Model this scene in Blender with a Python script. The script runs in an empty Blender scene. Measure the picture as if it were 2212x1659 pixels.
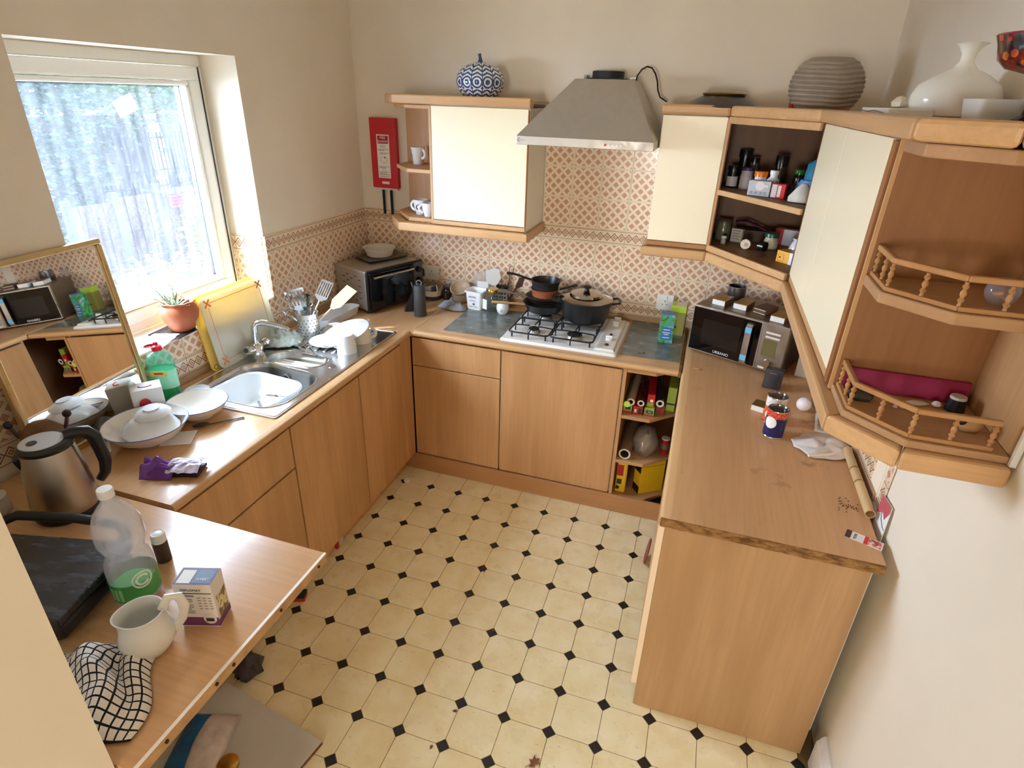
import bpy, math, random
from mathutils import Vector, Matrix, noise
from mathutils.geometry import tessellate_polygon
random.seed(11)
sc = bpy.context.scene
COL = sc.collection
PI = math.pi

# ------------------------------------------------------------------ camera, sky, sun, exposure
cam = bpy.data.cameras.new('camera'); camo = bpy.data.objects.new('camera', cam); COL.objects.link(camo)
camo.location = (1.943, -3.177, 1.980); camo.rotation_euler = (1.1119, -0.0293, 0.3138)
cam.sensor_width = 36; cam.lens = 36 * 1264.74 / 2212; cam.clip_start = 0.02
sc.camera = camo
w = bpy.data.worlds.new('sky'); sc.world = w; w.use_nodes = True
nt = w.node_tree; bg = nt.nodes['Background']
tc = nt.nodes.new('ShaderNodeTexCoord'); sx = nt.nodes.new('ShaderNodeSeparateXYZ'); rp = nt.nodes.new('ShaderNodeValToRGB')
nt.links.new(tc.outputs['Generated'], sx.inputs[0]); nt.links.new(sx.outputs['Z'], rp.inputs[0]); nt.links.new(rp.outputs[0], bg.inputs[0])
rp.color_ramp.elements[0].position = 0.0; rp.color_ramp.elements[0].color = (1.0, 0.98, 0.95, 1)
rp.color_ramp.elements[1].position = 0.8; rp.color_ramp.elements[1].color = (0.86, 0.92, 1.0, 1)
bg.inputs[1].default_value = 27.0
sun = bpy.data.lights.new('sun', 'SUN'); suno = bpy.data.objects.new('sun', sun); COL.objects.link(suno)
sun.energy = 6.5; sun.angle = 0.02; sun.color = (1.0, 0.93, 0.82)
suno.rotation_euler = Vector((0.52, 0.34, -0.80)).to_track_quat('-Z', 'Y').to_euler()
# daylight portals: the kitchen window and an opening added in the unseen hall end for fill light
def portal(loc, direction, sx_, sy_):
    l = bpy.data.lights.new('daylight_portal', 'AREA'); l.shape = 'RECTANGLE'; l.size = sx_; l.size_y = sy_
    l.cycles.is_portal = True
    o = bpy.data.objects.new('daylight_portal', l); COL.objects.link(o); o.location = loc
    o.rotation_euler = Vector(direction).to_track_quat('-Z', 'Z').to_euler()
portal((-0.33, -1.36, 1.57), (1, 0, 0), 1.05, 0.95)
portal((1.5, -6.05, 1.5), (0, 1, 0), 0.64, 0.64)
sc.view_settings.view_transform = 'Standard'; sc.view_settings.look = 'None'
sc.view_settings.exposure = 0.82; sc.view_settings.gamma = 1.0; sc.view_settings.use_curve_mapping = False
sc.cycles.use_denoising = True
sc.cycles.max_bounces = 10; sc.cycles.diffuse_bounces = 6; sc.cycles.transparent_max_bounces = 24
sc.cycles.sample_clamp_indirect = 8.0

# ------------------------------------------------------------------ material helpers
def lin(c):
    return tuple((x / 255 / 12.92) if x / 255 <= 0.04045 else ((x / 255 + 0.055) / 1.055) ** 2.4 for x in c) + (1,)
MC = {}
class NT:
    def __init__(s, name):
        s.m = bpy.data.materials.new(name); s.m.use_nodes = True; s.t = s.m.node_tree
        s.b = s.t.nodes['Principled BSDF']; s.out = s.t.nodes['Material Output']
    def n(s, typ, **k):
        x = s.t.nodes.new(typ)
        for a, v in k.items(): setattr(x, a, v)
        return x
    def l(s, a, b): s.t.links.new(a, b)
    def math(s, op, a, b=None):
        x = s.n('ShaderNodeMath', operation=op)
        for i, v in enumerate((a, b)):
            if v is None: continue
            if isinstance(v, (int, float)): x.inputs[i].default_value = v
            else: s.l(v, x.inputs[i])
        return x.outputs[0]
    def mix(s, f, a, b, blend='MIX'):
        x = s.n('ShaderNodeMix', data_type='RGBA', blend_type=blend)
        for i, v in ((0, f), (6, a), (7, b)):
            if isinstance(v, (int, float, tuple)): x.inputs[i].default_value = v
            else: s.l(v, x.inputs[i])
        return x.outputs[2]
    def coord(s, out='Object', scale=None, rot=None):
        c = s.n('ShaderNodeTexCoord').outputs[out]
        if scale is None and rot is None: return c
        mp = s.n('ShaderNodeMapping'); s.l(c, mp.inputs[0])
        if scale: mp.inputs['Scale'].default_value = scale
        if rot: mp.inputs['Rotation'].default_value = rot
        return mp.outputs[0]
    def noise(s, vec, scale, detail=3.0, rough=0.55):
        x = s.n('ShaderNodeTexNoise'); x.inputs['Scale'].default_value = scale
        x.inputs['Detail'].default_value = detail; x.inputs['Roughness'].default_value = rough
        s.l(vec, x.inputs['Vector']); return x.outputs['Fac']
    def ramp(s, f, *stops):
        x = s.n('ShaderNodeValToRGB'); s.l(f, x.inputs[0]); e = x.color_ramp.elements
        while len(e) < len(stops): e.new(0.5)
        for q, (p, c) in zip(e, stops): q.position = p; q.color = c if isinstance(c, tuple) else (c, c, c, 1)
        return x.outputs[0]
    def bump(s, h, strength, dist=0.002):
        x = s.n('ShaderNodeBump'); x.inputs['Strength'].default_value = strength; x.inputs['Distance'].default_value = dist
        s.l(h, x.inputs['Height']); s.l(x.outputs[0], s.b.inputs['Normal'])
    def set(s, color=None, rough=None, metal=None, spec=None):
        if color is not None:
            if isinstance(color, tuple): s.b.inputs['Base Color'].default_value = color
            else: s.l(color, s.b.inputs['Base Color'])
        if rough is not None:
            if isinstance(rough, (int, float)): s.b.inputs['Roughness'].default_value = rough
            else: s.l(rough, s.b.inputs['Roughness'])
        if metal is not None: s.b.inputs['Metallic'].default_value = metal
        if spec is not None: s.b.inputs['Specular IOR Level'].default_value = spec
        return s.m

def P(col, rough=0.5, metal=0.0, var=0.0, vscale=6.0, spec=0.5, bump=0.0):
    """plain material with an optional mottled variation of its colour"""
    k = (col, rough, metal, var, vscale, spec, bump)
    if k in MC: return MC[k]
    s = NT('mat_%d_%d_%d' % col)
    c = lin(col)
    if var:
        f = s.noise(s.coord(), vscale, 4)
        d = tuple(x * (1 - var) for x in c[:3]) + (1,)
        c2 = s.mix(s.ramp(f, (0.35, 0.0), (0.65, 1.0)), d, c)
        s.set(c2, rough, metal, spec)
        if bump: s.bump(f, bump)
    else:
        s.set(c, rough, metal, spec)
    MC[k] = s.m; return s.m

def WOOD(col=(206, 158, 106), axis='z', rough=0.42, contrast=0.16, dirt=0.0, gloss=0.4):
    k = ('wood', col, axis, rough, contrast, dirt)
    if k in MC: return MC[k]
    s = NT('wood_' + axis)
    st = {'x': (0.9, 9, 9), 'y': (9, 0.9, 9), 'z': (9, 9, 0.9)}[axis]
    fi = {'x': (4, 90, 90), 'y': (90, 4, 90), 'z': (90, 90, 4)}[axis]
    a = s.noise(s.coord(scale=st), 1.0, 3); b = s.noise(s.coord(scale=fi), 1.0, 2)
    c = lin(col); dk = tuple(v * q for v, q in zip(c[:3], (1 - contrast, 1 - contrast * 1.2, 1 - contrast * 1.5))) + (1,)
    c1 = s.mix(s.ramp(a, (0.38, 0.0), (0.62, 1.0)), dk, c)
    c2 = s.mix(s.ramp(b, (0.3, 0.35), (0.6, 0.0)), c1, tuple(v * 0.72 for v in c[:3]) + (1,))
    if dirt:
        d = s.ramp(s.noise(s.coord(), 7, 5, 0.7), (0.60, 0.0), (0.74, dirt))
        c2 = s.mix(d, c2, lin((96, 70, 45)))
    s.set(c2, rough, 0, gloss); s.bump(b, 0.05)
    MC[k] = s.m; return s.m

def METAL(col=(190, 190, 192), rough=0.28, var=0.25, sc_=14.0, stretch=(1, 1, 1)):
    k = ('metal', col, rough, var, sc_, stretch)
    if k in MC: return MC[k]
    s = NT('brushed_metal')
    f = s.noise(s.coord(scale=stretch), sc_, 4)
    s.set(s.mix(f, tuple(v * (1 - var) for v in lin(col)[:3]) + (1,), lin(col)), s.ramp(f, (0.3, rough * 0.8), (0.7, min(1, rough * 1.3))), 1.0)
    MC[k] = s.m; return s.m

def GLASS(col=(235, 240, 240), haze=0.12, rough=0.05, tint=1.0, grime=False):
    """thin clear sheet: transparent with a fresnel gloss and a little milky haze"""
    k = ('glass', col, haze, rough, grime)
    if k in MC: return MC[k]
    s = NT('clear_sheet'); s.t.nodes.remove(s.b)
    tr = s.n('ShaderNodeBsdfTransparent'); tr.inputs[0].default_value = lin(col)
    gl = s.n('ShaderNodeBsdfGlossy'); gl.inputs[1].default_value = rough
    df = s.n('ShaderNodeBsdfDiffuse'); df.inputs[0].default_value = lin(col)
    tl = s.n('ShaderNodeBsdfTranslucent'); tl.inputs[0].default_value = lin(col)
    md = s.n('ShaderNodeMixShader'); md.inputs[0].default_value = 0.5
    s.l(df.outputs[0], md.inputs[1]); s.l(tl.outputs[0], md.inputs[2])
    m0 = s.n('ShaderNodeMixShader'); s.l(tr.outputs[0], m0.inputs[1]); s.l(md.outputs[0], m0.inputs[2])
    if grime:
        st = s.noise(s.coord(scale=(1, 9, 1.2)), 3.0, 5, 0.65); sp = s.noise(s.coord(), 60.0, 2)
        f = s.math('ADD', s.ramp(st, (0.3, haze * 0.5), (0.75, haze * 1.8)), s.ramp(sp, (0.62, 0.0), (0.74, haze)))
        s.l(f, m0.inputs[0])
    else: m0.inputs[0].default_value = haze
    lw_ = s.n('ShaderNodeLayerWeight'); lw_.inputs[0].default_value = 0.5
    fr = s.math('ADD', s.math('MULTIPLY', s.math('POWER', lw_.outputs['Facing'], 5.0), 0.75), 0.035)
    m1 = s.n('ShaderNodeMixShader'); s.l(fr, m1.inputs[0]); s.l(m0.outputs[0], m1.inputs[1]); s.l(gl.outputs[0], m1.inputs[2])
    s.l(m1.outputs[0], s.out.inputs[0]); MC[k] = s.m; return s.m

# ------------------------------------------------------------------ geometry helpers
class M:
    def __init__(s): s.v = []; s.f = []; s.uv = None
    def add(s, vs, fs):
        o = len(s.v); s.v += [tuple(v) for v in vs]; s.f += [tuple(i + o for i in f) for f in fs]; return s
    def box(s, x0, y0, z0, x1, y1, z1):
        x0, x1 = min(x0, x1), max(x0, x1); y0, y1 = min(y0, y1), max(y0, y1); z0, z1 = min(z0, z1), max(z0, z1)
        return s.add([(x0, y0, z0), (x1, y0, z0), (x1, y1, z0), (x0, y1, z0), (x0, y0, z1), (x1, y0, z1), (x1, y1, z1), (x0, y1, z1)],
                     [(0, 3, 2, 1), (4, 5, 6, 7), (0, 1, 5, 4), (1, 2, 6, 5), (2, 3, 7, 6), (3, 0, 4, 7)])
    def taper(s, w0, d0, w1, d1, z0, z1, ox=0, oy=0):
        """frustum centred on ox, oy"""
        a, b, c, d = w0 / 2, d0 / 2, w1 / 2, d1 / 2
        return s.add([(-a + ox, -b + oy, z0), (a + ox, -b + oy, z0), (a + ox, b + oy, z0), (-a + ox, b + oy, z0),
                      (-c + ox, -d + oy, z1), (c + ox, -d + oy, z1), (c + ox, d + oy, z1), (-c + ox, d + oy, z1)],
                     [(0, 3, 2, 1), (4, 5, 6, 7), (0, 1, 5, 4), (1, 2, 6, 5), (2, 3, 7, 6), (3, 0, 4, 7)])
    def prism(s, poly, z0, z1, axis='z'):
        n = len(poly)
        ar = sum(poly[i][0] * poly[(i + 1) % n][1] - poly[(i + 1) % n][0] * poly[i][1] for i in range(n))
        if (ar < 0) != (axis == 'y'): poly = poly[::-1]
        def mk(a, b, c): return {'z': (a, b, c), 'y': (a, c, b), 'x': (c, a, b)}[axis]
        vs = [mk(a, b, z0) for a, b in poly] + [mk(a, b, z1) for a, b in poly]
        fs = [tuple(range(n - 1, -1, -1)), tuple(range(n, 2 * n))] + [(i, (i + 1) % n, n + (i + 1) % n, n + i) for i in range(n)]
        return s.add(vs, fs)
    def lathe(s, prof, n=28, cx=0, cy=0, sx=1.0, sy=1.0, wob=None):
        vs = []; fs = []; rows = []
        for r, z in prof:
            if r < 1e-6: vs.append((cx, cy, z)); rows.append([len(vs) - 1]); continue
            row = []
            for i in range(n):
                a = 2 * PI * i / n; q = r if wob is None else r * wob(a, z)
                vs.append((cx + q * math.cos(a) * sx, cy + q * math.sin(a) * sy, z)); row.append(len(vs) - 1)
            rows.append(row)
        for a, b in zip(rows, rows[1:]):
            for i in range(n):
                j = (i + 1) % n
                if len(a) == 1 and len(b) == 1: continue
                if len(a) == 1: fs.append((a[0], b[j], b[i]))
                elif len(b) == 1: fs.append((a[i], a[j], b[0]))
                else: fs.append((a[i], a[j], b[j], b[i]))
        return s.add(vs, fs)
    def cyl(s, r, z0, z1, n=24, cx=0, cy=0, r1=None):
        r1 = r if r1 is None else r1
        return s.lathe([(0, z0), (r, z0), (r1, z1), (0, z1)], n, cx, cy)
    def sphere(s, r, c=(0, 0, 0), n=16, m=10, sz=1.0):
        p = [(max(r * math.sin(PI * i / m), 0 if i in (0, m) else 1e-5), c[2] - r * sz * math.cos(PI * i / m)) for i in range(m + 1)]
        return s.lathe(p, n, c[0], c[1])
    def tube(s, path, r, n=8, closed=False, caps=True, flat=1.0):
        pts = [Vector(p) for p in path]; N = len(pts); vs = []; fs = []
        rr = r if isinstance(r, (list, tuple)) else [r] * N
        up = Vector((0, 0, 1)); prev = None
        for i, p in enumerate(pts):
            t = (pts[(i + 1) % N] - pts[i - 1]) if closed else (pts[min(i + 1, N - 1)] - pts[max(i - 1, 0)])
            t.normalize()
            if prev is None:
                a = up if abs(t.dot(up)) < 0.95 else Vector((1, 0, 0)); u = t.cross(a).normalized()
            else:
                u = prev - t * prev.dot(t)
                u = u.normalized() if u.length > 1e-6 else t.orthogonal().normalized()
            prev = u; v2 = t.cross(u)
            for k in range(n):
                a = 2 * PI * k / n; vs.append(p + (u * math.cos(a) + v2 * math.sin(a) * flat) * rr[i])
        for i in range(N if closed else N - 1):
            for k in range(n):
                a = i * n + k; b = i * n + (k + 1) % n; j = ((i + 1) % N) * n
                fs.append((a, b, j + (k + 1) % n, j + k))
        if caps and not closed:
            fs.append(tuple(range(n - 1, -1, -1))); fs.append(tuple((N - 1) * n + k for k in range(n)))
        return s.add(vs, fs)
    def grid(s, fn, nu, nv):
        vs = [fn(i / nu, j / nv) for j in range(nv + 1) for i in range(nu + 1)]
        fs = [(j * (nu + 1) + i, j * (nu + 1) + i + 1, (j + 1) * (nu + 1) + i + 1, (j + 1) * (nu + 1) + i) for j in range(nv) for i in range(nu)]
        return s.add(vs, fs)
    def quad(s, *p): return s.add(p, [tuple(range(len(p)))])
    def move(s, dx=0, dy=0, dz=0, rz=0, rx=0, ry=0, frm=0):
        R = Matrix.Rotation(rz, 4, 'Z') @ Matrix.Rotation(ry, 4, 'Y') @ Matrix.Rotation(rx, 4, 'X'); d = Vector((dx, dy, dz))
        s.v = s.v[:frm] + [tuple(R @ Vector(v) + d) for v in s.v[frm:]]; return s
    def mesh(s, name):
        me = bpy.data.meshes.new(name); me.from_pydata(s.v, [], s.f); me.update(); return me
    def build(s, name, m, parent=None, loc=None, rz=0.0, rx=0.0, ry=0.0, smooth=False, bevel=0.0, world=False, solid=0.0, sub=0, label=None):
        if world and parent is not None:
            q = Vector(root_loc(parent)); s.v = [tuple(Vector(v) - q) for v in s.v]
        me = s.mesh(name); me.materials.append(m)
        o = bpy.data.objects.new(name, me); COL.objects.link(o)
        if parent is not None: o.parent = parent
        if loc: o.location = loc
        if rz or rx or ry: o.rotation_euler = (rx, ry, rz)
        if smooth: smoothen(me)
        if solid:
            md = o.modifiers.new('thick', 'SOLIDIFY'); md.thickness = solid; md.offset = 0
        if sub:
            md = o.modifiers.new('sub', 'SUBSURF'); md.levels = sub; md.render_levels = sub
        if bevel:
            md = o.modifiers.new('bevel', 'BEVEL'); md.width = bevel; md.segments = 2; md.limit_method = 'ANGLE'; md.angle_limit = 0.6
        if label: o['label'] = label
        return o
def smoothen(me, ang=0.72):
    me.polygons.foreach_set('use_smooth', [True] * len(me.polygons))
    try: me.set_sharp_from_angle(angle=ang)
    except Exception: pass
def root_loc(o):
    v = Vector(o.location)
    while o.parent: o = o.parent; v += Vector(o.location)
    return v
def tag(o, label, cat, group=None, kind=None):
    if label: o['label'] = label
    if cat: o['category'] = cat
    if group: o['group'] = group
    if kind: o['kind'] = kind
    return o
def thing(name, label, cat, loc=(0, 0, 0), rz=0.0, group=None):
    o = bpy.data.objects.new(name, None); COL.objects.link(o); o.empty_display_size = 0.05
    o.location = loc; o.rotation_euler = (0, 0, rz); return tag(o, label, cat, group)
def struct(name, mb, m, **k):
    o = mb.build(name, m, **k); o['kind'] = 'structure'; return o
def B(name, m, a, b, parent=None, bevel=0.0, world=True, label=None):
    return M().box(*a, *b).build(name, m, parent, bevel=bevel, world=world, label=label)
def dup(root, loc, rz=0.0, label=None, group=None):
    def cp(o, par):
        c = o.copy(); COL.objects.link(c)
        if par: c.parent = par
        for ch in [x for x in list(bpy.data.objects) if x.parent == o]: cp(ch, c)
        return c
    r = cp(root, None); r.location = loc; r.rotation_euler = (0, 0, rz)
    if label: r['label'] = label
    if group: r['group'] = group
    return r
def text(body, size, m, parent, loc, rot=(0, 0, 0), name='lettering', ext=0.0004, align='CENTER', sx=1.0):
    cu = bpy.data.curves.new('t', 'FONT'); cu.body = body; cu.size = size; cu.extrude = ext; cu.align_x = align; cu.align_y = 'CENTER'
    to = bpy.data.objects.new('t', cu); COL.objects.link(to)
    me = bpy.data.meshes.new_from_object(to.evaluated_get(bpy.context.evaluated_depsgraph_get()))
    bpy.data.objects.remove(to); bpy.data.curves.remove(cu)
    me.materials.clear(); me.materials.append(m); me.name = name
    o = bpy.data.objects.new(name, me); COL.objects.link(o); o.parent = parent; o.location = loc; o.rotation_euler = rot; o.scale = (sx, 1, 1)
    return o
def aim(t, d, face=(0.35, -1.0, 0.25), roll=0.0):
    """stand a thing along d with its flat side (local -y) turned towards face"""
    z = Vector(d).normalized(); f = Vector(face); y = -(f - z * f.dot(z)).normalized(); x = y.cross(z)
    R = Matrix((x, y, z)).transposed() @ Matrix.Rotation(roll, 3, 'Z'); t.rotation_euler = R.to_euler(); return t
def arc(c, r, a0, a1, n, plane='xz', sq=1.0):
    out = []
    for i in range(n + 1):
        a = a0 + (a1 - a0) * i / n; p, q = r * math.cos(a), r * math.sin(a) * sq
        out.append({'xz': (c[0] + p, c[1], c[2] + q), 'xy': (c[0] + p, c[1] + q, c[2]), 'yz': (c[0], c[1] + p, c[2] + q)}[plane])
    return out
def rrect(w, d, r, n=5, ox=0, oy=0):
    pts = []
    for cx, cy, a in ((w / 2 - r, d / 2 - r, 0), (-w / 2 + r, d / 2 - r, 90), (-w / 2 + r, -d / 2 + r, 180), (w / 2 - r, -d / 2 + r, 270)):
        for i in range(n + 1):
            t = math.radians(a + 90 * i / n); pts.append((ox + cx + r * math.cos(t), oy + cy + r * math.sin(t)))
    return pts
def loft(mb, rings, cap0=True, cap1=True):
    n = len(rings[0]); vs = [p for r in rings for p in r]
    fs = [(i * n + k, i * n + (k + 1) % n, (i + 1) * n + (k + 1) % n, (i + 1) * n + k) for i in range(len(rings) - 1) for k in range(n)]
    if cap0: fs.append(tuple(range(n - 1, -1, -1)))
    if cap1: fs.append(tuple((len(rings) - 1) * n + k for k in range(n)))
    return mb.add(vs, fs)
def cloth_fn(w, d, h, seed, freq=6.0, edge=0.25):
    def fn(u, v):
        a_, b_ = 2 * u - 1, 2 * v - 1; x = w / 2 * a_ * math.sqrt(1 - b_ * b_ / 2.6); y = d / 2 * b_ * math.sqrt(1 - a_ * a_ / 2.6)
        e = max(0.0, 1 - (2 * abs(u - 0.5)) ** 3) * max(0.0, 1 - (2 * abs(v - 0.5)) ** 3)
        q = noise.noise(Vector((u * freq + seed, v * freq, seed * 0.7)))
        q2 = noise.noise(Vector((u * freq * 2.3, v * freq * 2.3 + seed, 3.1)))
        x += 0.10 * w * noise.noise(Vector((u * 3, v * 3, seed))); y += 0.10 * d * noise.noise(Vector((u * 3 + 9, v * 3, seed)))
        return (x, y, 0.004 + h * (edge + (1 - edge) * e) * (0.5 + 0.75 * abs(q) * 1.6 + 0.3 * q2) * (0.25 + 0.75 * e))
    return fn

# ------------------------------------------------------------------ shared materials
WALLM = P((238, 227, 208), 0.75, 0, 0.05, 2.5, 0.3); CEILM = P((240, 236, 228), 0.8)
UPVC = P((244, 243, 238), 0.3); CREAM = P((252, 240, 208), 0.33); CARC = P((232, 226, 210), 0.5)
WX = WOOD(axis='x'); WY = WOOD(axis='y'); WZm = WOOD(axis='z')
DOORW = WOOD((208, 160, 110), 'z', 0.38, 0.20); DOORX = WOOD((208, 160, 110), 'x', 0.38, 0.18)
TOPX = WOOD((214, 167, 118), 'x', 0.19, 0.10, 0.2, 0.8); TOPY = WOOD((214, 167, 118), 'y', 0.19, 0.10, 0.2, 0.8)
TOPR = WOOD((214, 168, 120), 'y', 0.36, 0.10, 0.5, 0.4)
SOLX = WOOD((212, 168, 118), 'x', 0.4, 0.12); SOLY = WOOD((208, 164, 116), 'y', 0.4, 0.12); SOLZ = WOOD((206, 162, 114), 'z', 0.4, 0.12)
GAL = WOOD((186, 136, 86), 'x', 0.42, 0.15); INT = WOOD((132, 92, 58), 'z', 0.5, 0.15); INTX = WOOD((132, 92, 58), 'x', 0.5, 0.15)  # INT, INTX: same wood, with the dim light inside painted in as darker brown
CHIP = P((150, 108, 62), 0.9, 0, 0.55, 60, 0.2, 0.4)
WHITE = P((245, 245, 242), 0.18); WHITEM = P((240, 240, 238), 0.5); BLACK = P((22, 22, 23), 0.35); MATTBLK = P((30, 30, 31), 0.6)
STEEL = METAL(); CHROME = METAL((215, 216, 218), 0.08, 0.05); DARKSTEEL = METAL((120, 118, 114), 0.35)
GOLD = METAL((212, 168, 84), 0.25, 0.2); PAPER = P((240, 240, 238), 0.7); RED = P((190, 28, 36), 0.35); INK = P((40, 40, 44), 0.6)
SEAM = P((70, 44, 24), 0.7); CERW = P((230, 231, 231), 0.12)

def wall_tile_mats():
    r = []
    for kind in ('tile', 'border'):
        s = NT('patterned_' + kind); uv = s.n('ShaderNodeTexCoord').outputs['UV']
        sp = s.n('ShaderNodeSeparateXYZ'); s.l(uv, sp.inputs[0]); x, z = sp.outputs[0], sp.outputs[1]
        cream = lin((238, 218, 190)); brown = lin((194, 140, 108)); lite = lin((214, 168, 138))
        if kind == 'tile':
            d = 0.0485
            a = s.math('DIVIDE', s.math('ADD', x, z), d); b = s.math('DIVIDE', s.math('SUBTRACT', x, z), d)
            fa = s.math('ABSOLUTE', s.math('SUBTRACT', a, s.math('ROUND', a))); fb = s.math('ABSOLUTE', s.math('SUBTRACT', b, s.math('ROUND', b)))
            m = s.math('MAXIMUM', fa, fb)
            inside = s.math('LESS_THAN', s.math('MAXIMUM', s.math('ABSOLUTE', x), s.math('ABSOLUTE', z)), 0.0705)
            dia = s.math('MULTIPLY', s.math('LESS_THAN', m, 0.31), inside)
            ring = s.math('MULTIPLY', s.math('LESS_THAN', m, 0.21), s.math('GREATER_THAN', m, 0.12))
            c = s.mix(dia, cream, s.mix(ring, brown, lite))
        else:
            p = 0.0376
            q = s.math('DIVIDE', x, p); fx = s.math('ABSOLUTE', s.math('SUBTRACT', q, s.math('FLOOR', q)))
            fx = s.math('ABSOLUTE', s.math('SUBTRACT', fx, 0.5))
            t = s.math('ADD', s.math('MULTIPLY', fx, 2.0), s.math('DIVIDE', s.math('ABSOLUTE', z), 0.021))
            line = s.math('LESS_THAN', s.math('ABSOLUTE', s.math('SUBTRACT', t, 0.95)), 0.15)
            dot = s.math('LESS_THAN', s.math('ABSOLUTE', s.math('SUBTRACT', t, 0.36)), 0.12)
            edge = s.math('LESS_THAN', s.math('ABSOLUTE', s.math('SUBTRACT', s.math('ABSOLUTE', z), 0.031)), 0.0013)
            f = s.math('MAXIMUM', s.math('MAXIMUM', line, dot), edge)
            c = s.mix(f, lin((233, 211, 182)), lin((150, 104, 76)))
        s.set(c, 0.16, 0, 0.5); r.append(s.m)
    return r
TILE_M, BORD_M = wall_tile_mats()
TM = {}
def tile_mesh(u0, u1, v0, v1, kind):
    """one glazed wall tile cut to u0..u1, v0..v1 of its full face; face in local x/z, 6 mm deep towards -y, bevelled edge"""
    k = (round(u0, 4), round(u1, 4), round(v0, 4), round(v1, 4), kind)
    if k in TM: return TM[k]
    e = 0.0009; t = 0.004
    vs = [(u0, 0, v0), (u1, 0, v0), (u1, 0, v1), (u0, 0, v1), (u0, -t + e, v0), (u1, -t + e, v0), (u1, -t + e, v1), (u0, -t + e, v1),
          (u0 + e, -t, v0 + e), (u1 - e, -t, v0 + e), (u1 - e, -t, v1 - e), (u0 + e, -t, v1 - e)]
    fs = [(0, 1, 5, 4), (1, 2, 6, 5), (2, 3, 7, 6), (3, 0, 4, 7), (4, 5, 9, 8), (5, 6, 10, 9), (6, 7, 11, 10), (7, 4, 8, 11), (8, 9, 10, 11)]
    me = bpy.data.meshes.new(kind + '_tile'); me.from_pydata(vs, [], fs); me.update()
    uvl = me.uv_layers.new(name='UVMap')
    for lp in me.loops:
        q = vs[lp.vertex_index]; uvl.data[lp.index].uv = (q[0], q[2])
    me.materials.append(TILE_M if kind == 'wall' else BORD_M); TM[k] = me; return me
ROWS = [(1.276, 1.350, 'border', 0.038), (1.124, 1.274, 'wall', 0.076), (0.972, 1.122, 'wall', 0.076), (0.896, 0.970, 'border', 0.038)]
HALF = 0.075
def tile_run(parent, to_world, rz, s0, s1, first, rows, pitch=0.1525):
    """tiles along a wall: s runs along the wall, joints at first + k * pitch"""
    k0 = math.floor((s0 - first) / pitch)
    k = k0
    while first + k * pitch < s1 - 0.004:
        c = first + (k + 0.5) * pitch
        a, b = max(s0, c - HALF), min(s1, c + HALF)
        if b - a > 0.008:
            for z0, z1, kind, hh in rows:
                zc = z0 + (0.037 if kind == 'border' else 0.075)
                me = tile_mesh(a - c, b - c, -hh + 0.001 if kind == 'border' else -0.075, z1 - zc, kind)
                o = bpy.data.objects.new('border_tile' if kind == 'border' else 'wall_tile', me); COL.objects.link(o)
                o.parent = parent; o.location = to_world(c, zc); o.rotation_euler = (0, 0, rz)
        k += 1

# ------------------------------------------------------------------ room shell
GROUT = P((244, 228, 202), 0.8)
wl = M()
wl.box(-0.28, -2.9, 0, 0, 0, 1.05).box(-0.28, -2.9, 2.09, 0, 0, 2.75).box(-0.28, -0.905, 1.05, 0, 0, 2.09).box(-0.28, -2.9, 1.05, 0, -1.815, 2.09)
wall_left = struct('wall_left', wl, WALLM)
wall_back = struct('wall_back', M().box(-0.28, 0, 0, 2.75, 0.15, 2.75), WALLM)
wall_right = struct('wall_right', M().box(2.6, -6.0, 0, 2.75, 0, 2.75), WALLM)
struct('wall_front', M().box(-0.28, -2.92, 0, 1.085, -2.775, 2.75).box(2.34, -2.92, 0, 2.6, -2.775, 2.75).box(1.085, -2.92, 2.35, 2.34, -2.775, 2.75), WALLM)  # unseen stub right of the doorway is added to hold back rear light
struct('wall_hall', M().box(0.25, -6.0, 0, 0.35, -2.93, 2.75), WALLM)
struct('wall_end', M().box(0.3, -6.1, 0, 2.6, -6.0, 1.18).box(0.3, -6.1, 1.82, 2.6, -6.0, 2.75).box(0.3, -6.1, 1.18, 1.18, -6.0, 1.82).box(1.82, -6.1, 1.18, 2.6, -6.0, 1.82), WALLM)  # unseen end wall; its unglazed opening is added and sized for fill light
struct('ceiling', M().box(-0.28, -6.1, 2.75, 2.75, 0.15, 2.85), CEILM)
floor = struct('floor', M().box(-0.28, -6.1, -0.08, 2.75, 0.15, -0.0016), P((120, 98, 62), 0.7))
struct('trim_1', M().box(0.35, -6.0, -0.0015, 2.6, -3.55, 0.001), P((205, 186, 140), 0.5, 0, 0.1, 5))
# floor tiles: cream octagons with black corner diamonds
s = NT('cream_floor_tile'); g = s.n('ShaderNodeObjectInfo')
v = s.coord(); s2 = s.n('ShaderNodeVectorMath', operation='ADD'); s.l(v, s2.inputs[0]); cmb = s.n('ShaderNodeCombineXYZ')
s.l(s.math('MULTIPLY', g.outputs['Random'], 37.0), cmb.inputs[0]); s.l(cmb.outputs[0], s2.inputs[1])
vv = s2.outputs[0]
c = s.mix(s.ramp(s.noise(vv, 9, 4), (0.35, 0.0), (0.7, 1.0)), lin((248, 235, 194)), lin((236, 217, 164)))
mp = s.n('ShaderNodeMapping'); s.l(vv, mp.inputs[0]); mp.inputs['Scale'].default_value = (1, 2.6, 1); mp.inputs['Rotation'].default_value = (0, 0, 0.4)
c = s.mix(s.ramp(s.noise(mp.outputs[0], 42, 3, 0.6), (0.655, 0.0), (0.73, 0.5)), c, lin((128, 112, 76)))
s.set(c, s.ramp(s.noise(vv, 12), (0.3, 0.22), (0.7, 0.42)), 0, 0.5); FLOC = s.m
FLOK = P((38, 36, 36), 0.35, 0, 0.3, 20)
SP = 0.164; A = 0.0235; gp = 0.0011; h = SP / 2 - gp; cc = A + gp * 0.6
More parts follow.
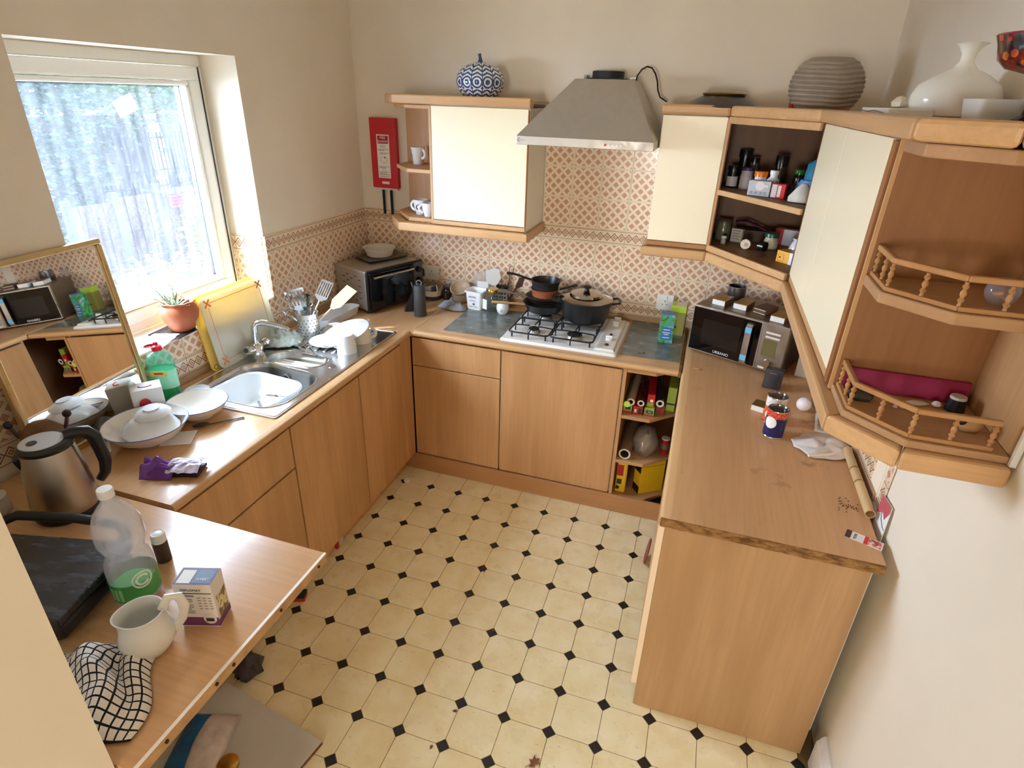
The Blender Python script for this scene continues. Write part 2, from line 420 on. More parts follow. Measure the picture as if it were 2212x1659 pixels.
oct_ = [(-h + cc, -h), (h - cc, -h), (h, -h + cc), (h, h - cc), (h - cc, h), (-h + cc, h), (-h, h - cc), (-h, -h + cc)]
me_oct = M().prism(oct_, -0.0016, 0.0).mesh('floor_octagon'); me_oct.materials.append(FLOC)
q = A - gp
me_dia = M().prism([(q, 0), (0, q), (-q, 0), (0, -q)], -0.0016, 0.0).mesh('floor_diamond'); me_dia.materials.append(FLOK)
for i in range(-2, 13):
    for j in range(-1, 18):
        x, y = 0.574 + SP * i, -0.7462 - SP * j
        if x < 2.58 and j < 18:
            o = bpy.data.objects.new('floor_diamond', me_dia); COL.objects.link(o); o.parent = floor; o.location = (x, y, 0)
        if x + SP < 2.6 and j < 17:
            o = bpy.data.objects.new('floor_octagon', me_oct); COL.objects.link(o); o.parent = floor; o.location = (x + SP / 2, y - SP / 2, 0)
# wall tiles and their grout beds
struct('trim_2', M().box(0, -0.0022, 0.866, 2.6, 0, 1.35).box(1.11, -0.0022, 1.35, 1.70, 0, 1.80), GROUT)
tile_run(wall_back, lambda c, z: (c, -0.0022, z), 0, 0.008, 2.592, 0.0411, ROWS)
tile_run(wall_back, lambda c, z: (c, -0.0022, z), 0, 1.108, 1.703, 0.0411, [(1.352 + 0.152 * k, 1.502 + 0.152 * k, 'wall', 0.075) for k in range(3)])
struct('trim_3', M().box(0, -0.905, 0.866, 0.0022, 0, 1.35).box(0, -1.815, 0.866, 0.0022, -0.905, 1.053).box(0, -2.3, 0.866, 0.0022, -1.815, 1.35), GROUT)
lw = lambda c, z: (0.0022, c, z)
tile_run(wall_left, lw, PI / 2, -0.903, -0.008, -0.866, ROWS)
tile_run(wall_left, lw, PI / 2, -1.813, -0.907, -0.866, [(0.972, 1.052, 'wall', 0.076), (0.896, 0.970, 'border', 0.038)])
tile_run(wall_left, lw, PI / 2, -2.3, -1.815, -0.866, ROWS)
struct('trim_4', M().box(-0.185, -0.9072, 1.055, 0, -0.905, 1.35), GROUT)
tile_run(wall_left, lambda c, z: (c, -0.9072, z), 0, -0.18, -0.001, -0.16, [(1.276, 1.350, 'border', 0.038), (1.124, 1.274, 'wall', 0.076), (1.057, 1.122, 'wall', -0.05)])
struct('trim_5', M().box(2.5978, -1.40, 0.866, 2.6, 0, 1.35), GROUT)
tile_run(wall_right, lambda c, z: (2.5978, c, z), -PI / 2, -1.365, -0.008, -0.10, ROWS)
# dark sealed strips where the tiling meets the worktops
struct('trim_6', M().box(0.008, -0.010, 0.866, 2.59, -0.002, 0.8945).box(0.0022, -2.15, 0.866, 0.009, -0.008, 0.8945).box(2.590, -1.40, 0.866, 2.5975, -0.008, 0.8945), P((186, 154, 122), 0.6))
struct('baseboard_right', M().prism([(2.6, 0), (2.572, 0), (2.572, 0.115), (2.578, 0.125), (2.584, 0.14), (2.592, 0.15), (2.6, 0.15)], -2.77, -1.712, 'y'), P((232, 228, 220), 0.5, 0, 0.15, 12))

# window: frame, opening sash, glass, sill and handle-less inner reveal
win = bpy.data.objects.new('window_1', None); COL.objects.link(win); win.location = (-0.22, -1.36, 1.055); win['kind'] = 'structure'
def ring(x0, x1, y0, y1, z0, z1, t):
    return M().box(x0, y0, z0, x1, y1, z0 + t).box(x0, y0, z1 - t, x1, y1, z1).box(x0, y0, z0 + t, x1, y0 + t, z1 - t).box(x0, y1 - t, z0 + t, x1, y1, z1 - t)
ring(-0.265, -0.185, -1.815, -0.905, 1.062, 2.09, 0.042).build('window_frame', UPVC, win, world=True, bevel=0.004)
ring(-0.255, -0.165, -1.770, -0.950, 1.107, 2.045, 0.050).build('window_sash', UPVC, win, world=True, bevel=0.006)
ring(-0.230, -0.168, -1.718, -1.002, 1.159, 1.993, 0.020).build('glazing_bead', UPVC, win, world=True, bevel=0.008)
B('window_gasket', BLACK, (-0.1645, -0.949, 1.10), (-0.160, -0.9445, 2.045), win)
ring(-0.224, -0.205, -1.700, -1.020, 1.177, 1.975, 0.004).build('glass_gasket', BLACK, win, world=True)
B('window_pane', GLASS((230, 240, 252), 0.03, 0.02, grime=True), (-0.216, -1.700, 1.177), (-0.212, -1.020, 1.975), win)
B('window_sticker', P((250, 250, 250), 0.6), (-0.0405, -0.045, -0.03), (-0.0395, 0.045, 0.03), None).name
bpy.data.objects['window_sticker'].data.materials[0] = P((254, 254, 254), 0.6)
stk = bpy.data.objects['window_sticker']; stk.parent = win; stk.location = (0.046, 0.075, 0.845); stk.rotation_euler = (0.35, 0, 0); stk['label'] = 'white square paper sticker on the glass'
sill = struct('trim_7', M().box(-0.19, -1.815, 1.050, 0.0065, -0.905, 1.060), P((246, 240, 226), 0.3), bevel=0.003)
struct('trim_8', M().box(-0.40, -1.9, 0.97, -0.27, -0.82, 1.06), UPVC)
# white sheet under the plants on the sill

# ------------------------------------------------------------------ base units
def carcass(p, x0, y0, x1, y1, z0, z1, open_side, t=0.016, m=None, back=True):
    """open box of panels: two sides, a bottom and a back; open_side is where the door goes"""
    m = m or CARC
    if open_side in ('+x', '-x'):
        B('side_panel', m, (x0, y0, z0), (x1, y0 + t, z1), p); B('side_panel', m, (x0, y1 - t, z0), (x1, y1, z1), p)
        bx = (x0, x0 + 0.006) if open_side == '+x' else (x1 - 0.006, x1)
        B('back_panel', m, (bx[0], y0 + t, z0 + t), (bx[1], y1 - t, z1), p)
        B('bottom_panel', m, (x0, y0 + t, z0), (x1, y1 - t, z0 + t), p)
    else:
        B('side_panel', m, (x0, y0, z0), (x0 + t, y1, z1), p); B('side_panel', m, (x1 - t, y0, z0), (x1, y1, z1), p)
        B('back_panel', m, (x0 + t, y1 - 0.006, z0 + t), (x1 - t, y1, z1), p)
        B('bottom_panel', m, (x0 + t, y0, z0), (x1 - t, y1 - 0.006, z0 + t), p)
ZD0, ZD1 = 0.107, 0.822
def left_unit(label, y0, y1, drawer=False, name='base_cabinet'):
    t = thing(name, label, 'cabinet', (0.3, (y0 + y1) / 2, 0.0))
    carcass(t, 0.012, y0 + 0.001, 0.562, y1 - 0.001, 0.105, 0.834, '+x')
    if drawer:
        B('drawer_front', DOORW, (0.564, y0 + 0.002, 0.648), (0.582, y1 - 0.002, ZD1), t, 0.002)
        B('door', DOORW, (0.564, y0 + 0.002, ZD0), (0.582, y1 - 0.002, 0.640), t, 0.002)
    else: B('door', DOORW, (0.564, y0 + 0.002, ZD0), (0.582, y1 - 0.002, ZD1), t, 0.002)
    B('plinth', DOORX, (0.505, y0 + 0.001, 0.001), (0.52, y1 - 0.001, 0.105), t)
    return t
left_unit('sink base cabinet door nearest the inner corner, beech laminate', -1.113, -0.722)
left_unit('wide beech laminate base cabinet door under the washing-up bowl', -1.603, -1.117)
left_unit('beech drawer-over-door base cabinet beside the raised table top', -2.150, -1.607, True)
t = thing('corner_post', 'narrow beech filler post in the inner corner of the base units', 'filler', (0.572, -0.66, 0.0))
M().box(0.562, -0.718, ZD0, 0.580, -0.603, 0.834).build('post', DOORW, t, world=True, bevel=0.002)
B('plinth', DOORX, (0.505, -0.720, 0.001), (0.52, -0.6, 0.105), t)
def back_unit(label, x0, x1, drawer):
    t = thing('base_cabinet', label, 'cabinet', ((x0 + x1) / 2, -0.3, 0.0))
    carcass(t, x0 + 0.001, -0.580, x1 - 0.001, -0.012, 0.105, 0.834, '-y')
    if drawer:
        B('drawer_front', DOORW, (x0 + 0.003, -0.600, 0.664), (x1 - 0.002, -0.582, ZD1), t, 0.002)
        B('door', DOORW, (x0 + 0.003, -0.600, ZD0), (x1 - 0.002, -0.582, 0.659), t, 0.002)
    else: B('door', DOORW, (x0 + 0.002, -0.600, ZD0), (x1 - 0.003, -0.582, ZD1), t, 0.002)
    return t
back_unit('beech drawer-over-door base cabinet left of the hob, in the corner', 0.583, 1.083, True)
back_unit('wide beech base cabinet with one plain door below the hob', 1.086, 1.699, False)
# open end unit with chamfered shelves
t = thing('open_shelf_unit', 'open beech base shelf unit full of rolls and boxes, right of the hob', 'cabinet', (1.84, -0.3, 0.0))
B('side_panel', WZm, (1.701, -0.598, 0.07), (1.717, -0.012, 0.834), t)
B('back_panel', INT, (1.717, -0.024, 0.07), (2.25, -0.012, 0.834), t)
B('rear_side', INT, (2.234, -0.58, 0.07), (2.25, -0.024, 0.834), t)
def bshelf(z0, z1):
    M().prism([(1.717, -0.024), (2.234, -0.024), (2.234, -0.30), (1.99, -0.46), (1.855, -0.597), (1.717, -0.597)], z0, z1).build('shelf', WX, t, world=True, bevel=0.002)
bshelf(0.065, 0.085); bshelf(0.300, 0.318); bshelf(0.560, 0.578); bshelf(0.812, 0.833)
t = thing('plinth_board', 'long beech plinth under the back base cabinets meeting the floor tiles', 'plinth', (1.2, -0.6, 0.0))
M().box(0.522, -0.612, 0.001, 1.982, -0.597, 0.104).build('board', WOOD((190, 140, 92), 'x', 0.4, 0.15), t, world=True, bevel=0.002)
# peninsula
t = thing('peninsula_cabinet', 'beech laminate peninsula base unit with a large plain end panel', 'cabinet', (2.28, -1.15, 0.0))
B('end_panel', WOOD((196, 156, 112), 'z', 0.36, 0.16), (1.985, -1.690, 0.001), (2.550, -1.672, 0.832), t, 0.001)
carcass(t, 2.004, -1.670, 2.56, -0.625, 0.105, 0.834, '-x')
B('door', DOORW, (1.966, -1.688, ZD0), (1.984, -1.156, ZD1), t, 0.002); B('door', DOORW, (1.984, -1.152, ZD0), (2.002, -0.64, ZD1), t, 0.002)
B('edge_strip', P((248, 226, 196), 0.3), (1.9655, -1.6895, ZD0), (1.9845, -1.6882, ZD1), t, label='pale worn edge strip of the door')
B('plinth', DOORX, (2.03, -1.66, 0.001), (2.045, -0.625, 0.105), t)

# ------------------------------------------------------------------ worktops
def nose(x, z0, z1, depth, n=7):
    """rounded front profile in (across, z), nose pointing to +across"""
    r = (z1 - z0) / 2; zc = (z0 + z1) / 2
    return [(x - depth, z0)] + [(x - r * 0.8 + r * 0.8 * math.cos(a), zc + r * math.sin(a)) for a in [(-PI / 2) + PI * i / n for i in range(n + 1)]] + [(x - depth, z1)]
Z0, Z1 = 0.8345, 0.865
t = thing('worktop', 'long beech effect worktop under the window holding the sink', 'worktop', (0.3, -1.1, Z0))
mb = M().box(0.010, -2.155, Z0, 0.066, -0.011, Z1).box(0.066, -2.155, Z0, 0.530, -1.612, Z1).box(0.066, -0.690, Z0, 0.530, -0.011, Z1).box(0.530, -2.155, Z0, 0.560, -0.011, Z1)
mb.build('board', TOPY, t, world=True)
M().prism(nose(0.596, Z0, Z1, 0.036), -2.155, -0.618, 'y').build('front_edge', SOLY, t, world=True, smooth=True)
M().box(0.560, -0.618, Z0, 0.594, -0.011, Z1).build('joint_board', TOPY, t, world=True)
B('joint_strip', P((226, 178, 124), 0.35), (0.594, -0.619, Z0), (0.600, -0.011, Z1 + 0.0008), t)
t = thing('worktop', 'beech effect worktop along the back wall carrying the hob', 'worktop', (1.28, -0.3, Z0))
B('board', TOPX, (0.601, -0.585, Z0), (1.950, -0.011, Z1), t)
M().prism([(a, b) for a, b in nose(0.620, Z0, Z1, 0.036)], 0.601, 1.950, 'x').build('front_edge', SOLX, t, world=True, smooth=True)
fe = t.children[-1]
for vtx in fe.data.vertices: vtx.co.y = -vtx.co.y - 2 * root_loc(t).y
B('cut_end', CHIP, (1.950, -0.618, Z0), (1.962, -0.011, Z1 - 0.0005), t, label='exposed brown chipboard end at the joint')
t = thing('worktop', 'beech effect peninsula worktop with a chipped raw chipboard end', 'worktop', (2.27, -0.86, Z0))
B('board', TOPR, (1.998, -1.708, Z0 + 0.003), (2.568, -0.011, Z1), t)
M().prism([(-a, b) for a, b in nose(-1.964, Z0, Z1, 0.034)], -1.708, -0.011, 'y').build('front_edge', WOOD((226, 182, 130), 'y', 0.3, 0.1), t, world=True, smooth=True)
s = NT('chipped_edge'); n1 = s.noise(s.coord(scale=(1, 1, 3)), 26, 5, 0.7)
s.set(s.ramp(n1, (0.36, lin((104, 72, 40))), (0.5, lin((146, 106, 62))), (0.66, lin((172, 130, 82)))), 0.85, 0, 0.2); s.bump(n1, 0.6, 0.004)
mb = M(); N = 46
ptop = [(1.968 + 0.6 * i / N, -1.712 - 0.004 * noise.noise(Vector((i * 0.7, 0, 0))) - 0.002, Z1 - 0.0006 - 0.004 * max(0, noise.noise(Vector((i * 0.33, 5, 0))))) for i in range(N + 1)]
pbot = [(x, y + 0.002 * noise.noise(Vector((i * 0.9, 9, 0))), Z0 + 0.001) for i, (x, y, z) in enumerate(ptop)]
pb2 = [(x, -1.7075, Z0 + 0.001) for x, y, z in ptop]; pt2 = [(x, -1.7075, Z1 - 0.0006) for x, y, z in ptop]
vs = ptop + pbot + pb2 + pt2; n = N + 1
fs = [(k * n + i, k * n + i + 1, ((k + 1) % 4) * n + i + 1, ((k + 1) % 4) * n + i) for k in range(4) for i in range(N)] + [(0, n, 2 * n, 3 * n), (N, 3 * n + N, 2 * n + N, n + N)]
mb.add(vs, fs); mb.build('raw_edge', s.m, t, world=True, label='rough brown chipboard edge, chipped along the top')
t = thing('table_board', 'beech effect breakfast bar board with drilled raw end, at lower left', 'table', (0.56, -2.47, 0.827))
B('board', TOPX, (0.012, -2.770, 0.827), (1.116, -2.168, 0.858), t)
B('raw_end', P((196, 152, 104), 0.8, 0, 0.25, 30), (1.116, -2.770, 0.8275), (1.1225, -2.168, 0.8565), t)
B('edge_trim', P((246, 240, 230), 0.35), (1.1165, -2.770, 0.8566), (1.1235, -2.168, 0.8588), t)
for y in (-2.205, -2.36, -2.52, -2.57, -2.70):
    M().cyl(0.0042, 0, 0.003, 10).move(1.1222, y, 0.843, ry=PI / 2).build('dowel_hole', P((52, 30, 18), 0.9), t, world=True)
for y in (-2.20, -2.73): B('support_leg', WOOD((180, 130, 80), 'z'), (0.03, y - 0.012, 0.001), (0.08, y + 0.012, 0.826), t)

# ------------------------------------------------------------------ wall units on the left of the hood
t = thing('wall_cabinet', 'cream doored wall cabinet between the mug shelves and the hood', 'cabinet', (0.85, -0.15, 1.345))
B('side_panel', WZm, (0.594, -0.312, 1.36), (0.608, -0.008, 1.925), t); B('side_panel', P((236, 228, 208), 0.5), (1.090, -0.312, 1.36), (1.105, -0.008, 1.925), t)
B('back_panel', CARC, (0.608, -0.014, 1.36), (1.090, -0.008, 1.925), t); B('top_panel', CARC, (0.608, -0.31, 1.91), (1.09, -0.014, 1.925), t); B('bottom_panel', CARC, (0.608, -0.31, 1.36), (1.09, -0.014, 1.376), t)
B('door', CREAM, (0.609, -0.331, 1.388), (1.101, -0.314, 1.922), t, 0.0015)
B('door_edge', P((176, 112, 62), 0.5), (1.1012, -0.331, 1.388), (1.104, -0.314, 1.916), t)
B('handle_rail', SOLX, (0.602, -0.329, 1.363), (1.104, -0.313, 1.384), t, 0.002, label='wooden grip rail below the door')
B('frame_strip', SOLZ, (0.594, -0.329, 1.363), (0.606, -0.313, 1.918), t)
t = thing('open_end_shelves', 'open wooden mug shelves with chamfered corners beside fire blanket', 'shelf', (0.45, -0.15, 1.36))
B('back_panel', WZm, (0.31, -0.014, 1.36), (0.593, -0.008, 1.925), t)
SH = [(0.31, -0.0142), (0.31, -0.145), (0.455, -0.310), (0.593, -0.310), (0.593, -0.0142)]
for z0, z1 in ((1.362, 1.382), (1.606, 1.626), (1.905, 1.924)): M().prism(SH, z0, z1).build('shelf', WX, t, world=True, bevel=0.003)
def band(name, label, path_out, depth, z0, z1, cap=None, m=SOLX, bev=0.006, cat='moulding'):
    """a moulding strip that follows an outline (list of xy), one mesh per straight run"""
    t = thing(name, label, cat, (path_out[0][0], path_out[0][1], z0))
    for i in range(len(path_out) - 1):
        p, q = Vector(path_out[i]), Vector(path_out[i + 1]); d = (q - p).normalized(); nrm = Vector((-d.y, d.x))
        def inn(k, base):
            a = Vector(path_out[k]); e1 = (a - Vector(path_out[k - 1])).normalized() if k > 0 else (Vector(path_out[1]) - a).normalized()
            e2 = (Vector(path_out[k + 1]) - a).normalized() if k < len(path_out) - 1 else e1
            n1 = Vector((-e1.y, e1.x)); n2 = Vector((-e2.y, e2.x)); b = (n1 + n2).normalized()
            return a + b * (depth / max(0.3, b.dot(n1)))
        a0, a1 = inn(i, 0), inn(i + 1, 1)
        e = d * 0.0006
        M().prism([tuple(p + e), tuple(q - e), tuple(a1 - e), tuple(a0 + e)], z0, z1).build('moulding_length', m if abs(d.x) > 0.5 else SOLY, t, world=True, bevel=bev)
    return t
band('cornice', 'wooden cornice over the cream cabinet left of the hood', [(0.285, -0.010), (0.285, -0.190), (0.405, -0.350), (1.115, -0.350)], 0.06, 1.926, 1.968)
B('top_board', SOLX, (0.36, -0.285, 1.944), (1.112, -0.010, 1.954), [o for o in bpy.data.objects if o.name == 'cornice'][0])
band('pelmet', 'wooden pelmet under the cream cabinet left of the hood', [(0.290, -0.009), (0.290, -0.195), (0.408, -0.350), (1.124, -0.350), (1.124, -0.010)], 0.05, 1.315, 1.359)

# ------------------------------------------------------------------ wall units on the right
t = thing('wall_cabinet', 'narrow cream doored wall cabinet right of the hood', 'cabinet', (1.84, -0.15, 1.36))
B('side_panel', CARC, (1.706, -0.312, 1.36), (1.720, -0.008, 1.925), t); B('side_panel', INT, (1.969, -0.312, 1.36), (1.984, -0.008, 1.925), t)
B('back_panel', CARC, (1.72, -0.014, 1.36), (1.969, -0.008, 1.925), t); B('bottom_panel', CARC, (1.72, -0.31, 1.36), (1.969, -0.014, 1.376), t); B('top_panel', CARC, (1.72, -0.31, 1.91), (1.969, -0.014, 1.925), t)
B('door', CREAM, (1.709, -0.331, 1.388), (1.977, -0.314, 1.922), t, 0.0015)
B('handle_rail', WOOD((176, 124, 74), 'x'), (1.706, -0.329, 1.363), (1.977, -0.313, 1.385), t, 0.002)
B('frame_strip', SOLZ, (1.9775, -0.329, 1.363), (1.9895, -0.313, 1.918), t)
t = thing('corner_cabinet', 'open diagonal corner wall unit crammed with medicines and jars', 'cabinet', (2.25, -0.25, 1.36))
CP = [(1.986, -0.009), (1.986, -0.318), (2.289, -0.722), (2.592, -0.722), (2.592, -0.009)]
CI = [(1.996, -0.0152), (1.996, -0.322), (2.287, -0.710), (2.5855, -0.710), (2.5855, -0.0152)]
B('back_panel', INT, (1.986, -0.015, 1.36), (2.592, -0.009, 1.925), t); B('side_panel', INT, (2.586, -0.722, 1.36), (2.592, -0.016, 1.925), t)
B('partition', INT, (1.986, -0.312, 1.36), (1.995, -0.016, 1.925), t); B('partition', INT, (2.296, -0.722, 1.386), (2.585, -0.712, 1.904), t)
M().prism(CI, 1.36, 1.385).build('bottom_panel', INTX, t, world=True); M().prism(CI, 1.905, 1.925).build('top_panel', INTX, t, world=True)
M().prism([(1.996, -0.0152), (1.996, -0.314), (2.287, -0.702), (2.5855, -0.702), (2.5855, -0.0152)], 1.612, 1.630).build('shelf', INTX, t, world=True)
def diag(name, z0, z1, d, m=SOLX, off=0.0):
    a, b = Vector((1.991, -0.318 - off)), Vector((2.291, -0.718 - off)); dr = (b - a).normalized(); nr = Vector((dr.y, -dr.x)) * d
    M().prism([tuple(a), tuple(b), tuple(b - nr), tuple(a - nr)], z0, z1).build(name, m, t, world=True, bevel=0.002)
diag('front_rail', 1.360, 1.388, -0.014); diag('shelf_edge', 1.610, 1.632, -0.012); diag('top_rail', 1.898, 1.925, -0.014)
t = thing('wall_cabinet', 'two-door cream wall cabinet on the right wall above the peninsula', 'cabinet', (2.45, -1.2, 1.36))
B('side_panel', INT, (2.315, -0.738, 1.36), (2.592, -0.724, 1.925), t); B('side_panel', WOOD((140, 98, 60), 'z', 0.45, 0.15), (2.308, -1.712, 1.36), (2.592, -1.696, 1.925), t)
B('back_panel', CARC, (2.586, -1.696, 1.36), (2.592, -0.738, 1.925), t); B('bottom_panel', CARC, (2.315, -1.696, 1.36), (2.586, -0.738, 1.376), t); B('top_panel', CARC, (2.315, -1.696, 1.91), (2.586, -0.738, 1.925), t)
B('door', CREAM, (2.296, -1.143, 1.388), (2.313, -0.728, 1.922), t, 0.0015); B('door', CREAM, (2.296, -1.662, 1.388), (2.313, -1.152, 1.922), t, 0.0015)
B('handle_rail', SOLY, (2.298, -1.146, 1.363), (2.313, -0.728, 1.385), t, 0.002); B('handle_rail', SOLY, (2.298, -1.662, 1.363), (2.313, -1.150, 1.385), t, 0.002)
B('door_gap_strip', SEAM, (2.3115, -1.154, 1.388), (2.3145, -1.141, 1.918), t)
B('frame_strip', WOOD((160, 106, 60), 'z'), (2.297, -1.696, 1.363), (2.308, -1.665, 1.918), t)
# open end unit with little galleried shelves
t = thing('gallery_shelves', 'open end shelves with small turned baluster galleries on right wall', 'shelf', (2.45, -1.83, 1.34))
B('side_panel', WOOD((158, 110, 66), 'z', 0.45, 0.14), (2.308, -1.722, 1.362), (2.592, -1.713, 1.925), t)
B('side_edge', SOLZ, (2.299, -1.722, 1.362), (2.3075, -1.713, 1.925), t)
B('back_panel', WOOD((190, 146, 98), 'z', 0.45, 0.12), (2.588, -1.962, 1.362), (2.594, -1.723, 1.925), t)
GS = [(2.5875, -1.7225), (2.305, -1.7225), (2.305, -1.862), (2.408, -1.962), (2.5875, -1.962)]
for z0, z1 in ((1.3595, 1.376), (1.624, 1.647), (1.900, 1.924)): M().prism(GS, z0, z1).build('shelf', WOOD((188, 146, 104), 'x', 0.5, 0.15, 0.3), t, world=True, bevel=0.003)
def gallery(z):
    path = [(2.312, -1.726), (2.312, -1.857), (2.412, -1.953), (2.560, -1.953)]
    for i in range(3):
        a, b = Vector(path[i]), Vector(path[i + 1]); d = (b - a).normalized(); nr = Vector((-d.y, d.x)) * 0.012; e = d * 0.001
        poly = [tuple(a + e), tuple(b - e), tuple(b + nr - e), tuple(a + nr + e)]
        mm = GAL
        M().prism(poly, z + 0.0005, z + 0.010).build('lower_rail', mm, t, world=True, bevel=0.002)
        M().prism(poly, z + 0.056, z + 0.068).build('top_rail', mm, t, world=True, bevel=0.003)
    for x, y in ((2.318, -1.735), (2.318, -1.800), (2.318, -1.852), (2.365, -1.902), (2.414, -1.947), (2.485, -1.947), (2.552, -1.947)):
        M().lathe([(0, z + 0.0105), (0.004, z + 0.0105), (0.003, z + 0.016), (0.0062, z + 0.021), (0.003, z + 0.026), (0.0055, z + 0.0315), (0.0055, z + 0.036), (0.003, z + 0.041), (0.0062, z + 0.047), (0.003, z + 0.052), (0.004, z + 0.0555), (0, z + 0.0555)], 8, x, y).build('baluster', GAL, t, world=True, smooth=True)
gallery(1.376); gallery(1.647)
B('white_edge', WHITEM, (2.586, -1.972, 1.36), (2.597, -1.963, 1.925), t, label='white plastic strip on the back edge')
OUT = [(1.700, -0.010), (1.700, -0.350), (1.980, -0.350), (2.272, -0.735), (2.272, -1.872), (2.398, -1.990), (2.592, -1.990)]
band('cornice', 'wooden cornice running over all the right-hand wall units', OUT[1:], 0.07, 1.926, 1.966, bev=0.010)
cr = [o for o in bpy.data.objects if o.name.startswith('cornice')][-1]
M().prism([(1.702, -0.010), (1.702, -0.28), (2.0, -0.28), (2.345, -0.74), (2.345, -1.84), (2.43, -1.918), (2.592, -1.918), (2.592, -0.010)], 1.944, 1.953).build('top_board', SOLY, cr, world=True)
band('pelmet', 'wooden pelmet running under all the right-hand wall units', [(1.684, -0.010), (1.684, -0.352), (1.978, -0.352), (2.276, -0.740), (2.276, -1.862), (2.398, -1.982), (2.592, -1.982)], 0.05, 1.314, 1.3585, bev=0.008)
pm = [o for o in bpy.data.objects if o.name.startswith('pelmet')][-1]
M().prism([(1.736, -0.012), (1.736, -0.299), (2.0, -0.299), (2.328, -0.742), (2.328, -1.695), (2.590, -1.695), (2.590, -0.012)], 1.352, 1.3585).build('under_board', WX, pm, world=True)

# ------------------------------------------------------------------ cooker hood
HOODM = METAL((206, 200, 190), 0.5, 0.10, 30)
t = thing('cooker_hood', 'grey steel pyramid cooker hood with black outlet collar above the hob', 'extractor', (1.40, -0.25, 1.783))
M().box(1.098, -0.500, 1.783, 1.700, -0.008, 1.820).build('rim', HOODM, t, world=True, bevel=0.002)
M().add([(1.100, -0.498, 1.8205), (1.698, -0.498, 1.8205), (1.698, -0.010, 1.8205), (1.100, -0.010, 1.8205), (1.285, -0.225, 2.055), (1.553, -0.225, 2.055), (1.553, -0.010, 2.055), (1.285, -0.010, 2.055)],
        [(0, 3, 2, 1), (4, 5, 6, 7), (0, 1, 5, 4), (1, 2, 6, 5), (2, 3, 7, 6), (3, 0, 4, 7)]).build('canopy', HOODM, t, world=True, bevel=0.0015)
M().box(1.33, -0.165, 2.0555, 1.50, -0.012, 2.0615).build('collar_plate', BLACK, t, world=True)
M().lathe([(0.0, 2.062), (0.074, 2.062), (0.074, 2.090), (0.070, 2.0915), (0.064, 2.0915), (0.064, 2.066), (0, 2.066)], 32, 1.413, -0.09).build('outlet_collar', MATTBLK, t, world=True, smooth=True)
B('bracket', STEEL, (1.300, -0.10, 2.0555), (1.312, -0.014, 2.075), t); B('bracket', STEEL, (1.515, -0.10, 2.0555), (1.545, -0.06, 2.068), t)
for k, x in enumerate((1.497, 1.512, 1.530, 1.547, 1.564)):
    M().cyl(0.0048, 0, 0.006, 12).move(x, -0.5, 1.800, rx=PI / 2).build('button', RED if k == 0 else WHITE, t, world=True)
M().tube(arc((1.113, -0.5008, 1.803), 0.006, 0.6, 5.7, 12), 0.0008, 5).build('emblem', INK, t, world=True)
B('emblem_bar', INK, (1.120, -0.5012, 1.8025), (1.136, -0.5002, 1.8036), t)
M().tube([(1.552, -0.15, 2.05), (1.556, -0.15, 2.075), (1.570, -0.13, 2.10), (1.590, -0.11, 2.113), (1.612, -0.10, 2.108), (1.630, -0.095, 2.085), (1.642, -0.09, 2.055), (1.648, -0.085, 2.02), (1.662, -0.08, 1.99), (1.694, -0.07, 1.972)], 0.0035, 8).build('cable', BLACK, t, world=True, smooth=True)

# ------------------------------------------------------------------ gas hob with pan supports
HX0, HX1, HY0, HY1 = 1.064, 1.654, -0.568, -0.072
ENAM = P((244, 243, 238), 0.14); IRON = P((24, 24, 24), 0.5)
t = thing('gas_hob', 'white enamel four burner gas hob set in the back worktop', 'hob', (1.36, -0.32, 0.8655))
loft(M(), [[(x, y, z) for x, y in rrect(HX1 - HX0 - d, HY1 - HY0 - d, 0.012, 4, (HX0 + HX1) / 2, (HY0 + HY1) / 2)] for d, z in ((0.0, 0.8656), (0.0, 0.873), (0.012, 0.879))]).build('hob_plate', ENAM, t, world=True)
M().add([(1.538, -0.545, 0.8792), (1.642, -0.545, 0.8792), (1.642, -0.09, 0.8792), (1.538, -0.09, 0.8792), (1.548, -0.54, 0.890), (1.632, -0.54, 0.890), (1.632, -0.096, 0.890), (1.548, -0.096, 0.890)],
        [(0, 3, 2, 1), (4, 5, 6, 7), (0, 1, 5, 4), (1, 2, 6, 5), (2, 3, 7, 6), (3, 0, 4, 7)]).build('control_panel', P((232, 230, 222), 0.25), t, world=True, bevel=0.002)
for k, y in enumerate((-0.125, -0.195, -0.415)):
    kb = M().lathe([(0, 0.8905), (0.019, 0.8905), (0.0175, 0.897), (0.0175, 0.904), (0, 0.905)], 20, 1.592, y).build('knob', WHITE, t, world=True, smooth=True)
    M().box(1.575, y - 0.005, 0.9052, 1.609, y + 0.005, 0.913).build('knob_grip', WHITE, kb, world=True, bevel=0.002)
M().lathe([(0, 0.8905), (0.012, 0.8905), (0.009, 0.896), (0, 0.897)], 16, 1.592, -0.485).build('knob_stem', BLACK, t, world=True, label='bare black spindle where a knob is missing')
M().cyl(0.006, 0.8905, 0.898, 12, 1.592, -0.345).build('ignition_button', BLACK, t, world=True)
BUR = [(1.205, -0.432, 0.030), (1.420, -0.432, 0.040), (1.205, -0.205, 0.036), (1.420, -0.205, 0.036)]
for x, y, r in BUR:
    bn = M().lathe([(0, 0.8795), (r + 0.004, 0.8795), (r + 0.003, 0.890), (r - 0.003, 0.898), (0, 0.898)], 24, x, y).build('burner', METAL((190, 186, 178), 0.4), t, world=True, smooth=True)
    M().lathe([(0, 0.8982), (r - 0.003, 0.8982), (r - 0.002, 0.9035), (r - 0.008, 0.9070), (0, 0.9070)], 24, x, y).build('burner_cap', IRON, bn, world=True, smooth=True)
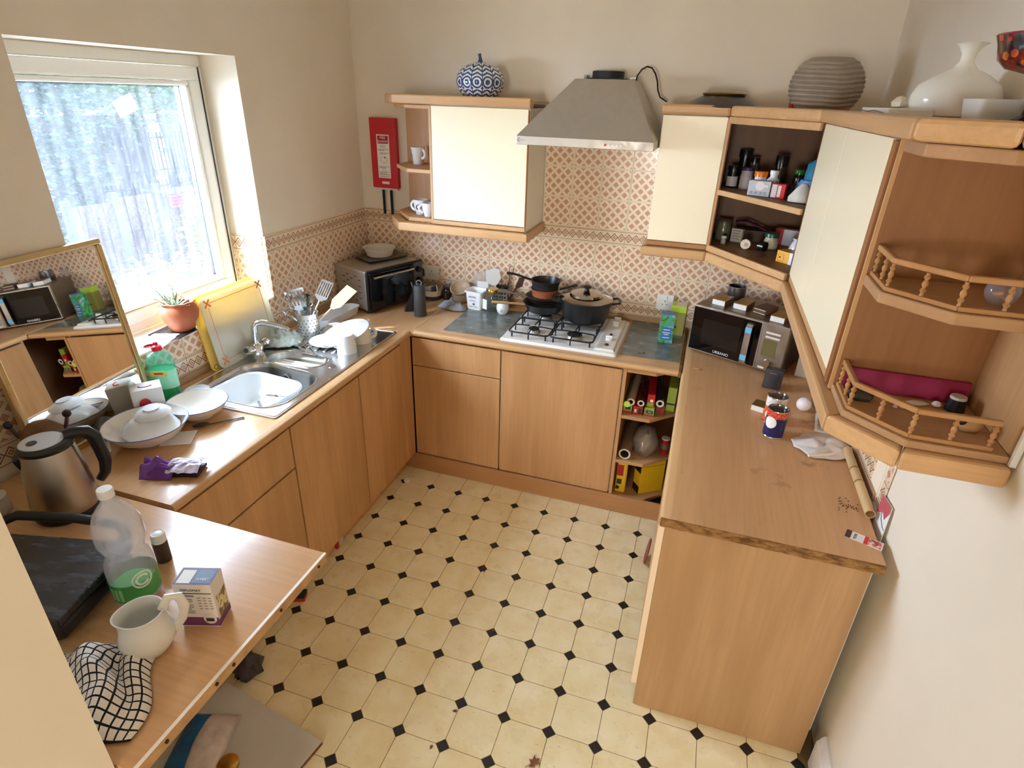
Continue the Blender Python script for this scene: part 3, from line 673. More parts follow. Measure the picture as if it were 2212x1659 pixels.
def support(x0, x1, y0, y1):
    z = 0.9105; mb = M(); r = 0.0045
    mb.tube([(a, b, z) for a, b in rrect(x1 - x0, y1 - y0, 0.02, 4, (x0 + x1) / 2, (y0 + y1) / 2)], r, 6, closed=True)
    for (cx, cy, rad) in [b for b in BUR if x0 < b[0] < x1 and y0 < b[1] < y1]:
        for dx, dy in ((1, 0), (-1, 0), (0, 1), (0, -1)):
            ex = x1 if dx > 0 else x0 if dx < 0 else cx; ey = y1 if dy > 0 else y0 if dy < 0 else cy
            ex = min(ex, cx + 0.10) if dx > 0 else max(ex, cx - 0.10) if dx < 0 else ex
            ey = min(ey, cy + 0.105) if dy > 0 else max(ey, cy - 0.105) if dy < 0 else ey
            mb.tube([(cx + dx * 0.022, cy + dy * 0.022, z + 0.004), (cx + dx * 0.06, cy + dy * 0.06, z + 0.003), (ex, ey, z)], r * 0.85, 6)
            for qx, qy in ((ex, ey),):
                mb.tube([(qx, qy, z), (qx, qy, 0.8795)], r * 0.8, 6)
    for px_, py_ in ((x0 + 0.015, y0 + 0.015), (x1 - 0.015, y0 + 0.015), (x1 - 0.015, y1 - 0.015), (x0 + 0.015, y1 - 0.015)):
        mb.tube([(px_, py_, z), (px_, py_, 0.8795)], r, 6)
    mb.build('pan_support', IRON, t, world=True, smooth=True)
support(1.100, 1.306, -0.540, -0.322); support(1.316, 1.530, -0.540, -0.322); support(1.100, 1.306, -0.316, -0.095); support(1.316, 1.530, -0.316, -0.095)
# slate worktop savers either side
s = NT('slate'); f = s.noise(s.coord(scale=(1.3, 2, 1)), 9, 6, 0.65)
s.set(s.ramp(f, (0.3, lin((84, 90, 86))), (0.5, lin((106, 112, 107))), (0.7, lin((132, 137, 131)))), s.ramp(f, (0.3, 0.12), (0.7, 0.3)), 0, 0.6); SLATE = s.m
def slab(label, x0, x1, y0, y1):
    o = M().box(x0, y0, 0, x1, y1, 0.0045).build('worktop_saver', SLATE, loc=(0, 0, 0.8655), bevel=0.001)
    tag(o, label, 'cutting board', 'slate worktop savers'); return o
slab('grey slate pattern worktop saver left of the hob', 0.745, 1.058, -0.542, -0.125)
slab('grey slate pattern worktop saver right of the hob', 1.662, 1.946, -0.515, -0.02)

# ------------------------------------------------------------------ pans on the hob
ENB = P((34, 34, 34), 0.35, 0, 0.3, 30)
def vessel(r0, r1, h, wall=0.003, base=0.0):
    return [(0, base), (r0, base), (r1, base + h), (r1 + 0.003, base + h + 0.002), (r1 - wall, base + h + 0.002), (r0 - wall, base + 0.004), (0, base + 0.004)]
ZP = 0.9158
t = thing('stockpot', 'large black lidded stockpot on the back right burner', 'pot', (1.425, -0.215, ZP))
M().lathe([(0, 0), (0.108, 0), (0.118, 0.01), (0.134, 0.108), (0.137, 0.112), (0.131, 0.112), (0.115, 0.012), (0, 0.006)], 44).build('body', ENB, t, smooth=True)
for sgn in (-1, 1):
    a = 0.25
    M().tube([(sgn * 0.128, -0.045, 0.098), (sgn * 0.172, -0.040, 0.104), (sgn * 0.180, 0.0, 0.105), (sgn * 0.172, 0.040, 0.104), (sgn * 0.128, 0.045, 0.098)], 0.0085, 8, flat=0.7).build('handle', BLACK, t, smooth=True, rz=a)
ld = M().lathe([(0.136, 0.1125), (0.140, 0.1135), (0.136, 0.1165), (0.085, 0.1275), (0, 0.131), (0, 0.128), (0.085, 0.1245), (0.133, 0.1135)], 44).build('lid', METAL((176, 170, 158), 0.16, 0.15), t, smooth=True)
M().lathe([(0.086, 0.1280), (0.090, 0.130), (0.084, 0.140), (0.02, 0.152), (0, 0.1525), (0, 0.149), (0.08, 0.136)], 44).build('lid_dome', METAL((186, 180, 168), 0.14, 0.15), ld, smooth=True)
M().lathe([(0, 0.153), (0.014, 0.153), (0.010, 0.162), (0.020, 0.168), (0.022, 0.176), (0.016, 0.182), (0, 0.183)], 20).build('lid_knob', BLACK, ld, smooth=True)
def pan(name, label, loc, r0, r1, h, m, hdl, rz, hm, grp=None, inner=None):
    t = thing(name, label, 'pan', loc, rz, grp)
    M().lathe([(0, 0), (r0, 0), (r1, h), (r1 + 0.002, h + 0.0015), (r1 - 0.003, h + 0.0015)], 36).build('body', m, t, smooth=True)
    M().lathe([(r1 - 0.003, h + 0.0013), (r0 - 0.003, 0.004), (0, 0.0035)], 36).build('inside', inner or ENB, t, smooth=True)
    M().tube(hdl, [0.009, 0.009, 0.0075, 0.010, 0.011, 0.009][:len(hdl)], 10, flat=0.7).build('handle', hm, t, smooth=True)
    return t
zz = ZP
pan('frying_pan', 'big black frying pan with pale wooden handle, bottom of the pan stack', (1.185, -0.165, zz), 0.092, 0.118, 0.046, ENB,
    [(-0.116, 0, 0.040), (-0.15, 0, 0.046), (-0.18, 0, 0.050), (-0.225, 0, 0.056), (-0.275, 0, 0.063), (-0.30, 0, 0.067)], 0.62, WOOD((216, 176, 120), 'x', 0.5))
pan('frying_pan', 'smaller black frying pan with grey handle in the middle of the stack', (1.180, -0.155, zz + 0.0475), 0.078, 0.102, 0.030, P((38, 34, 30), 0.3),
    [(-0.100, 0, 0.024), (-0.14, 0, 0.034), (-0.18, 0, 0.042), (-0.22, 0, 0.048), (-0.255, 0, 0.050)], 0.35, P((120, 108, 92), 0.5))
pan('saucepan', 'copper coloured saucepan nested in the stack of pans', (1.182, -0.155, zz + 0.079), 0.068, 0.078, 0.040, P((214, 128, 84), 0.28, 0.45),
    [(0.077, 0, 0.032), (0.11, 0, 0.040), (0.15, 0, 0.050), (0.18, 0, 0.056)], 0.45, P((40, 38, 38), 0.5))
pan('saucepan', 'small black milk pan on top of the stack of pans', (1.184, -0.155, zz + 0.121), 0.070, 0.080, 0.045, MATTBLK,
    [(-0.078, 0, 0.036), (-0.11, 0, 0.040), (-0.15, 0, 0.050), (-0.19, 0, 0.056), (-0.225, 0, 0.056)], -0.05, BLACK)

# ------------------------------------------------------------------ sink
NS = 8
def rr2(x0, x1, y0, y1, r, n=NS): return rrect(x1 - x0, y1 - y0, r, n, (x0 + x1) / 2, (y0 + y1) / 2)
outer = rr2(0.052, 0.543, -1.628, -0.672, 0.012)
def wobble(p, k): return p
b1 = rr2(0.112, 0.508, -1.585, -1.225, 0.10); b2 = rr2(0.150, 0.432, -1.205, -1.075, 0.062)
b1 = [(x, y + 0.05 * max(0, (x - 0.30) / 0.2) * (1 if y > -1.35 else 0) * -0.6) for x, y in b1]
SINKM = METAL((214, 214, 213), 0.22, 0.06, 5)
t = thing('kitchen_sink', 'stainless steel one and a half bowl sink with ridged drainer', 'sink', (0.3, -1.15, 0.8656))
tri = tessellate_polygon([[Vector((x, y, 0)) for x, y in l] for l in (outer, b1, b2)])
allp = outer + b1 + b2; zt = 0.8705
mb = M().add([(x, y, zt) for x, y in allp], [tuple(f) for f in tri])
mb.add([(x, y, zt) for x, y in outer] + [(x, y, 0.8657) for x, y in outer], [(i, (i + 1) % len(outer), len(outer) + (i + 1) % len(outer), len(outer) + i) for i in range(len(outer))])
mb.build('sink_top', SINKM, t, world=True)
def bowl(pts, depth, name):
    cx = sum(p[0] for p in pts) / len(pts); cy = sum(p[1] for p in pts) / len(pts); n = len(pts); rings = []
    for sc_, z in ((1.0, zt), (0.985, zt - 0.006), (0.965, zt - 0.02), (0.93, zt - depth + 0.03), (0.88, zt - depth + 0.008), (0.75, zt - depth)):
        rings.append([(cx + (x - cx) * sc_, cy + (y - cy) * sc_, z) for x, y in pts])
    return loft(M(), rings, False, True).build(name, SINKM, t, world=True, smooth=True), cx, cy
bo, bx, by = bowl(b1, 0.135, 'main_bowl'); M().lathe([(0.045, zt - 0.1345), (0.03, zt - 0.134), (0.0, zt - 0.1335)], 20, bx, by).build('waste', CHROME, bo, world=True)
bo2, bx2, by2 = bowl(b2, 0.09, 'half_bowl'); M().lathe([(0.035, zt - 0.0895), (0.02, zt - 0.089), (0.0, zt - 0.0885)], 20, bx2, by2).build('waste', CHROME, bo2, world=True)
for r, mm in ((0.017, CHROME), (0.011, BLACK)): M().cyl(r, 0, 0.003 if r > 0.012 else 0.004, 16).move(0.30, -1.249, 0.826, rx=PI / 2 + 0.1).build('overflow', mm, bo, world=True)
for pts in (b1, b2): M().tube([(x, y, zt + 0.0005) for x, y in pts], 0.0032, 6, closed=True).build('bowl_rim', SINKM, t, world=True, smooth=True)
M().tube([(x, y, zt - 0.0005) for x, y in rr2(0.060, 0.536, -1.620, -0.680, 0.012)], 0.003, 6, closed=True).build('outer_rim', SINKM, t, world=True, smooth=True)
for k in range(7): M().tube([(0.17 + 0.045 * k, -1.03, zt), (0.17 + 0.045 * k, -1.02, zt + 0.003), (0.17 + 0.045 * k, -0.74, zt + 0.003), (0.17 + 0.045 * k, -0.72, zt)], 0.005, 6).build('drainer_ridge', SINKM, t, world=True, smooth=True)
M().lathe([(0.0, zt + 0.002), (0.017, zt + 0.002), (0.019, zt + 0.0003)], 20, 0.478, -1.155).build('waste_control', CHROME, t, world=True)
# mixer tap
ZS = zt + 0.0004
t = thing('mixer_tap', 'chrome mixer tap with two cross handles behind the sink bowls', 'tap', (0.090, -1.165, ZS))
M().lathe([(0, 0), (0.034, 0), (0.034, 0.008), (0.028, 0.03), (0.025, 0.05), (0.018, 0.058), (0, 0.06)], 24).build('base', CHROME, t, smooth=True)
M().tube([(0, 0, 0.055), (0, 0.0, 0.10), (0.002, 0.004, 0.135), (0.010, 0.012, 0.150), (0.03, 0.026, 0.152), (0.10, 0.058, 0.134), (0.125, 0.068, 0.122), (0.130, 0.070, 0.112)], [0.017, 0.0155, 0.015, 0.015, 0.0145, 0.012, 0.011, 0.011], 14).build('spout', CHROME, t, smooth=True)
for sg, a in ((-1, 0.0), (1, 0.0)):
    hd = M().lathe([(0, 0.0), (0.013, 0.0), (0.013, 0.02), (0.021, 0.024), (0.022, 0.05), (0.018, 0.058), (0, 0.059)], 8).move(0.004, sg * 0.018, 0.03, rx=-sg * PI / 2 * 0.80).build('handle', CHROME, t, smooth=True)
    M().cyl(0.011, 0.059, 0.0605, 12).move(0.004, sg * 0.018, 0.03, rx=-sg * PI / 2 * 0.80).build('handle_cap', P((70, 80, 90), 0.3), hd)

# washing-up bowl and cutlery in it
t = thing('washing_up_bowl', 'white plastic washing-up bowl sitting in the main sink bowl', 'basin', (0.300, -1.440, 0.7375))
rings = []
for wd, dp, rr_, z in ((0.25, 0.20, 0.05, 0.0), (0.27, 0.215, 0.06, 0.01), (0.310, 0.252, 0.070, 0.118), (0.330, 0.270, 0.080, 0.122), (0.332, 0.272, 0.080, 0.116), (0.322, 0.262, 0.078, 0.115), (0.324, 0.264, 0.078, 0.1235), (0.304, 0.246, 0.068, 0.1195), (0.262, 0.208, 0.055, 0.014), (0.24, 0.19, 0.05, 0.005)):
    rings.append([(x, y, z) for x, y in rrect(wd, dp, rr_, 7)])
loft(M(), rings).build('body', P((240, 243, 243), 0.3), t, smooth=True, rz=-0.10)
def cutlery(kind, label, loc, rz, rx=0.0, m=None, length=0.19, grp=None, cat=None, ry=0.0):
    t = thing(kind, label, cat or kind.split('_')[-1], loc, rz, grp); t.rotation_euler = (rx, ry, rz)
    m = m or CHROME; L_ = length; mb = M()
    mb.tube([(0, -L_ / 2, 0.003), (0, -L_ / 6, 0.004), (0, L_ * 0.14, 0.003), (0, L_ * 0.2, 0.003)], [0.0055, 0.004, 0.0028, 0.0032], 8, flat=0.5)
    mb.build('handle', m, t, smooth=True)
    if 'spoon' in kind: M().lathe([(0, 0.0), (0.013, 0.0025), (0.019, 0.006), (0.0185, 0.0068), (0.012, 0.0038), (0, 0.0015)], 18, 0, L_ * 0.35, 0.9, 1.5).move(0, L_ * 0.35 - L_ * 0.35).build('bowl', m, t, smooth=True)
    elif 'fork' in kind:
        M().prism([(-0.004, L_ * 0.18), (0.004, L_ * 0.18), (0.011, L_ * 0.27), (0.011, L_ * 0.31), (-0.011, L_ * 0.31), (-0.011, L_ * 0.27)], 0.001, 0.0035).build('fork_head', m, t)
        for k in range(4): M().box(-0.011 + k * 0.0062, L_ * 0.31, 0.001, -0.0075 + k * 0.0062, L_ * 0.5, 0.0035).build('tine', m, t)
    else: M().prism([(-0.005, L_ * 0.16), (0.006, L_ * 0.16), (0.010, L_ * 0.3), (0.008, L_ * 0.52), (0.0, L_ * 0.56), (-0.005, L_ * 0.5)], 0.001, 0.003).build('blade', m, t)
    return t
cutlery('table_knife', 'steel knife lying inside the white washing-up bowl', (0.300, -1.425, 0.7446), 0.85, cat='knife')
cutlery('dinner_fork', 'slotted steel utensil leaning over the washing-up bowl side', (0.415, -1.385, 0.815), 2.5, 0.35, cat='fork')

# ------------------------------------------------------------------ drying crockery and the drainer
def mug_mesh(t, r0, r1, h, m=CERW, wall=0.0035, hr=None, hz=0.5, mid=None, up=True, hang=0.0):
    mid = mid or (r0 + r1) / 2
    prof = [(0, 0), (r0, 0), (r0 + 0.002, 0.003), (mid, h * 0.5), (r1, h), (r1 - wall, h), (mid - wall, h * 0.5), (r0 - wall, 0.006), (0, 0.006)]
    mb = M().lathe(prof, 32)
    if not up: mb.v = [(x, -y, h - z) for x, y, z in mb.v]
    mb.build('cup', m, t, smooth=True)
    hr = hr or h * 0.30; zc = h * hz if up else h * (1 - hz)
    rb = mid - 0.002
    hd = M().tube([(rb + hr * 1.05 * math.sin(a) , 0, zc + hr * math.cos(a)) for a in [PI * k / 12 for k in range(13)]], 0.0048, 8, flat=1.5)
    hd.build('handle', m, t, smooth=True, rz=hang)
t = thing('mug', 'white mug upside down at the front edge of the drainer', 'mug', (0.448, -0.985, ZS)); mug_mesh(t, 0.033, 0.046, 0.088, up=False, hang=math.radians(-165), mid=0.044)
t = thing('mug', 'wide cream cup upside down under the plate on the drainer', 'mug', (0.440, -0.845, ZS)); mug_mesh(t, 0.036, 0.052, 0.080, P((238, 232, 216), 0.15), up=False, hang=math.radians(30), mid=0.048)
def plate(name, label, r, loc, tilt=(0, 0), m=CERW, deep=0.02, grp=None, rim=None):
    t = thing(name, label, 'plate' if 'plate' in name else 'bowl', loc, 0, grp); t.rotation_euler = (tilt[0], tilt[1], 0)
    M().lathe([(0, 0.0), (r * 0.6, 0.0), (r * 0.66, 0.004), (r * 0.98, deep), (r, deep + 0.0015), (r * 0.98, deep + 0.003), (r * 0.64, 0.007), (r * 0.58, 0.004), (0, 0.0035)], 40).build('dish', m, t, smooth=True)
    if rim: M().tube([(r * math.cos(a) * 0.998, r * math.sin(a) * 0.998, deep + 0.0018) for a in [2 * PI * k / 40 for k in range(40)]], 0.0014, 5, closed=True).build('rim_line', rim, t)
    return t
BLU = P((70, 96, 150), 0.3)
t = plate('dinner_plate', 'white plate resting upturned across the two drying cups', 0.122, (0.376, -0.898, 0.946), rim=P((190, 200, 215), 0.3))
aim(t, (0.7 * 0.30, 0.71 * 0.30, -0.953))
t = plate('side_plate', 'smaller white plate tucked under the drying plate on the drainer', 0.088, (0.325, -0.950, ZS + 0.004), (0.0, 0.0), rim=P((190, 200, 215), 0.3))
t = plate('soup_bowl', 'white soup bowl upturned against the drying plate by the utensil pot', 0.072, (0.262, -0.790, ZS + 0.035), (PI, 0.05), deep=0.03)
for k, (x, y, a) in enumerate(((0.245, -1.045, 1.15), (0.262, -1.035, 1.0), (0.285, -1.03, 0.85))):
    cutlery('table_fork' if k != 1 else 'table_spoon', ['steel fork on the drainer nearest the wall', 'steel spoon between two forks on the drainer', 'steel fork on the drainer nearest the cups'][k], (x, y, ZS + 0.004), a, m=CHROME, cat='cutlery')
# perforated steel utensil pot and what stands in it
t = thing('utensil_pot', 'perforated stainless utensil pot at the back of the drainer', 'pot', (0.170, -0.885, ZS))
M().lathe([(0, 0), (0.052, 0), (0.052, 0.123), (0.054, 0.125), (0.0505, 0.125), (0.0505, 0.003), (0, 0.003)], 36).build('pot_body', METAL((232, 232, 230), 0.3, 0.1), t, smooth=True)
hm_ = P((96, 104, 98), 0.6)
mb = M()
for zi in range(6):
    for k in range(18):
        a = 2 * PI * (k + (zi % 2) * 0.5) / 18; frm = len(mb.v); mb.cyl(0.0034, 0, 0.0012, 6); mb.move(0, 0, 0, ry=PI / 2, frm=frm); mb.move(0.0518, 0, 0.018 + zi * 0.016, frm=frm); mb.move(rz=a, frm=frm)
ho = mb.build('perforation', hm_, t); ho['kind'] = 'stuff'
def utensil(name, label, top, head, m, hm=None, foot=(0, 0, 0.008), cat='utensil'):
    """handle runs from the pot floor to the head; head is built in a local frame whose +z points along the handle"""
    base = Vector((0.170, -0.885, ZS)) + Vector(foot); tp = Vector(top); d = tp - base; L_ = d.length
    t = thing(name, label, cat, tuple(base)); aim(t, d)
    M().tube([(0, 0, 0.0), (0, 0, L_ * 0.5), (0, 0, L_)], [0.005, 0.0042, 0.0036], 8).build('handle', hm or m, t, smooth=True)
    head(t, L_, m); return t
def h_slot(wd, hgt, n, bend=0.0, yaw=0.0):
    def f(t, L_, m):
        a = M().prism([(-0.008, 0), (0.008, 0), (wd / 2, 0.02), (wd / 2, 0.028), (-wd / 2, 0.028), (-wd / 2, 0.02)], -0.0012, 0.0012, 'y').move(0, 0, L_, rz=yaw)
        st = wd / (2 * n + 1)
        for k in range(n + 1): fr = len(a.v); a.box(-wd / 2 + 2 * k * st, -0.0012, 0.028, -wd / 2 + (2 * k + 1) * st, 0.0012, hgt - 0.012); a.move(0, 0, L_, rz=yaw, frm=fr)
        fr = len(a.v); a.box(-wd / 2, -0.0012, hgt - 0.012, wd / 2, 0.0012, hgt); a.move(0, 0, L_, rz=yaw, frm=fr)
        a.build('slotted_head', m, t)
    return f
def h_flat(wd, hgt, th=0.003, yaw=0.0):
    def f(t, L_, m): M().prism([(-0.008, 0), (0.008, 0), (wd / 2, 0.035), (wd / 2, hgt), (-wd / 2, hgt - 0.012), (-wd / 2, 0.035)], -th / 2, th / 2, 'y').move(0, 0, L_, rz=yaw).build('blade', m, t)
    return f
def h_spoon(r, L2, yaw=0.0):
    def f(t, L_, m): M().lathe([(0, 0), (r * 0.7, 0.004), (r, 0.012), (r * 0.97, 0.012), (r * 0.6, 0.006), (0, 0.003)], 18, 0, 0, 1.0, L2).move(0, 0, L_ + r * L2, rx=PI / 2, rz=yaw).build('bowl', m, t, smooth=True)
    return f
utensil('fish_slice', 'wide shiny slotted fish slice at left in the utensil pot', (0.150, -0.895, 1.005), h_slot(0.095, 0.110, 5), CHROME, foot=(0.01, 0.0, 0.008))
utensil('slotted_turner', 'grey slotted turner leaning right in the utensil pot', (0.190, -0.800, 1.030), h_slot(0.062, 0.11, 5), METAL((210, 210, 205), 0.35), foot=(-0.01, -0.03, 0.008))
utensil('wooden_spatula', 'pale wooden spatula leaning far right out of the utensil pot', (0.255, -0.800, 1.000), h_flat(0.056, 0.15, 0.005), WOOD((240, 214, 168), 'z', 0.6), foot=(-0.02, -0.02, 0.008))
utensil('serving_spoon', 'dark edged serving spoon in the middle of the utensil pot', (0.178, -0.862, 1.015), h_spoon(0.024, 1.5), CHROME, foot=(0.02, 0.015, 0.008))
utensil('table_knife', 'upright knife between the slices in the utensil pot', (0.178, -0.898, 1.01), h_flat(0.024, 0.095, 0.002), CHROME, cat='knife', foot=(0.0, 0.03, 0.008))
utensil('kitchen_tongs', 'thin utensil pointing left from the utensil pot', (0.120, -0.955, 1.00), h_spoon(0.008, 2.2), CHROME, foot=(0.02, 0.02, 0.008))
# long white dish behind the pot
t = thing('butter_dish', 'long narrow white dish standing behind the utensil pot', 'dish', (0.165, -0.62, 0.8655), math.radians(-5))
rings = [[(x, y, z) for x, y in rrect(a, b, r, 5)] for a, b, r, z in ((0.06, 0.27, 0.02, 0), (0.085, 0.30, 0.03, 0.045), (0.088, 0.304, 0.03, 0.047), (0.08, 0.295, 0.028, 0.046), (0.056, 0.26, 0.02, 0.006))]
loft(M(), rings).build('body', CERW, t, smooth=True)
# cloth by the tap
tag(M().grid(cloth_fn(0.20, 0.15, 0.055, 3.3), 26, 22).build('dish_cloth', P((214, 228, 222), 0.9, 0, 0.35, 26), loc=(0.105, -1.010, ZS + 0.001), rz=0.6, smooth=True, solid=0.002), 'crumpled pale green dish cloth lying between tap and utensil pot', 'cloth')
# serving tray and yellow chopping board leaning on the sill
def leaning(name, label, cat, y0, y1, hgt, th, xb, xt, zb, m, r=0.03, dy=0.0):
    t = thing(name, label, cat, (xb, (y0 + y1) / 2, zb)); ang = -math.atan2(xb - xt, hgt); t.rotation_euler = (dy, ang, 0)
    pts = rrect(y1 - y0, hgt, r, 6, 0, hgt / 2)
    M().prism(pts, -th / 2, th / 2, 'x').build('board', m, t, bevel=0.002)
    return t
def lucent(name, col, tr, rough=0.15):
    s = NT(name); s.set(lin(col), rough, 0, 0.5); tl = s.n('ShaderNodeBsdfTranslucent'); tl.inputs[0].default_value = lin(col)
    mx = s.n('ShaderNodeMixShader'); mx.inputs[0].default_value = tr; s.l(s.b.outputs[0], mx.inputs[1]); s.l(tl.outputs[0], mx.inputs[2]); s.l(mx.outputs[0], s.out.inputs[0]); return s.m
TRAYM = lucent('tray_plastic', (238, 236, 220), 0.45)
bpy.data.objects['window_sticker'].data.materials[0] = lucent('sticker_paper', (252, 252, 252), 0.5)
t = leaning('serving_tray', 'cream tray with orange fleur corner motifs leaning behind the tap', 'tray', -1.365, -0.975, 0.315, 0.006, 0.062, 0.012, ZS + 0.001, TRAYM, 0.03, 0.0)
ORG = P((222, 128, 50), 0.4)
for z in (0.030, 0.285): B('print_line', ORG, (0.0031, -0.145, z), (0.0036, 0.145, z + 0.0022), t, world=False)
for y in (-0.158, 0.156): B('print_line', ORG, (0.0031, y, 0.045), (0.0036, y + 0.0022, 0.27), t, world=False)
for y, z in ((-0.157, 0.031), (0.157, 0.031), (-0.157, 0.286), (0.157, 0.286)):
    mb = M()
    for k in range(4):
        a = PI / 4 + k * PI / 2; c_, s_ = math.cos(a), math.sin(a)
        mb.prism([(y + 0.003 * -s_, z + 0.003 * c_), (y + 0.02 * c_ - 0.004 * s_, z + 0.02 * s_ + 0.004 * c_), (y + 0.023 * c_, z + 0.023 * s_), (y + 0.02 * c_ + 0.004 * s_, z + 0.02 * s_ - 0.004 * c_), (y + 0.003 * s_, z - 0.003 * c_)], 0.0031, 0.0037, 'x')
    mb.build('fleur_motif', ORG, t)
t = leaning('chopping_board', 'translucent yellow chopping board behind the cream tray', 'board', -1.395, -1.015, 0.33, 0.008, 0.046, -0.004, 0.8662, lucent('yellow_plastic', (252, 226, 120), 0.55), 0.03)
M().lathe([(0.008, -0.001), (0.008, 0.001), (0.011, 0.001), (0.011, -0.001), (0.008, -0.001)], 14).move(0.004, -0.168, 0.022, ry=PI / 2).build('hanging_hole', P((150, 120, 50), 0.5), t)

# ------------------------------------------------------------------ mini oven
WT = 0.8656
t = thing('mini_oven', 'silver and black table-top mini oven in the back left corner', 'oven', (0.275, -0.487, WT), math.radians(68))
OW, OD, OH = 0.395, 0.283, 0.238        # local: x along the front, +y into the oven
SIL = METAL((204, 202, 196), 0.42, 0.12, 25)
M().box(0, 0.012, 0.016, OW, OD, OH).build('body', SIL, t, bevel=0.008)
M().box(-0.004, -0.006, 0.014, OW + 0.004, 0.0115, OH + 0.004).build('front_frame', BLACK, t, bevel=0.006)
M().box(0.010, -0.016, 0.030, OW - 0.075, -0.0065, OH - 0.010).build('door', P((18, 18, 19), 0.08), t, bevel=0.003)
M().tube([(0.025, -0.036, OH - 0.030), (OW - 0.090, -0.036, OH - 0.030)], 0.006, 10).build('door_handle', METAL((225, 222, 214), 0.3), t, smooth=True)
for x in (0.032, OW - 0.098): M().box(x - 0.004, -0.033, OH - 0.034, x + 0.004, -0.0165, OH - 0.026).build('handle_stay', BLACK, t)
M().box(OW - 0.068, -0.0085, 0.022, OW - 0.004, -0.0065, OH - 0.004).build('control_panel', DARKSTEEL, t)
for z in (0.070, 0.130, 0.192): M().cyl(0.017, 0, 0.018, 18, r1=0.015).move(OW - 0.036, -0.009, z, rx=PI / 2).build('knob', BLACK, t, smooth=True)
for x, y in ((0.02, 0.03), (OW - 0.02, 0.03), (0.02, OD - 0.03), (OW - 0.02, OD - 0.03)): M().cyl(0.014, 0, 0.0158, 12, x, y).build('foot', BLACK, t)
for r in range(9):
    for c in range(5):
        if (r + c) % 2 and not (c in (1, 2) and 2 < r < 7): M().box(-0.0012, 0.055 + c * 0.035, 0.06 + r * 0.017, -0.0002, 0.078 + c * 0.035, 0.064 + r * 0.017).build('vent_slot', P((60, 58, 54), 0.6), t)
t = thing('baking_tray', 'grey baking tray lying on top of the mini oven', 'tray', (0.185, -0.165, WT + OH + 0.0005), math.radians(62))
rings = [[(x, y, z) for x, y in rrect(a, b, 0.012, 4)] for a, b, z in ((0.24, 0.17, 0.0), (0.262, 0.19, 0.012), (0.27, 0.198, 0.013), (0.256, 0.184, 0.0115), (0.236, 0.166, 0.0016))]
loft(M(), rings).build('body', METAL((150, 146, 138), 0.4, 0.2), t, smooth=True)
t = thing('plastic_bowl', 'cloudy white plastic bowl on the baking tray over the mini oven', 'bowl', (0.160, -0.135, WT + OH + 0.0026))
M().lathe([(0, 0), (0.068, 0), (0.074, 0.004), (0.084, 0.042), (0.094, 0.046), (0.094, 0.050), (0.081, 0.0465), (0.070, 0.005), (0, 0.003)], 40).build('body', P((232, 226, 214), 0.35), t, smooth=True)
# dark grey cylinder speaker with strap, and black stand next to it
t = thing('bottle_cover', 'tall dark grey cylinder with cord loop standing before the mini oven', 'container', (0.535, -0.385, WT))
M().lathe([(0, 0), (0.034, 0), (0.035, 0.004), (0.031, 0.165), (0.027, 0.172), (0, 0.172)], 28).build('body', P((70, 70, 70), 0.6, 0, 0.2, 60), t, smooth=True)
M().tube([(-0.012, 0, 0.172), (-0.016, 0, 0.190), (0.0, 0, 0.200), (0.016, 0, 0.190), (0.012, 0, 0.172)], 0.004, 8).build('loop', P((110, 108, 104), 0.7), t, smooth=True)
t = thing('charger_stand', 'black wedge shaped stand with plug beside the mini oven front', 'stand', (0.462, -0.325, WT), 0.5)
M().prism([(-0.05, 0), (0.03, 0), (0.03, 0.012), (0.012, 0.11), (0.0, 0.115), (-0.004, 0.105), (-0.045, 0.012)], -0.022, 0.022, 'y').build('body', BLACK, t, bevel=0.003)
M().tube([(0.005, 0, 0.112), (0.002, 0.0, 0.14), (-0.004, 0.02, 0.16)], 0.004, 8).build('cord', BLACK, t, smooth=True)
# wall sockets
def socket(label, x, z, wd, plugs):
    t = thing('wall_socket', label, 'socket', (x, -0.0088, z))
    M().box(-wd / 2, -0.010, -0.043, wd / 2, 0, 0.043).build('plate', P((240, 238, 230), 0.3), t, bevel=0.002)
    for k, cx in enumerate((-0.032, 0.032) if wd > 0.12 else (0.0,)):
        M().box(cx - 0.007, -0.0135, 0.018, cx + 0.007, -0.0102, 0.036).build('rocker_switch', WHITE, t)
        for dx, dz, ww, hh in ((0, 0.006, 0.004, 0.008), (-0.011, -0.012, 0.006, 0.004), (0.011, -0.012, 0.006, 0.004)): M().box(cx + dx - ww / 2, -0.0104, dz - hh / 2, cx + dx + ww / 2, -0.0101, dz + hh / 2).build('socket_hole', BLACK, t)
    for cx in plugs:
        pg = M().prism([(-0.025, -0.024), (0.025, -0.024), (0.022, 0.018), (0.008, 0.026), (-0.008, 0.026), (-0.022, 0.018)], -0.048, -0.0105, 'y').move(cx, 0, 0).build('plug', BLACK, t, bevel=0.003)
        M().tube([(cx, -0.03, -0.024), (cx, -0.032, -0.06), (cx - 0.01, -0.02, -0.085)], 0.0035, 6).build('flex', BLACK, pg, smooth=True)
    return t
socket('white double wall socket with black plugs behind the mini oven', 0.405, 1.003, 0.147, (-0.036,))
socket('white cooker wall switch between the stockpot and tea boxes', 1.820, 0.995, 0.088, ())
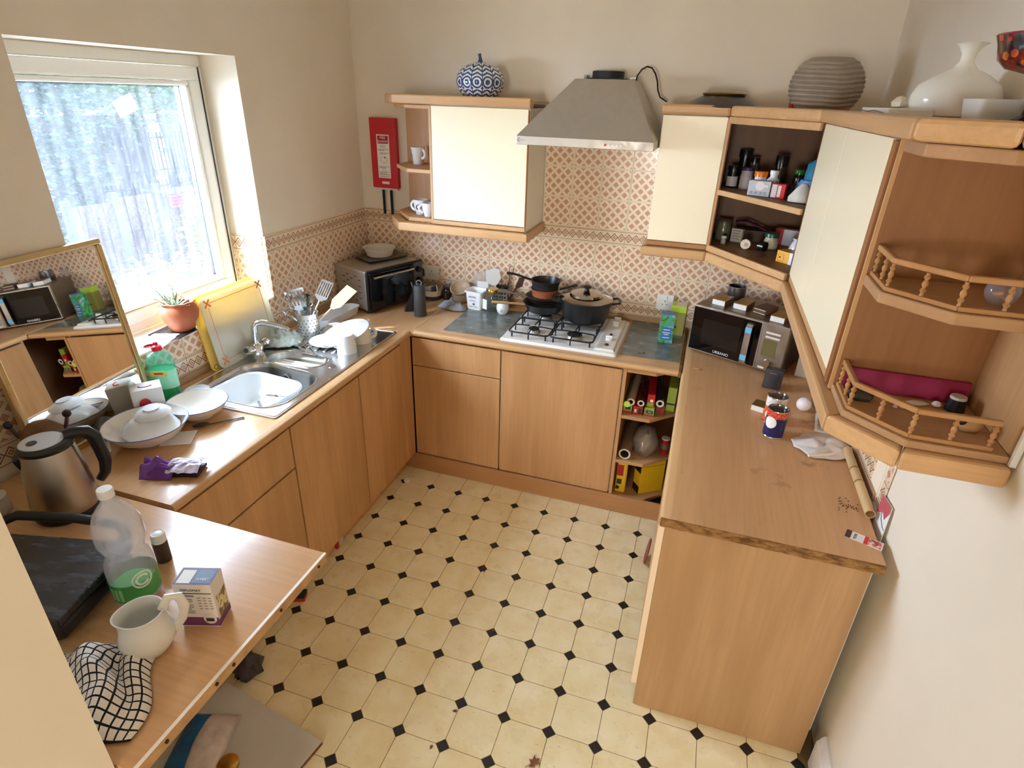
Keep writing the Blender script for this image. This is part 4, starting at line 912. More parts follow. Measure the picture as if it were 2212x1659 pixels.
# crocks along the back wall
t = thing('ceramic_bowl', 'cream bowl with brown base full of packets behind the grey cylinder', 'bowl', (0.470, -0.085, WT))
M().lathe([(0, 0), (0.046, 0), (0.054, 0.004), (0.056, 0.026)], 32).build('base_band', P((60, 42, 32), 0.3), t, smooth=True)
M().lathe([(0.056, 0.0262), (0.058, 0.056), (0.055, 0.058), (0.050, 0.05), (0.045, 0.01), (0, 0.008)], 32).build('body', P((206, 190, 164), 0.3), t, smooth=True)
for k in range(4):
    p_ = M().box(-0.026, -0.002, 0, 0.026, 0.002, 0.05).build('sachet', [WHITEM, P((220, 220, 225), 0.5), P((90, 90, 95), 0.5), WHITEM][k], loc=(0.470 + 0.018 * (k - 1.5), -0.085 + 0.012 * (k % 2), WT + 0.0285), rz=0.7 * k, rx=0.5 - 0.2 * k)
    tag(p_, ['white sachet at left in the cream and brown bowl', 'pale sachet leaning in the middle of the bowl', 'dark printed sachet in the cream and brown bowl', 'white sachet at right in the cream and brown bowl'][k], 'sachet', 'sachets in the bowl')
t = thing('lidded_jar', 'dark brown ribbed jar standing against the back wall', 'jar', (0.565, -0.062, WT))
M().lathe([(0, 0), (0.034, 0), (0.037, 0.006), (0.035, 0.02), (0.038, 0.034), (0.035, 0.048), (0.037, 0.060), (0.032, 0.068), (0.0, 0.069)], 28).build('body', P((46, 28, 22), 0.2), t, smooth=True)
M().lathe([(0, 0.0692), (0.031, 0.0692), (0.034, 0.073), (0.033, 0.085), (0.0, 0.087)], 28).build('lid', P((52, 40, 36), 0.25), t, smooth=True)
for k, (dz, tl) in enumerate(((0.0, 0.0), (0.024, 0.05), (0.05, 0.45))):
    tt = thing('stoneware_bowl', ['bottom beige stoneware bowl of the stack by the back wall', 'middle beige stoneware bowl of the stack by the back wall', 'tilted top beige stoneware bowl of the stack by the back wall'][k], 'bowl', (0.655, -0.075 - 0.005 * k, WT + dz + (0.012 if k == 2 else 0)), 0, 'beige stoneware bowls'); tt.rotation_euler = (tl, 0, 0)
    M().lathe([(0, 0), (0.032, 0), (0.052, 0.016), (0.058, 0.034), (0.060, 0.036), (0.056, 0.036), (0.046, 0.016), (0.03, 0.005), (0, 0.005)], 32).build('body', P((196, 172, 142), 0.35, 0, 0.1, 20), tt, smooth=True)
tag(M().grid(cloth_fn(0.17, 0.10, 0.040, 7.7), 22, 18).build('face_cloth', P((158, 164, 170), 0.95, 0, 0.1, 30), loc=(0.652, -0.205, WT), rz=-0.25, smooth=True, solid=0.002), 'scrunched grey cloth on the worktop left of the white tub', 'cloth')
t = thing('plastic_tub', 'open white plastic tub on the slate left of the glass jar', 'tub', (0.782, -0.160, WT + 0.005), -0.10)
rings = [[(x, y, z) for x, y in rrect(a, b, 0.012, 4)] for a, b, z in ((0.085, 0.075, 0), (0.098, 0.088, 0.100), (0.112, 0.102, 0.102), (0.112, 0.102, 0.108), (0.098, 0.088, 0.108), (0.092, 0.082, 0.10), (0.08, 0.07, 0.003))]
loft(M(), rings).build('body', P((246, 247, 248), 0.35), t, smooth=True)
GREYP = P((168, 172, 178), 0.6)
M().box(-0.026, -0.0478, 0.072, 0.020, -0.0470, 0.082).build('print_patch', GREYP, t, rx=-0.0)
for z, x0, x1 in ((0.052, -0.022, 0.012), (0.018, -0.022, 0.0), (0.018, 0.008, 0.024)): M().box(x0, -0.0445, z, x1, -0.0436, z + 0.005).build('print_line', GREYP, t)
M().cyl(0.006, 0.0, 0.0008, 14).move(0.004, -0.0442, 0.036, rx=PI / 2).build('print_dot', P((80, 82, 88), 0.6), t)
t = thing('glass_jar', 'clear glass jar with gold lid standing on the left slate', 'jar', (0.880, -0.165, WT + 0.005))
M().lathe([(0, 0.001), (0.036, 0.001), (0.040, 0.008), (0.040, 0.085), (0.030, 0.105), (0.030, 0.112)], 32).build('glass', GLASS((225, 232, 228), 0.10, 0.04), t, smooth=True)
M().lathe([(0, 0.1285), (0.033, 0.1285), (0.035, 0.125), (0.035, 0.113), (0.031, 0.113)], 32).build('lid', GOLD, t, smooth=True)
tg = M().box(-0.018, -0.0008, -0.045, 0.018, 0.0008, 0.012).build('gift_tag', WHITEM, t, loc=(-0.034, -0.032, 0.058), rz=-0.5, label='white paper tag tied to the jar')
M().tube([(0, 0, 0.012), (0.012, 0.012, 0.03), (0.03, 0.02, 0.05)], 0.0008, 5).build('string', P((180, 130, 90), 0.7), tg)
t = thing('egg_cup', 'round white china face cup with nose in front of pans', 'cup', (0.953, -0.195, WT + 0.005))
M().lathe([(0, 0), (0.020, 0), (0.031, 0.012), (0.036, 0.032), (0.034, 0.05), (0.027, 0.066), (0.024, 0.066), (0.03, 0.05), (0.03, 0.02), (0, 0.008)], 30).build('body', CERW, t, smooth=True)
M().sphere(0.008, (0.0, -0.036, 0.030), 12, 8).build('nose', CERW, t, smooth=True)
t = thing('utensil_caddy', 'square steel caddy with punched holes behind the glass jar', 'caddy', (0.905, -0.070, WT + 0.005))
CADM = METAL((205, 200, 190), 0.3, 0.15)
ring_ = M(); ring_.box(-0.045, -0.04, 0, 0.045, -0.0385, 0.115).box(-0.045, 0.0385, 0, 0.045, 0.04, 0.115).box(-0.045, -0.0385, 0, -0.0435, 0.0385, 0.115).box(0.0435, -0.0385, 0, 0.045, 0.0385, 0.115).box(-0.0435, -0.0385, 0, 0.0435, 0.0385, 0.0015)
ring_.build('body', CADM, t)
for a in range(5):
    for b in range(4): M().cyl(0.006, 0, 0.0008, 10).move(-0.032 + a * 0.016, -0.0401, 0.022 + b * 0.022, rx=PI / 2).build('punched_hole', P((44, 38, 32), 0.7), t)
def stander(name, label, foot, top, mk, cat='utensil'):
    base = Vector(foot); d = Vector(top) - base; t = thing(name, label, cat, foot); aim(t, d); mk(t, d.length); return t
CB = WT + 0.005 + 0.004
def mk_turner(t, L_):
    M().tube([(0, 0, 0), (0, 0, L_)], 0.005, 8).build('handle', WHITEM, t, smooth=True)
    M().prism([(-0.012, 0), (0.012, 0), (0.044, 0.03), (0.046, 0.085), (0.02, 0.098), (-0.03, 0.098), (-0.044, 0.03)], -0.003, 0.003, 'y').move(0, 0, L_).build('blade', P((236, 236, 234), 0.4), t, bevel=0.001)
stander('pan_scraper', 'broad white plastic scraper standing in the steel caddy', (0.90, -0.07, CB), (0.868, -0.085, 0.995), mk_turner)
def mk_whisk(t, L_):
    M().tube([(0, 0, 0), (0, 0, L_)], 0.0045, 8).build('handle', CHROME, t, smooth=True)
    M().tube([(0.0, 0, L_), (0.011, 0, L_ + 0.02), (0.012, 0, L_ + 0.055), (0.0, 0, L_ + 0.07), (-0.012, 0, L_ + 0.055), (-0.011, 0, L_ + 0.02)], 0.0022, 6, closed=True).build('wire_loop', P((90, 60, 40), 0.4), t, smooth=True)
stander('wire_loop_utensil', 'thin brown wire loop utensil sticking out of the steel caddy', (0.915, -0.065, CB), (0.945, -0.055, 1.04), mk_whisk)
def mk_brown(t, L_):
    M().tube([(0, 0, 0), (0, 0, L_)], 0.005, 8).build('handle', P((60, 40, 28), 0.4), t, smooth=True)
    M().prism([(-0.010, 0), (0.010, 0), (0.024, 0.025), (0.010, 0.075), (-0.018, 0.06)], -0.003, 0.003, 'y').move(0, 0, L_).build('blade', P((74, 48, 34), 0.35), t)
stander('brown_turner', 'dark brown turner leaning right out of the steel caddy', (0.925, -0.07, CB), (0.995, -0.075, 0.995), mk_brown)
def mk_knife(t, L_):
    M().tube([(0, 0, 0), (0, 0, L_)], 0.003, 6).build('blade_rod', CHROME, t)
    M().box(-0.010, -0.006, L_, 0.010, 0.006, L_ + 0.08).build('grip', P((72, 24, 44), 0.4), t, bevel=0.003)
stander('carving_knife', 'knife with dark purple handle sticking up at left of the caddy', (0.893, -0.075, CB), (0.845, -0.06, 1.00), mk_knife, 'knife')
t = thing('plastic_bag', 'crinkled clear plastic bag with printed card behind the white tub', 'bag', (0.80, -0.078, WT + 0.001), 0.1)
mb = M(); mb.grid(lambda u, v: ((u - 0.5) * 0.13 + 0.012 * noise.noise(Vector((u * 4, v * 4, 2))), 0.014 * noise.noise(Vector((u * 6, v * 6, 5))) - 0.01 * v, 0.002 + v * 0.20 + 0.012 * noise.noise(Vector((u * 5, 3, 1))) * v), 14, 14)
mb.build('film', GLASS((240, 240, 240), 0.45, 0.15), t, smooth=True)
M().box(-0.035, -0.022, 0.085, 0.03, -0.020, 0.15).build('printed_card', P((228, 228, 226), 0.5), t, rx=0.05)

# ------------------------------------------------------------------ tea boxes and microwave
t = thing('tea_box', 'slim green and blue tea box standing on the right slate', 'box', (1.857, -0.270, WT + 0.005), math.radians(6))
s = NT('leaf_print'); f = s.noise(s.coord(scale=(1, 1, 1)), 38, 3); s.set(s.ramp(f, (0.36, lin((30, 110, 66))), (0.48, lin((96, 170, 60))), (0.58, lin((60, 150, 200))), (0.70, lin((210, 225, 90)))), 0.35); LEAFP = s.m
M().box(-0.034, -0.030, 0, 0.034, 0.030, 0.150).build('carton', LEAFP, t, bevel=0.001)
M().box(-0.034, -0.030, 0.1502, 0.034, 0.030, 0.152).build('carton_top', P((70, 120, 170), 0.4), t)
M().box(-0.024, -0.0312, 0.018, 0.024, -0.0303, 0.085).build('label_panel', P((52, 120, 190), 0.4), t)
for z, a in ((0.070, 0.016), (0.055, 0.019), (0.045, 0.012), (0.028, 0.017)): M().box(-a, -0.0318, z, a, -0.0313, z + 0.004).build('print_line', WHITEM, t)
t = thing('tea_box', 'olive and lime tea carton behind the slim tea box', 'box', (1.908, -0.130, WT + 0.005), math.radians(-4))
M().box(-0.042, -0.036, 0, 0.034, 0.036, 0.125).build('carton', P((142, 134, 62), 0.45), t, bevel=0.001)
M().box(-0.0425, -0.0365, 0.1252, 0.0345, 0.0365, 0.160).build('carton_lid', P((176, 200, 60), 0.4), t, bevel=0.001)
M().box(-0.02, -0.030, 0.1602, 0.03, 0.030, 0.1612).build('top_label', P((225, 215, 200), 0.5), t); M().cyl(0.006, 0, 0.0008, 10).move(-0.01, -0.0361, 0.045, rx=PI / 2).build('print_dot', INK, t)
t = thing('microwave', 'silver microwave with black glass door angled across the corner', 'microwave', (1.972, -0.335, WT), math.radians(-24.5))
MW, MD, MH = 0.452, 0.315, 0.238
MWB = METAL((150, 140, 126), 0.4, 0.15, 20)
M().box(0, 0.018, 0.012, MW, MD, MH).build('body', MWB, t, bevel=0.004)
M().box(0, 0, 0.012, 0.336, 0.0178, MH).build('door_frame', METAL((222, 218, 210), 0.3), t, bevel=0.003)
M().box(0.006, -0.003, 0.019, 0.330, -0.0002, MH - 0.007).build('door_glass', P((14, 13, 13), 0.05), t)
M().box(0.060, -0.0036, 0.060, 0.245, -0.0031, MH - 0.055).build('window_mesh', P((30, 27, 25), 0.18), t)
hd = M().prism([(-0.020, 0.024), (-0.028, 0.034), (-0.030, 0.060), (-0.030, 0.185), (-0.028, 0.205), (-0.018, 0.218), (-0.004, 0.222), (-0.004, 0.210), (-0.016, 0.205), (-0.022, 0.19), (-0.022, 0.055), (-0.014, 0.035), (-0.004, 0.032), (-0.004, 0.02)], 0.272, 0.300, 'x').build('door_handle', METAL((205, 198, 188), 0.35), t, bevel=0.001)
for z in (0.045, 0.178): M().box(0.2716, -0.0312, z, 0.3004, -0.0302, z + 0.026).build('tape_strip', P((110, 188, 226), 0.4), hd, label='pale blue protective tape')
M().box(0.3365, 0.0, 0.012, MW, 0.0178, MH).build('control_panel', METAL((176, 166, 152), 0.4, 0.1), t, bevel=0.003)
M().box(0.352, -0.0022, 0.085, 0.412, -0.0003, 0.160).build('display', P((112, 104, 62), 0.25), t)
for z in (0.170, 0.190): M().box(0.356, -0.003, z, 0.420, -0.0003, z + 0.010).build('panel_button', P((226, 220, 210), 0.3), t, bevel=0.002)
M().cyl(0.019, 0, 0.018, 24, r1=0.017).move(0.388, -0.0003, 0.054, rx=PI / 2).build('dial', CHROME, t, smooth=True)
M().box(0.352, -0.003, 0.022, 0.380, -0.0003, 0.031).build('panel_button', P((226, 220, 210), 0.3), t)
text('URBANO', 0.019, P((225, 225, 225), 0.4), t, (0.170, -0.0034, 0.033), (PI / 2, 0, 0))
for x, y in ((0.03, 0.05), (MW - 0.03, 0.05), (0.03, MD - 0.04), (MW - 0.03, MD - 0.04)): M().cyl(0.012, 0, 0.0118, 12, x, y).build('foot', BLACK, t)
ZM = WT + MH + 0.0006
BOXB = P((186, 146, 72), 0.45, 0, 0.3, 25); BOXW = P((242, 240, 236), 0.45)
def little_box(label, x, y, rz, brown=False):
    t = thing('small_box', label, 'box', (x, y, ZM), rz, 'small boxes on the microwave')
    M().box(-0.031, -0.052, 0, 0.031, 0.052, 0.024).build('tray', BOXW if not brown else P((92, 48, 52), 0.5), t, bevel=0.0015)
    M().box(-0.032, -0.050, 0.0242, 0.032, 0.053, 0.0256).build('sleeve_top', BOXB if not brown else P((70, 38, 24), 0.4), t)
    M().box(0.0311, -0.050, 0.001, 0.0323, 0.053, 0.0241).build('sleeve_side', P((110, 70, 40), 0.5), t)
    if brown:
        for z in (0.002, 0.019): M().box(-0.030, -0.0532, z, 0.030, -0.0522, z + 0.003).build('stripe', P((220, 215, 150), 0.5), t)
    return t
little_box('white ended brown box at left on the microwave', 2.100, -0.262, -0.42); little_box('white ended brown box second from left on the microwave', 2.195, -0.290, -0.40)
little_box('dark maroon box with pale stripes on the microwave', 2.290, -0.325, -0.62, True); little_box('white ended brown box at far right on the microwave', 2.352, -0.415, -0.44)
t = thing('steel_cup', 'plain grey steel cup on the microwave under the corner unit', 'cup', (2.160, -0.160, ZM))
M().lathe([(0, 0), (0.040, 0), (0.043, 0.004), (0.043, 0.064), (0.040, 0.064), (0.040, 0.005), (0, 0.004)], 32).build('body', METAL((150, 150, 152), 0.3, 0.15), t, smooth=True)
t = thing('grey_carton', 'dark grey carton leaning at the microwave corner', 'box', (2.345, -0.640, WT + 0.001), -0.22)
M().box(-0.036, -0.024, 0, 0.036, 0.024, 0.086).build('carton', P((52, 48, 52), 0.5), t, bevel=0.0015, rx=-0.12); M().box(-0.018, -0.0262, 0.068, 0.012, -0.0252, 0.070).build('print_line', P((150, 148, 150), 0.5), t, rx=-0.12)
t = thing('white_carton', 'tall white carton with black lettering right of the microwave', 'box', (2.505, -0.455, WT), -0.30)
M().box(-0.044, -0.024, 0, 0.044, 0.024, 0.205).build('carton', P((224, 214, 204), 0.5), t, bevel=0.0015)
text('no', 0.030, INK, t, (0.02, -0.0245, 0.150), (PI / 2, 0, 0)); M().tube([(0.004 + 0.022 * math.cos(a), -0.0243, 0.075 + 0.022 * math.sin(a)) for a in [2 * PI * k / 20 for k in range(20)]], 0.0006, 4, closed=True).build('print_ring', P((150, 140, 132), 0.6), t)
t = thing('paper_packet', 'grey white paper packet squeezed between microwave and wall', 'packet', (2.510, -0.300, WT), -0.15)
M().grid(lambda u, v: ((u - 0.5) * 0.09, 0.012 * math.sin(u * 9 + v * 3), v * 0.25), 12, 10).build('body', P((196, 186, 176), 0.6), t, smooth=True, solid=0.012)
t = thing('glass_jar', 'clear glass jar half hidden under the right-hand pelmet', 'jar', (2.525, -0.760, WT))
M().lathe([(0, 0.001), (0.034, 0.001), (0.038, 0.008), (0.038, 0.080), (0.030, 0.092), (0.030, 0.098), (0.033, 0.099)], 28).build('glass', GLASS((215, 222, 215), 0.12, 0.05), t, smooth=True)
t = thing('bottle', 'dark green bottle lying under the right wall units behind white carton', 'bottle', (2.545, -0.600, WT))
M().lathe([(0, 0), (0.026, 0), (0.028, 0.01), (0.028, 0.09), (0.012, 0.12), (0.012, 0.15), (0, 0.151)], 22).build('body', P((38, 46, 34), 0.15), t, smooth=True)
t.rotation_euler = (0, 0, 0); t['label'] = 'dark green bottle standing under the right wall units behind white carton'

# ------------------------------------------------------------------ things on the peninsula
def tin(label, x, y, body_m, top_m, h):
    t = thing('food_tin', label, 'tin', (x, y, WT))
    M().lathe([(0, 0.0), (0.036, 0.0), (0.0375, 0.002), (0.0365, 0.004)], 36).build('bottom_rim', CHROME, t, smooth=True)
    M().lathe([(0.0366, 0.0042), (0.0366, h - 0.004)], 36).build('paper_label', body_m, t, smooth=True)
    M().lathe([(0.0366, h - 0.0038), (0.0378, h - 0.002), (0.0372, h), (0.035, h), (0.0345, h - 0.006)], 36).build('top_rim', CHROME, t, smooth=True)
    M().lathe([(0.0345, h - 0.006), (0.0, h - 0.007)], 36).build('lid', DARKSTEEL, t); return t
def label_mat(name, stops, patch, pcol):
    s = NT(name); o = s.n('ShaderNodeSeparateXYZ'); s.l(s.coord(), o.inputs[0])
    r = s.n('ShaderNodeValToRGB'); r.color_ramp.interpolation = 'CONSTANT'; e = r.color_ramp.elements
    while len(e) < len(stops): e.new(0.5)
    for q_, (p_, c_) in zip(e, stops): q_.position = p_; q_.color = lin(c_)
    s.l(s.math('DIVIDE', o.outputs[2], 0.11), r.inputs[0])
    ang = s.math('ARCTAN2', o.outputs[1], o.outputs[0])
    dx = s.math('MULTIPLY', s.math('SUBTRACT', ang, patch[0]), 0.0366); dz = s.math('SUBTRACT', o.outputs[2], patch[1])
    d = s.math('SQRT', s.math('ADD', s.math('MULTIPLY', dx, dx), s.math('MULTIPLY', dz, dz)))
    c = s.mix(s.math('LESS_THAN', d, patch[2]), r.outputs[0], lin(pcol))
    wv = s.noise(s.coord(), 90, 2); c = s.mix(s.math('MULTIPLY', s.ramp(wv, (0.5, 0.0), (0.62, 0.45)), s.math('GREATER_THAN', o.outputs[2], 0.078)), c, lin((240, 170, 120)))
    s.set(c, 0.3); return s.m
tin('front food tin with navy and red label on the peninsula', 2.322, -1.068, label_mat('navy_label', [(0, (30, 34, 88)), (0.74, (206, 60, 40))], (-2.25, 0.062, 0.023), (245, 244, 240)), None, 0.110)
tin('rear food tin with white and orange label on the peninsula', 2.328, -0.955, label_mat('orange_label', [(0, (226, 96, 40)), (0.62, (244, 242, 238))], (-2.3, 0.035, 0.015), (245, 235, 225)), None, 0.110)
t = thing('small_box', 'matchbox sized white ended box left of the food tins', 'box', (2.285, -0.868, WT), -0.35)
M().box(-0.024, -0.032, 0, 0.024, 0.032, 0.022).build('tray', BOXW, t, bevel=0.001); M().box(-0.025, -0.030, 0.0222, 0.025, 0.033, 0.0235).build('sleeve_top', P((120, 96, 30), 0.4, 0, 0.5, 40), t); M().box(0.0242, -0.030, 0.001, 0.0252, 0.033, 0.0221).build('sleeve_side', P((92, 40, 24), 0.5), t)
t = thing('white_ball', 'small white ball on the peninsula near the wall units', 'ball', (2.452, -0.820, WT)); M().sphere(0.028, (0, 0, 0.0282), 24, 16).build('ball', P((246, 238, 236), 0.35), t, smooth=True)
t = thing('paper_note', 'printed white paper note under the edge of the wall units', 'paper', (2.525, -0.915, WT), -0.15)
M().grid(lambda u, v: ((u - 0.5) * 0.075, (v - 0.5) * 0.16, 0.0012 + 0.004 * v * v), 4, 8).build('sheet', PAPER, t, solid=0.0004)
for k in range(8): M().box(-0.028, -0.06 + k * 0.014, 0.0035, 0.026 - 0.01 * (k % 3), -0.0575 + k * 0.014, 0.0039 + 0.0006 * k).build('print_line', P((120, 120, 128), 0.7), t)
t = thing('dirty_cloth', 'stained white cloth crumpled against the wall on the peninsula', 'cloth', (2.488, -1.105, WT), 0.55)
M().grid(cloth_fn(0.20, 0.16, 0.030, 5.2, 2.2), 30, 26).build('cloth', P((236, 228, 222), 0.95, 0, 0.22, 9), t, smooth=True, solid=0.003)
M().tube([(-0.10, -0.05, 0.010), (-0.04, -0.062, 0.014), (0.03, -0.058, 0.012), (0.10, -0.04, 0.012), (0.112, 0.0, 0.014), (0.10, 0.04, 0.016)], 0.005, 6).build('hem', P((236, 228, 216), 0.95), t, smooth=True)
t = thing('bamboo_tube', 'pale bamboo tube lying along the wall on the peninsula', 'tube', (2.5645, -1.31, WT + 0.0165))
prof = [(0.0145, -0.19), (0.0145, -0.06), (0.0158, -0.055), (0.0145, -0.05), (0.0145, 0.02), (0.0158, 0.025), (0.0145, 0.03), (0.0145, 0.19), (0.0125, 0.19), (0.0125, -0.19), (0.0145, -0.19)]
M().lathe(prof, 22).move(rx=PI / 2).build('tube', WOOD((222, 190, 138), 'y', 0.45, 0.15), t, smooth=True)
for y in (0.055, -0.025): M().lathe([(0.0159, -0.003), (0.0161, 0), (0.0159, 0.003)], 22).move(0, y, 0, rx=PI / 2).build('node_ring', P((150, 112, 66), 0.5), t, smooth=True)
t = thing('flyer', 'narrow red and white flyer lying at the peninsula corner', 'leaflet', (2.531, -1.613, WT + 0.0004), -0.36)
M().box(-0.048, -0.020, 0, 0.048, 0.020, 0.0008).build('sheet', PAPER, t); M().box(-0.048, -0.020, 0.0009, -0.034, 0.020, 0.0013).build('dark_band', P((70, 40, 40), 0.5), t)
M().box(0.0, -0.020, 0.0009, 0.010, 0.020, 0.0013).build('red_band', P((220, 60, 56), 0.5), t)
s = NT('food_photo'); f = s.noise(s.coord(), 75, 3); s.set(s.ramp(f, (0.4, lin((150, 34, 30))), (0.5, lin((214, 110, 92))), (0.62, lin((244, 220, 205)))), 0.4); FOODP = s.m
M().box(0.0105, -0.016, 0.0009, 0.044, 0.016, 0.0013).build('photo', FOODP, t)
text('PORK', 0.011, INK, t, (-0.023, 0, 0.0012), (0, 0, PI / 2), ext=0.0002)
t = thing('postcard', 'red and white card wedged between peninsula and right wall', 'card', (2.588, -1.528, 0.812)); t.rotation_euler = (math.radians(-8), 0.03, 0)
M().box(-0.001, -0.045, 0, 0.001, 0.045, 0.135).build('card', PAPER, t)
M().prism([(-0.045, 0.135), (0.045, 0.135), (0.045, 0.075), (0.0, 0.095), (-0.02, 0.082), (-0.045, 0.115)], -0.0018, -0.0011, 'x').build('print_area', P((196, 92, 98), 0.5), t)
M().tube([(-0.0016, 0.01, 0.09), (-0.0016, -0.0, 0.075), (-0.0016, -0.025, 0.062), (-0.0016, -0.042, 0.058)], 0.0011, 4).build('print_line', INK, t); M().box(-0.0018, -0.01, 0.004, -0.0011, 0.03, 0.022).build('print_patch', FOODP, t)
# crumbs on the peninsula
mb = M(); rnd = random.Random(5)
for k in range(26): 
    x, y = 2.505 + rnd.gauss(0, 0.016), -1.455 + rnd.gauss(0, 0.018); fr = len(mb.v); mb.sphere(0.0022, (0, 0, 0.0017), 6, 4, 0.7); mb.move(x, y, WT, rz=rnd.random(), frm=fr)
o = mb.build('crumbs', P((70, 42, 24), 0.8)); tag(o, 'scatter of dark crumbs on the peninsula beside the bamboo tube', 'crumbs', None, 'stuff')
t = thing('bread_crust', 'small tan scrap near the microwave on the peninsula', 'scrap', (2.032, -0.560, WT)); M().lathe([(0, 0), (0.012, 0.001), (0.014, 0.004), (0.008, 0.007), (0, 0.0075)], 12, 0, 0, 1.4, 0.7).build('scrap', P((196, 150, 100), 0.8), t, smooth=True)
t = thing('foil_scrap', 'tiny silver foil scrap on the right slate', 'scrap', (1.760, -0.470, WT + 0.005)); M().lathe([(0, 0), (0.014, 0.001), (0.016, 0.002), (0.006, 0.006), (0, 0.004)], 9, 0, 0, 1.3, 0.6).build('scrap', CHROME, t)

# ------------------------------------------------------------------ mirror
s = NT('silvered_glass'); f = s.noise(s.coord(), 16, 4); s.set(lin((226, 222, 214)), 0.012, 1.0); MIR = s.m
t = thing('mirror', 'gilt framed mirror leaning against the left wall by the kettle', 'mirror', (0.062, -1.930, 0.8660)); t.rotation_euler = (0, math.radians(-4.6), math.radians(3.5))
MWD, MHT = 0.460, 0.640
for nm, a in (('frame_rail', ((-0.011, -MWD / 2, 0), (0.011, MWD / 2, 0.020))), ('frame_rail', ((-0.011, -MWD / 2, MHT - 0.020), (0.011, MWD / 2, MHT))), ('frame_stile', ((-0.011, -MWD / 2, 0.0202), (0.011, -MWD / 2 + 0.0201, MHT - 0.0202))), ('frame_stile', ((-0.011, MWD / 2 - 0.020, 0.0202), (0.011, MWD / 2, MHT - 0.0202)))):
    B(nm, METAL((214, 190, 140), 0.3, 0.12), a[0], a[1], t, 0.004, world=False)
B('glass', MIR, (-0.004, -MWD / 2 + 0.0202, 0.0204), (0.003, MWD / 2 - 0.0202, MHT - 0.0204), t, world=False)
B('backing', P((90, 66, 44), 0.8), (-0.009, -MWD / 2 + 0.0202, 0.0204), (-0.0045, MWD / 2 - 0.0202, MHT - 0.0204), t, world=False)

# ------------------------------------------------------------------ sill: plant, mat, papers
ZSILL = 1.0606
o = M().box(-0.075, -0.15, 0, 0.070, 0.15, 0.004).build('slate_mat', P((40, 34, 40), 0.3, 0, 0.3, 30), loc=(-0.062, -1.36, ZSILL), rz=0.10, bevel=0.001); tag(o, 'dark glossy mat under the plant pot on the sill', 'mat')
t = thing('potted_plant', 'spiky succulent in a frilled terracotta pot on the window sill', 'plant', (-0.045, -1.410, ZSILL + 0.0044))
TERR = P((186, 104, 66), 0.6, 0, 0.15, 12)
M().lathe([(0, 0), (0.042, 0), (0.046, 0.004), (0.068, 0.05), (0.074, 0.078), (0.066, 0.102), (0.058, 0.110), (0.066, 0.122), (0.062, 0.123), (0.052, 0.110), (0.058, 0.098), (0.06, 0.075), (0, 0.074)], 40, wob=lambda a, z: 1 + (0.05 * math.sin(a * 11) if z > 0.118 else 0)).build('pot', TERR, t, smooth=True)
M().lathe([(0, 0.084), (0.045, 0.083), (0.056, 0.080)], 20).build('soil', P((70, 50, 34), 0.95, 0, 0.4, 60), t)
s = NT('spotted_leaf'); f = s.noise(s.coord(), 120, 2); s.set(s.ramp(f, (0.52, lin((92, 120, 86))), (0.6, lin((214, 224, 200)))), 0.45); LEAF1 = s.m
rnd = random.Random(3)
for k in range(15):
    a = k * 2.4; el = 0.45 + 0.75 * (k / 15.0); L_ = 0.085 + 0.05 * rnd.random()
    d = Vector((math.cos(a) * math.cos(el), math.sin(a) * math.cos(el), math.sin(el)))
    b0 = Vector((-0.012, -0.012, 0.086)); pts = [b0 + d * L_ * u + Vector((0, 0, -0.012 * u * u)) for u in (0, 0.35, 0.7, 1.0)]
    M().tube(pts, [0.006, 0.0065, 0.004, 0.0008], 6, flat=0.55).build('leaf', LEAF1, t, smooth=True)
o = M().grid(lambda u, v: ((u - .5) * 0.10, (v - .5) * 0.14, 0.003 + 0.006 * abs(noise.noise(Vector((u * 3, v * 3, 1))))), 6, 6).build('paper_leaflet', PAPER, loc=(-0.035, -1.545, ZSILL + 0.001), rz=0.35, solid=0.0006); tag(o, 'white paper leaflet on the sill left of the plant pot', 'paper')
o = M().grid(lambda u, v: ((u - .5) * 0.09, (v - .5) * 0.13, 0.003 + 0.008 * abs(noise.noise(Vector((u * 4, v * 3, 8))))), 6, 6).build('paper_leaflet', P((236, 232, 236), 0.6), loc=(-0.062, -1.268, ZSILL + 0.0052), rz=-0.3, solid=0.0006); tag(o, 'creased pale paper on the dark mat right of the plant pot', 'paper')

# ------------------------------------------------------------------ things on the left worktop
t = thing('detergent_bottle', 'green washing-up liquid bottle with red cap beside the mirror', 'bottle', (0.070, -1.650, WT), 0.45); t.scale = (1.12, 1.12, 1.10)
def oval_bottle(prof, sx, sy): return M().lathe(prof, 30, 0, 0, sx, sy)
M().lathe([(0, 0.002), (0.038, 0.002), (0.042, 0.010), (0.042, 0.125), (0.0, 0.125)], 30, 0, 0, 1.0, 0.70).build('liquid', lucent('green_liquid', (52, 214, 160), 0.7), t, smooth=True)
M().lathe([(0.0, 0.0), (0.040, 0.0), (0.0445, 0.008), (0.0445, 0.150), (0.036, 0.178), (0.014, 0.190), (0.014, 0.196)], 30, 0, 0, 1.0, 0.72).build('bottle_shell', GLASS((190, 240, 222), 0.12, 0.04), t, smooth=True)
M().lathe([(0.0447, 0.060), (0.0447, 0.128)], 30, 0, 0, 1.0, 0.722).build('label', P((150, 226, 190), 0.3), t, smooth=True)
M().box(-0.024, -0.0335, 0.112, 0.026, -0.0325, 0.130).build('label_band', P((240, 214, 60), 0.4), t); M().box(-0.012, -0.0345, 0.118, 0.016, -0.0336, 0.124).build('label_mark', RED, t)
M().lathe([(0.0, 0.1965), (0.017, 0.1965), (0.016, 0.212), (0.008, 0.216), (0.006, 0.226), (0, 0.227)], 20).build('cap', P((226, 30, 60), 0.25), t, smooth=True)
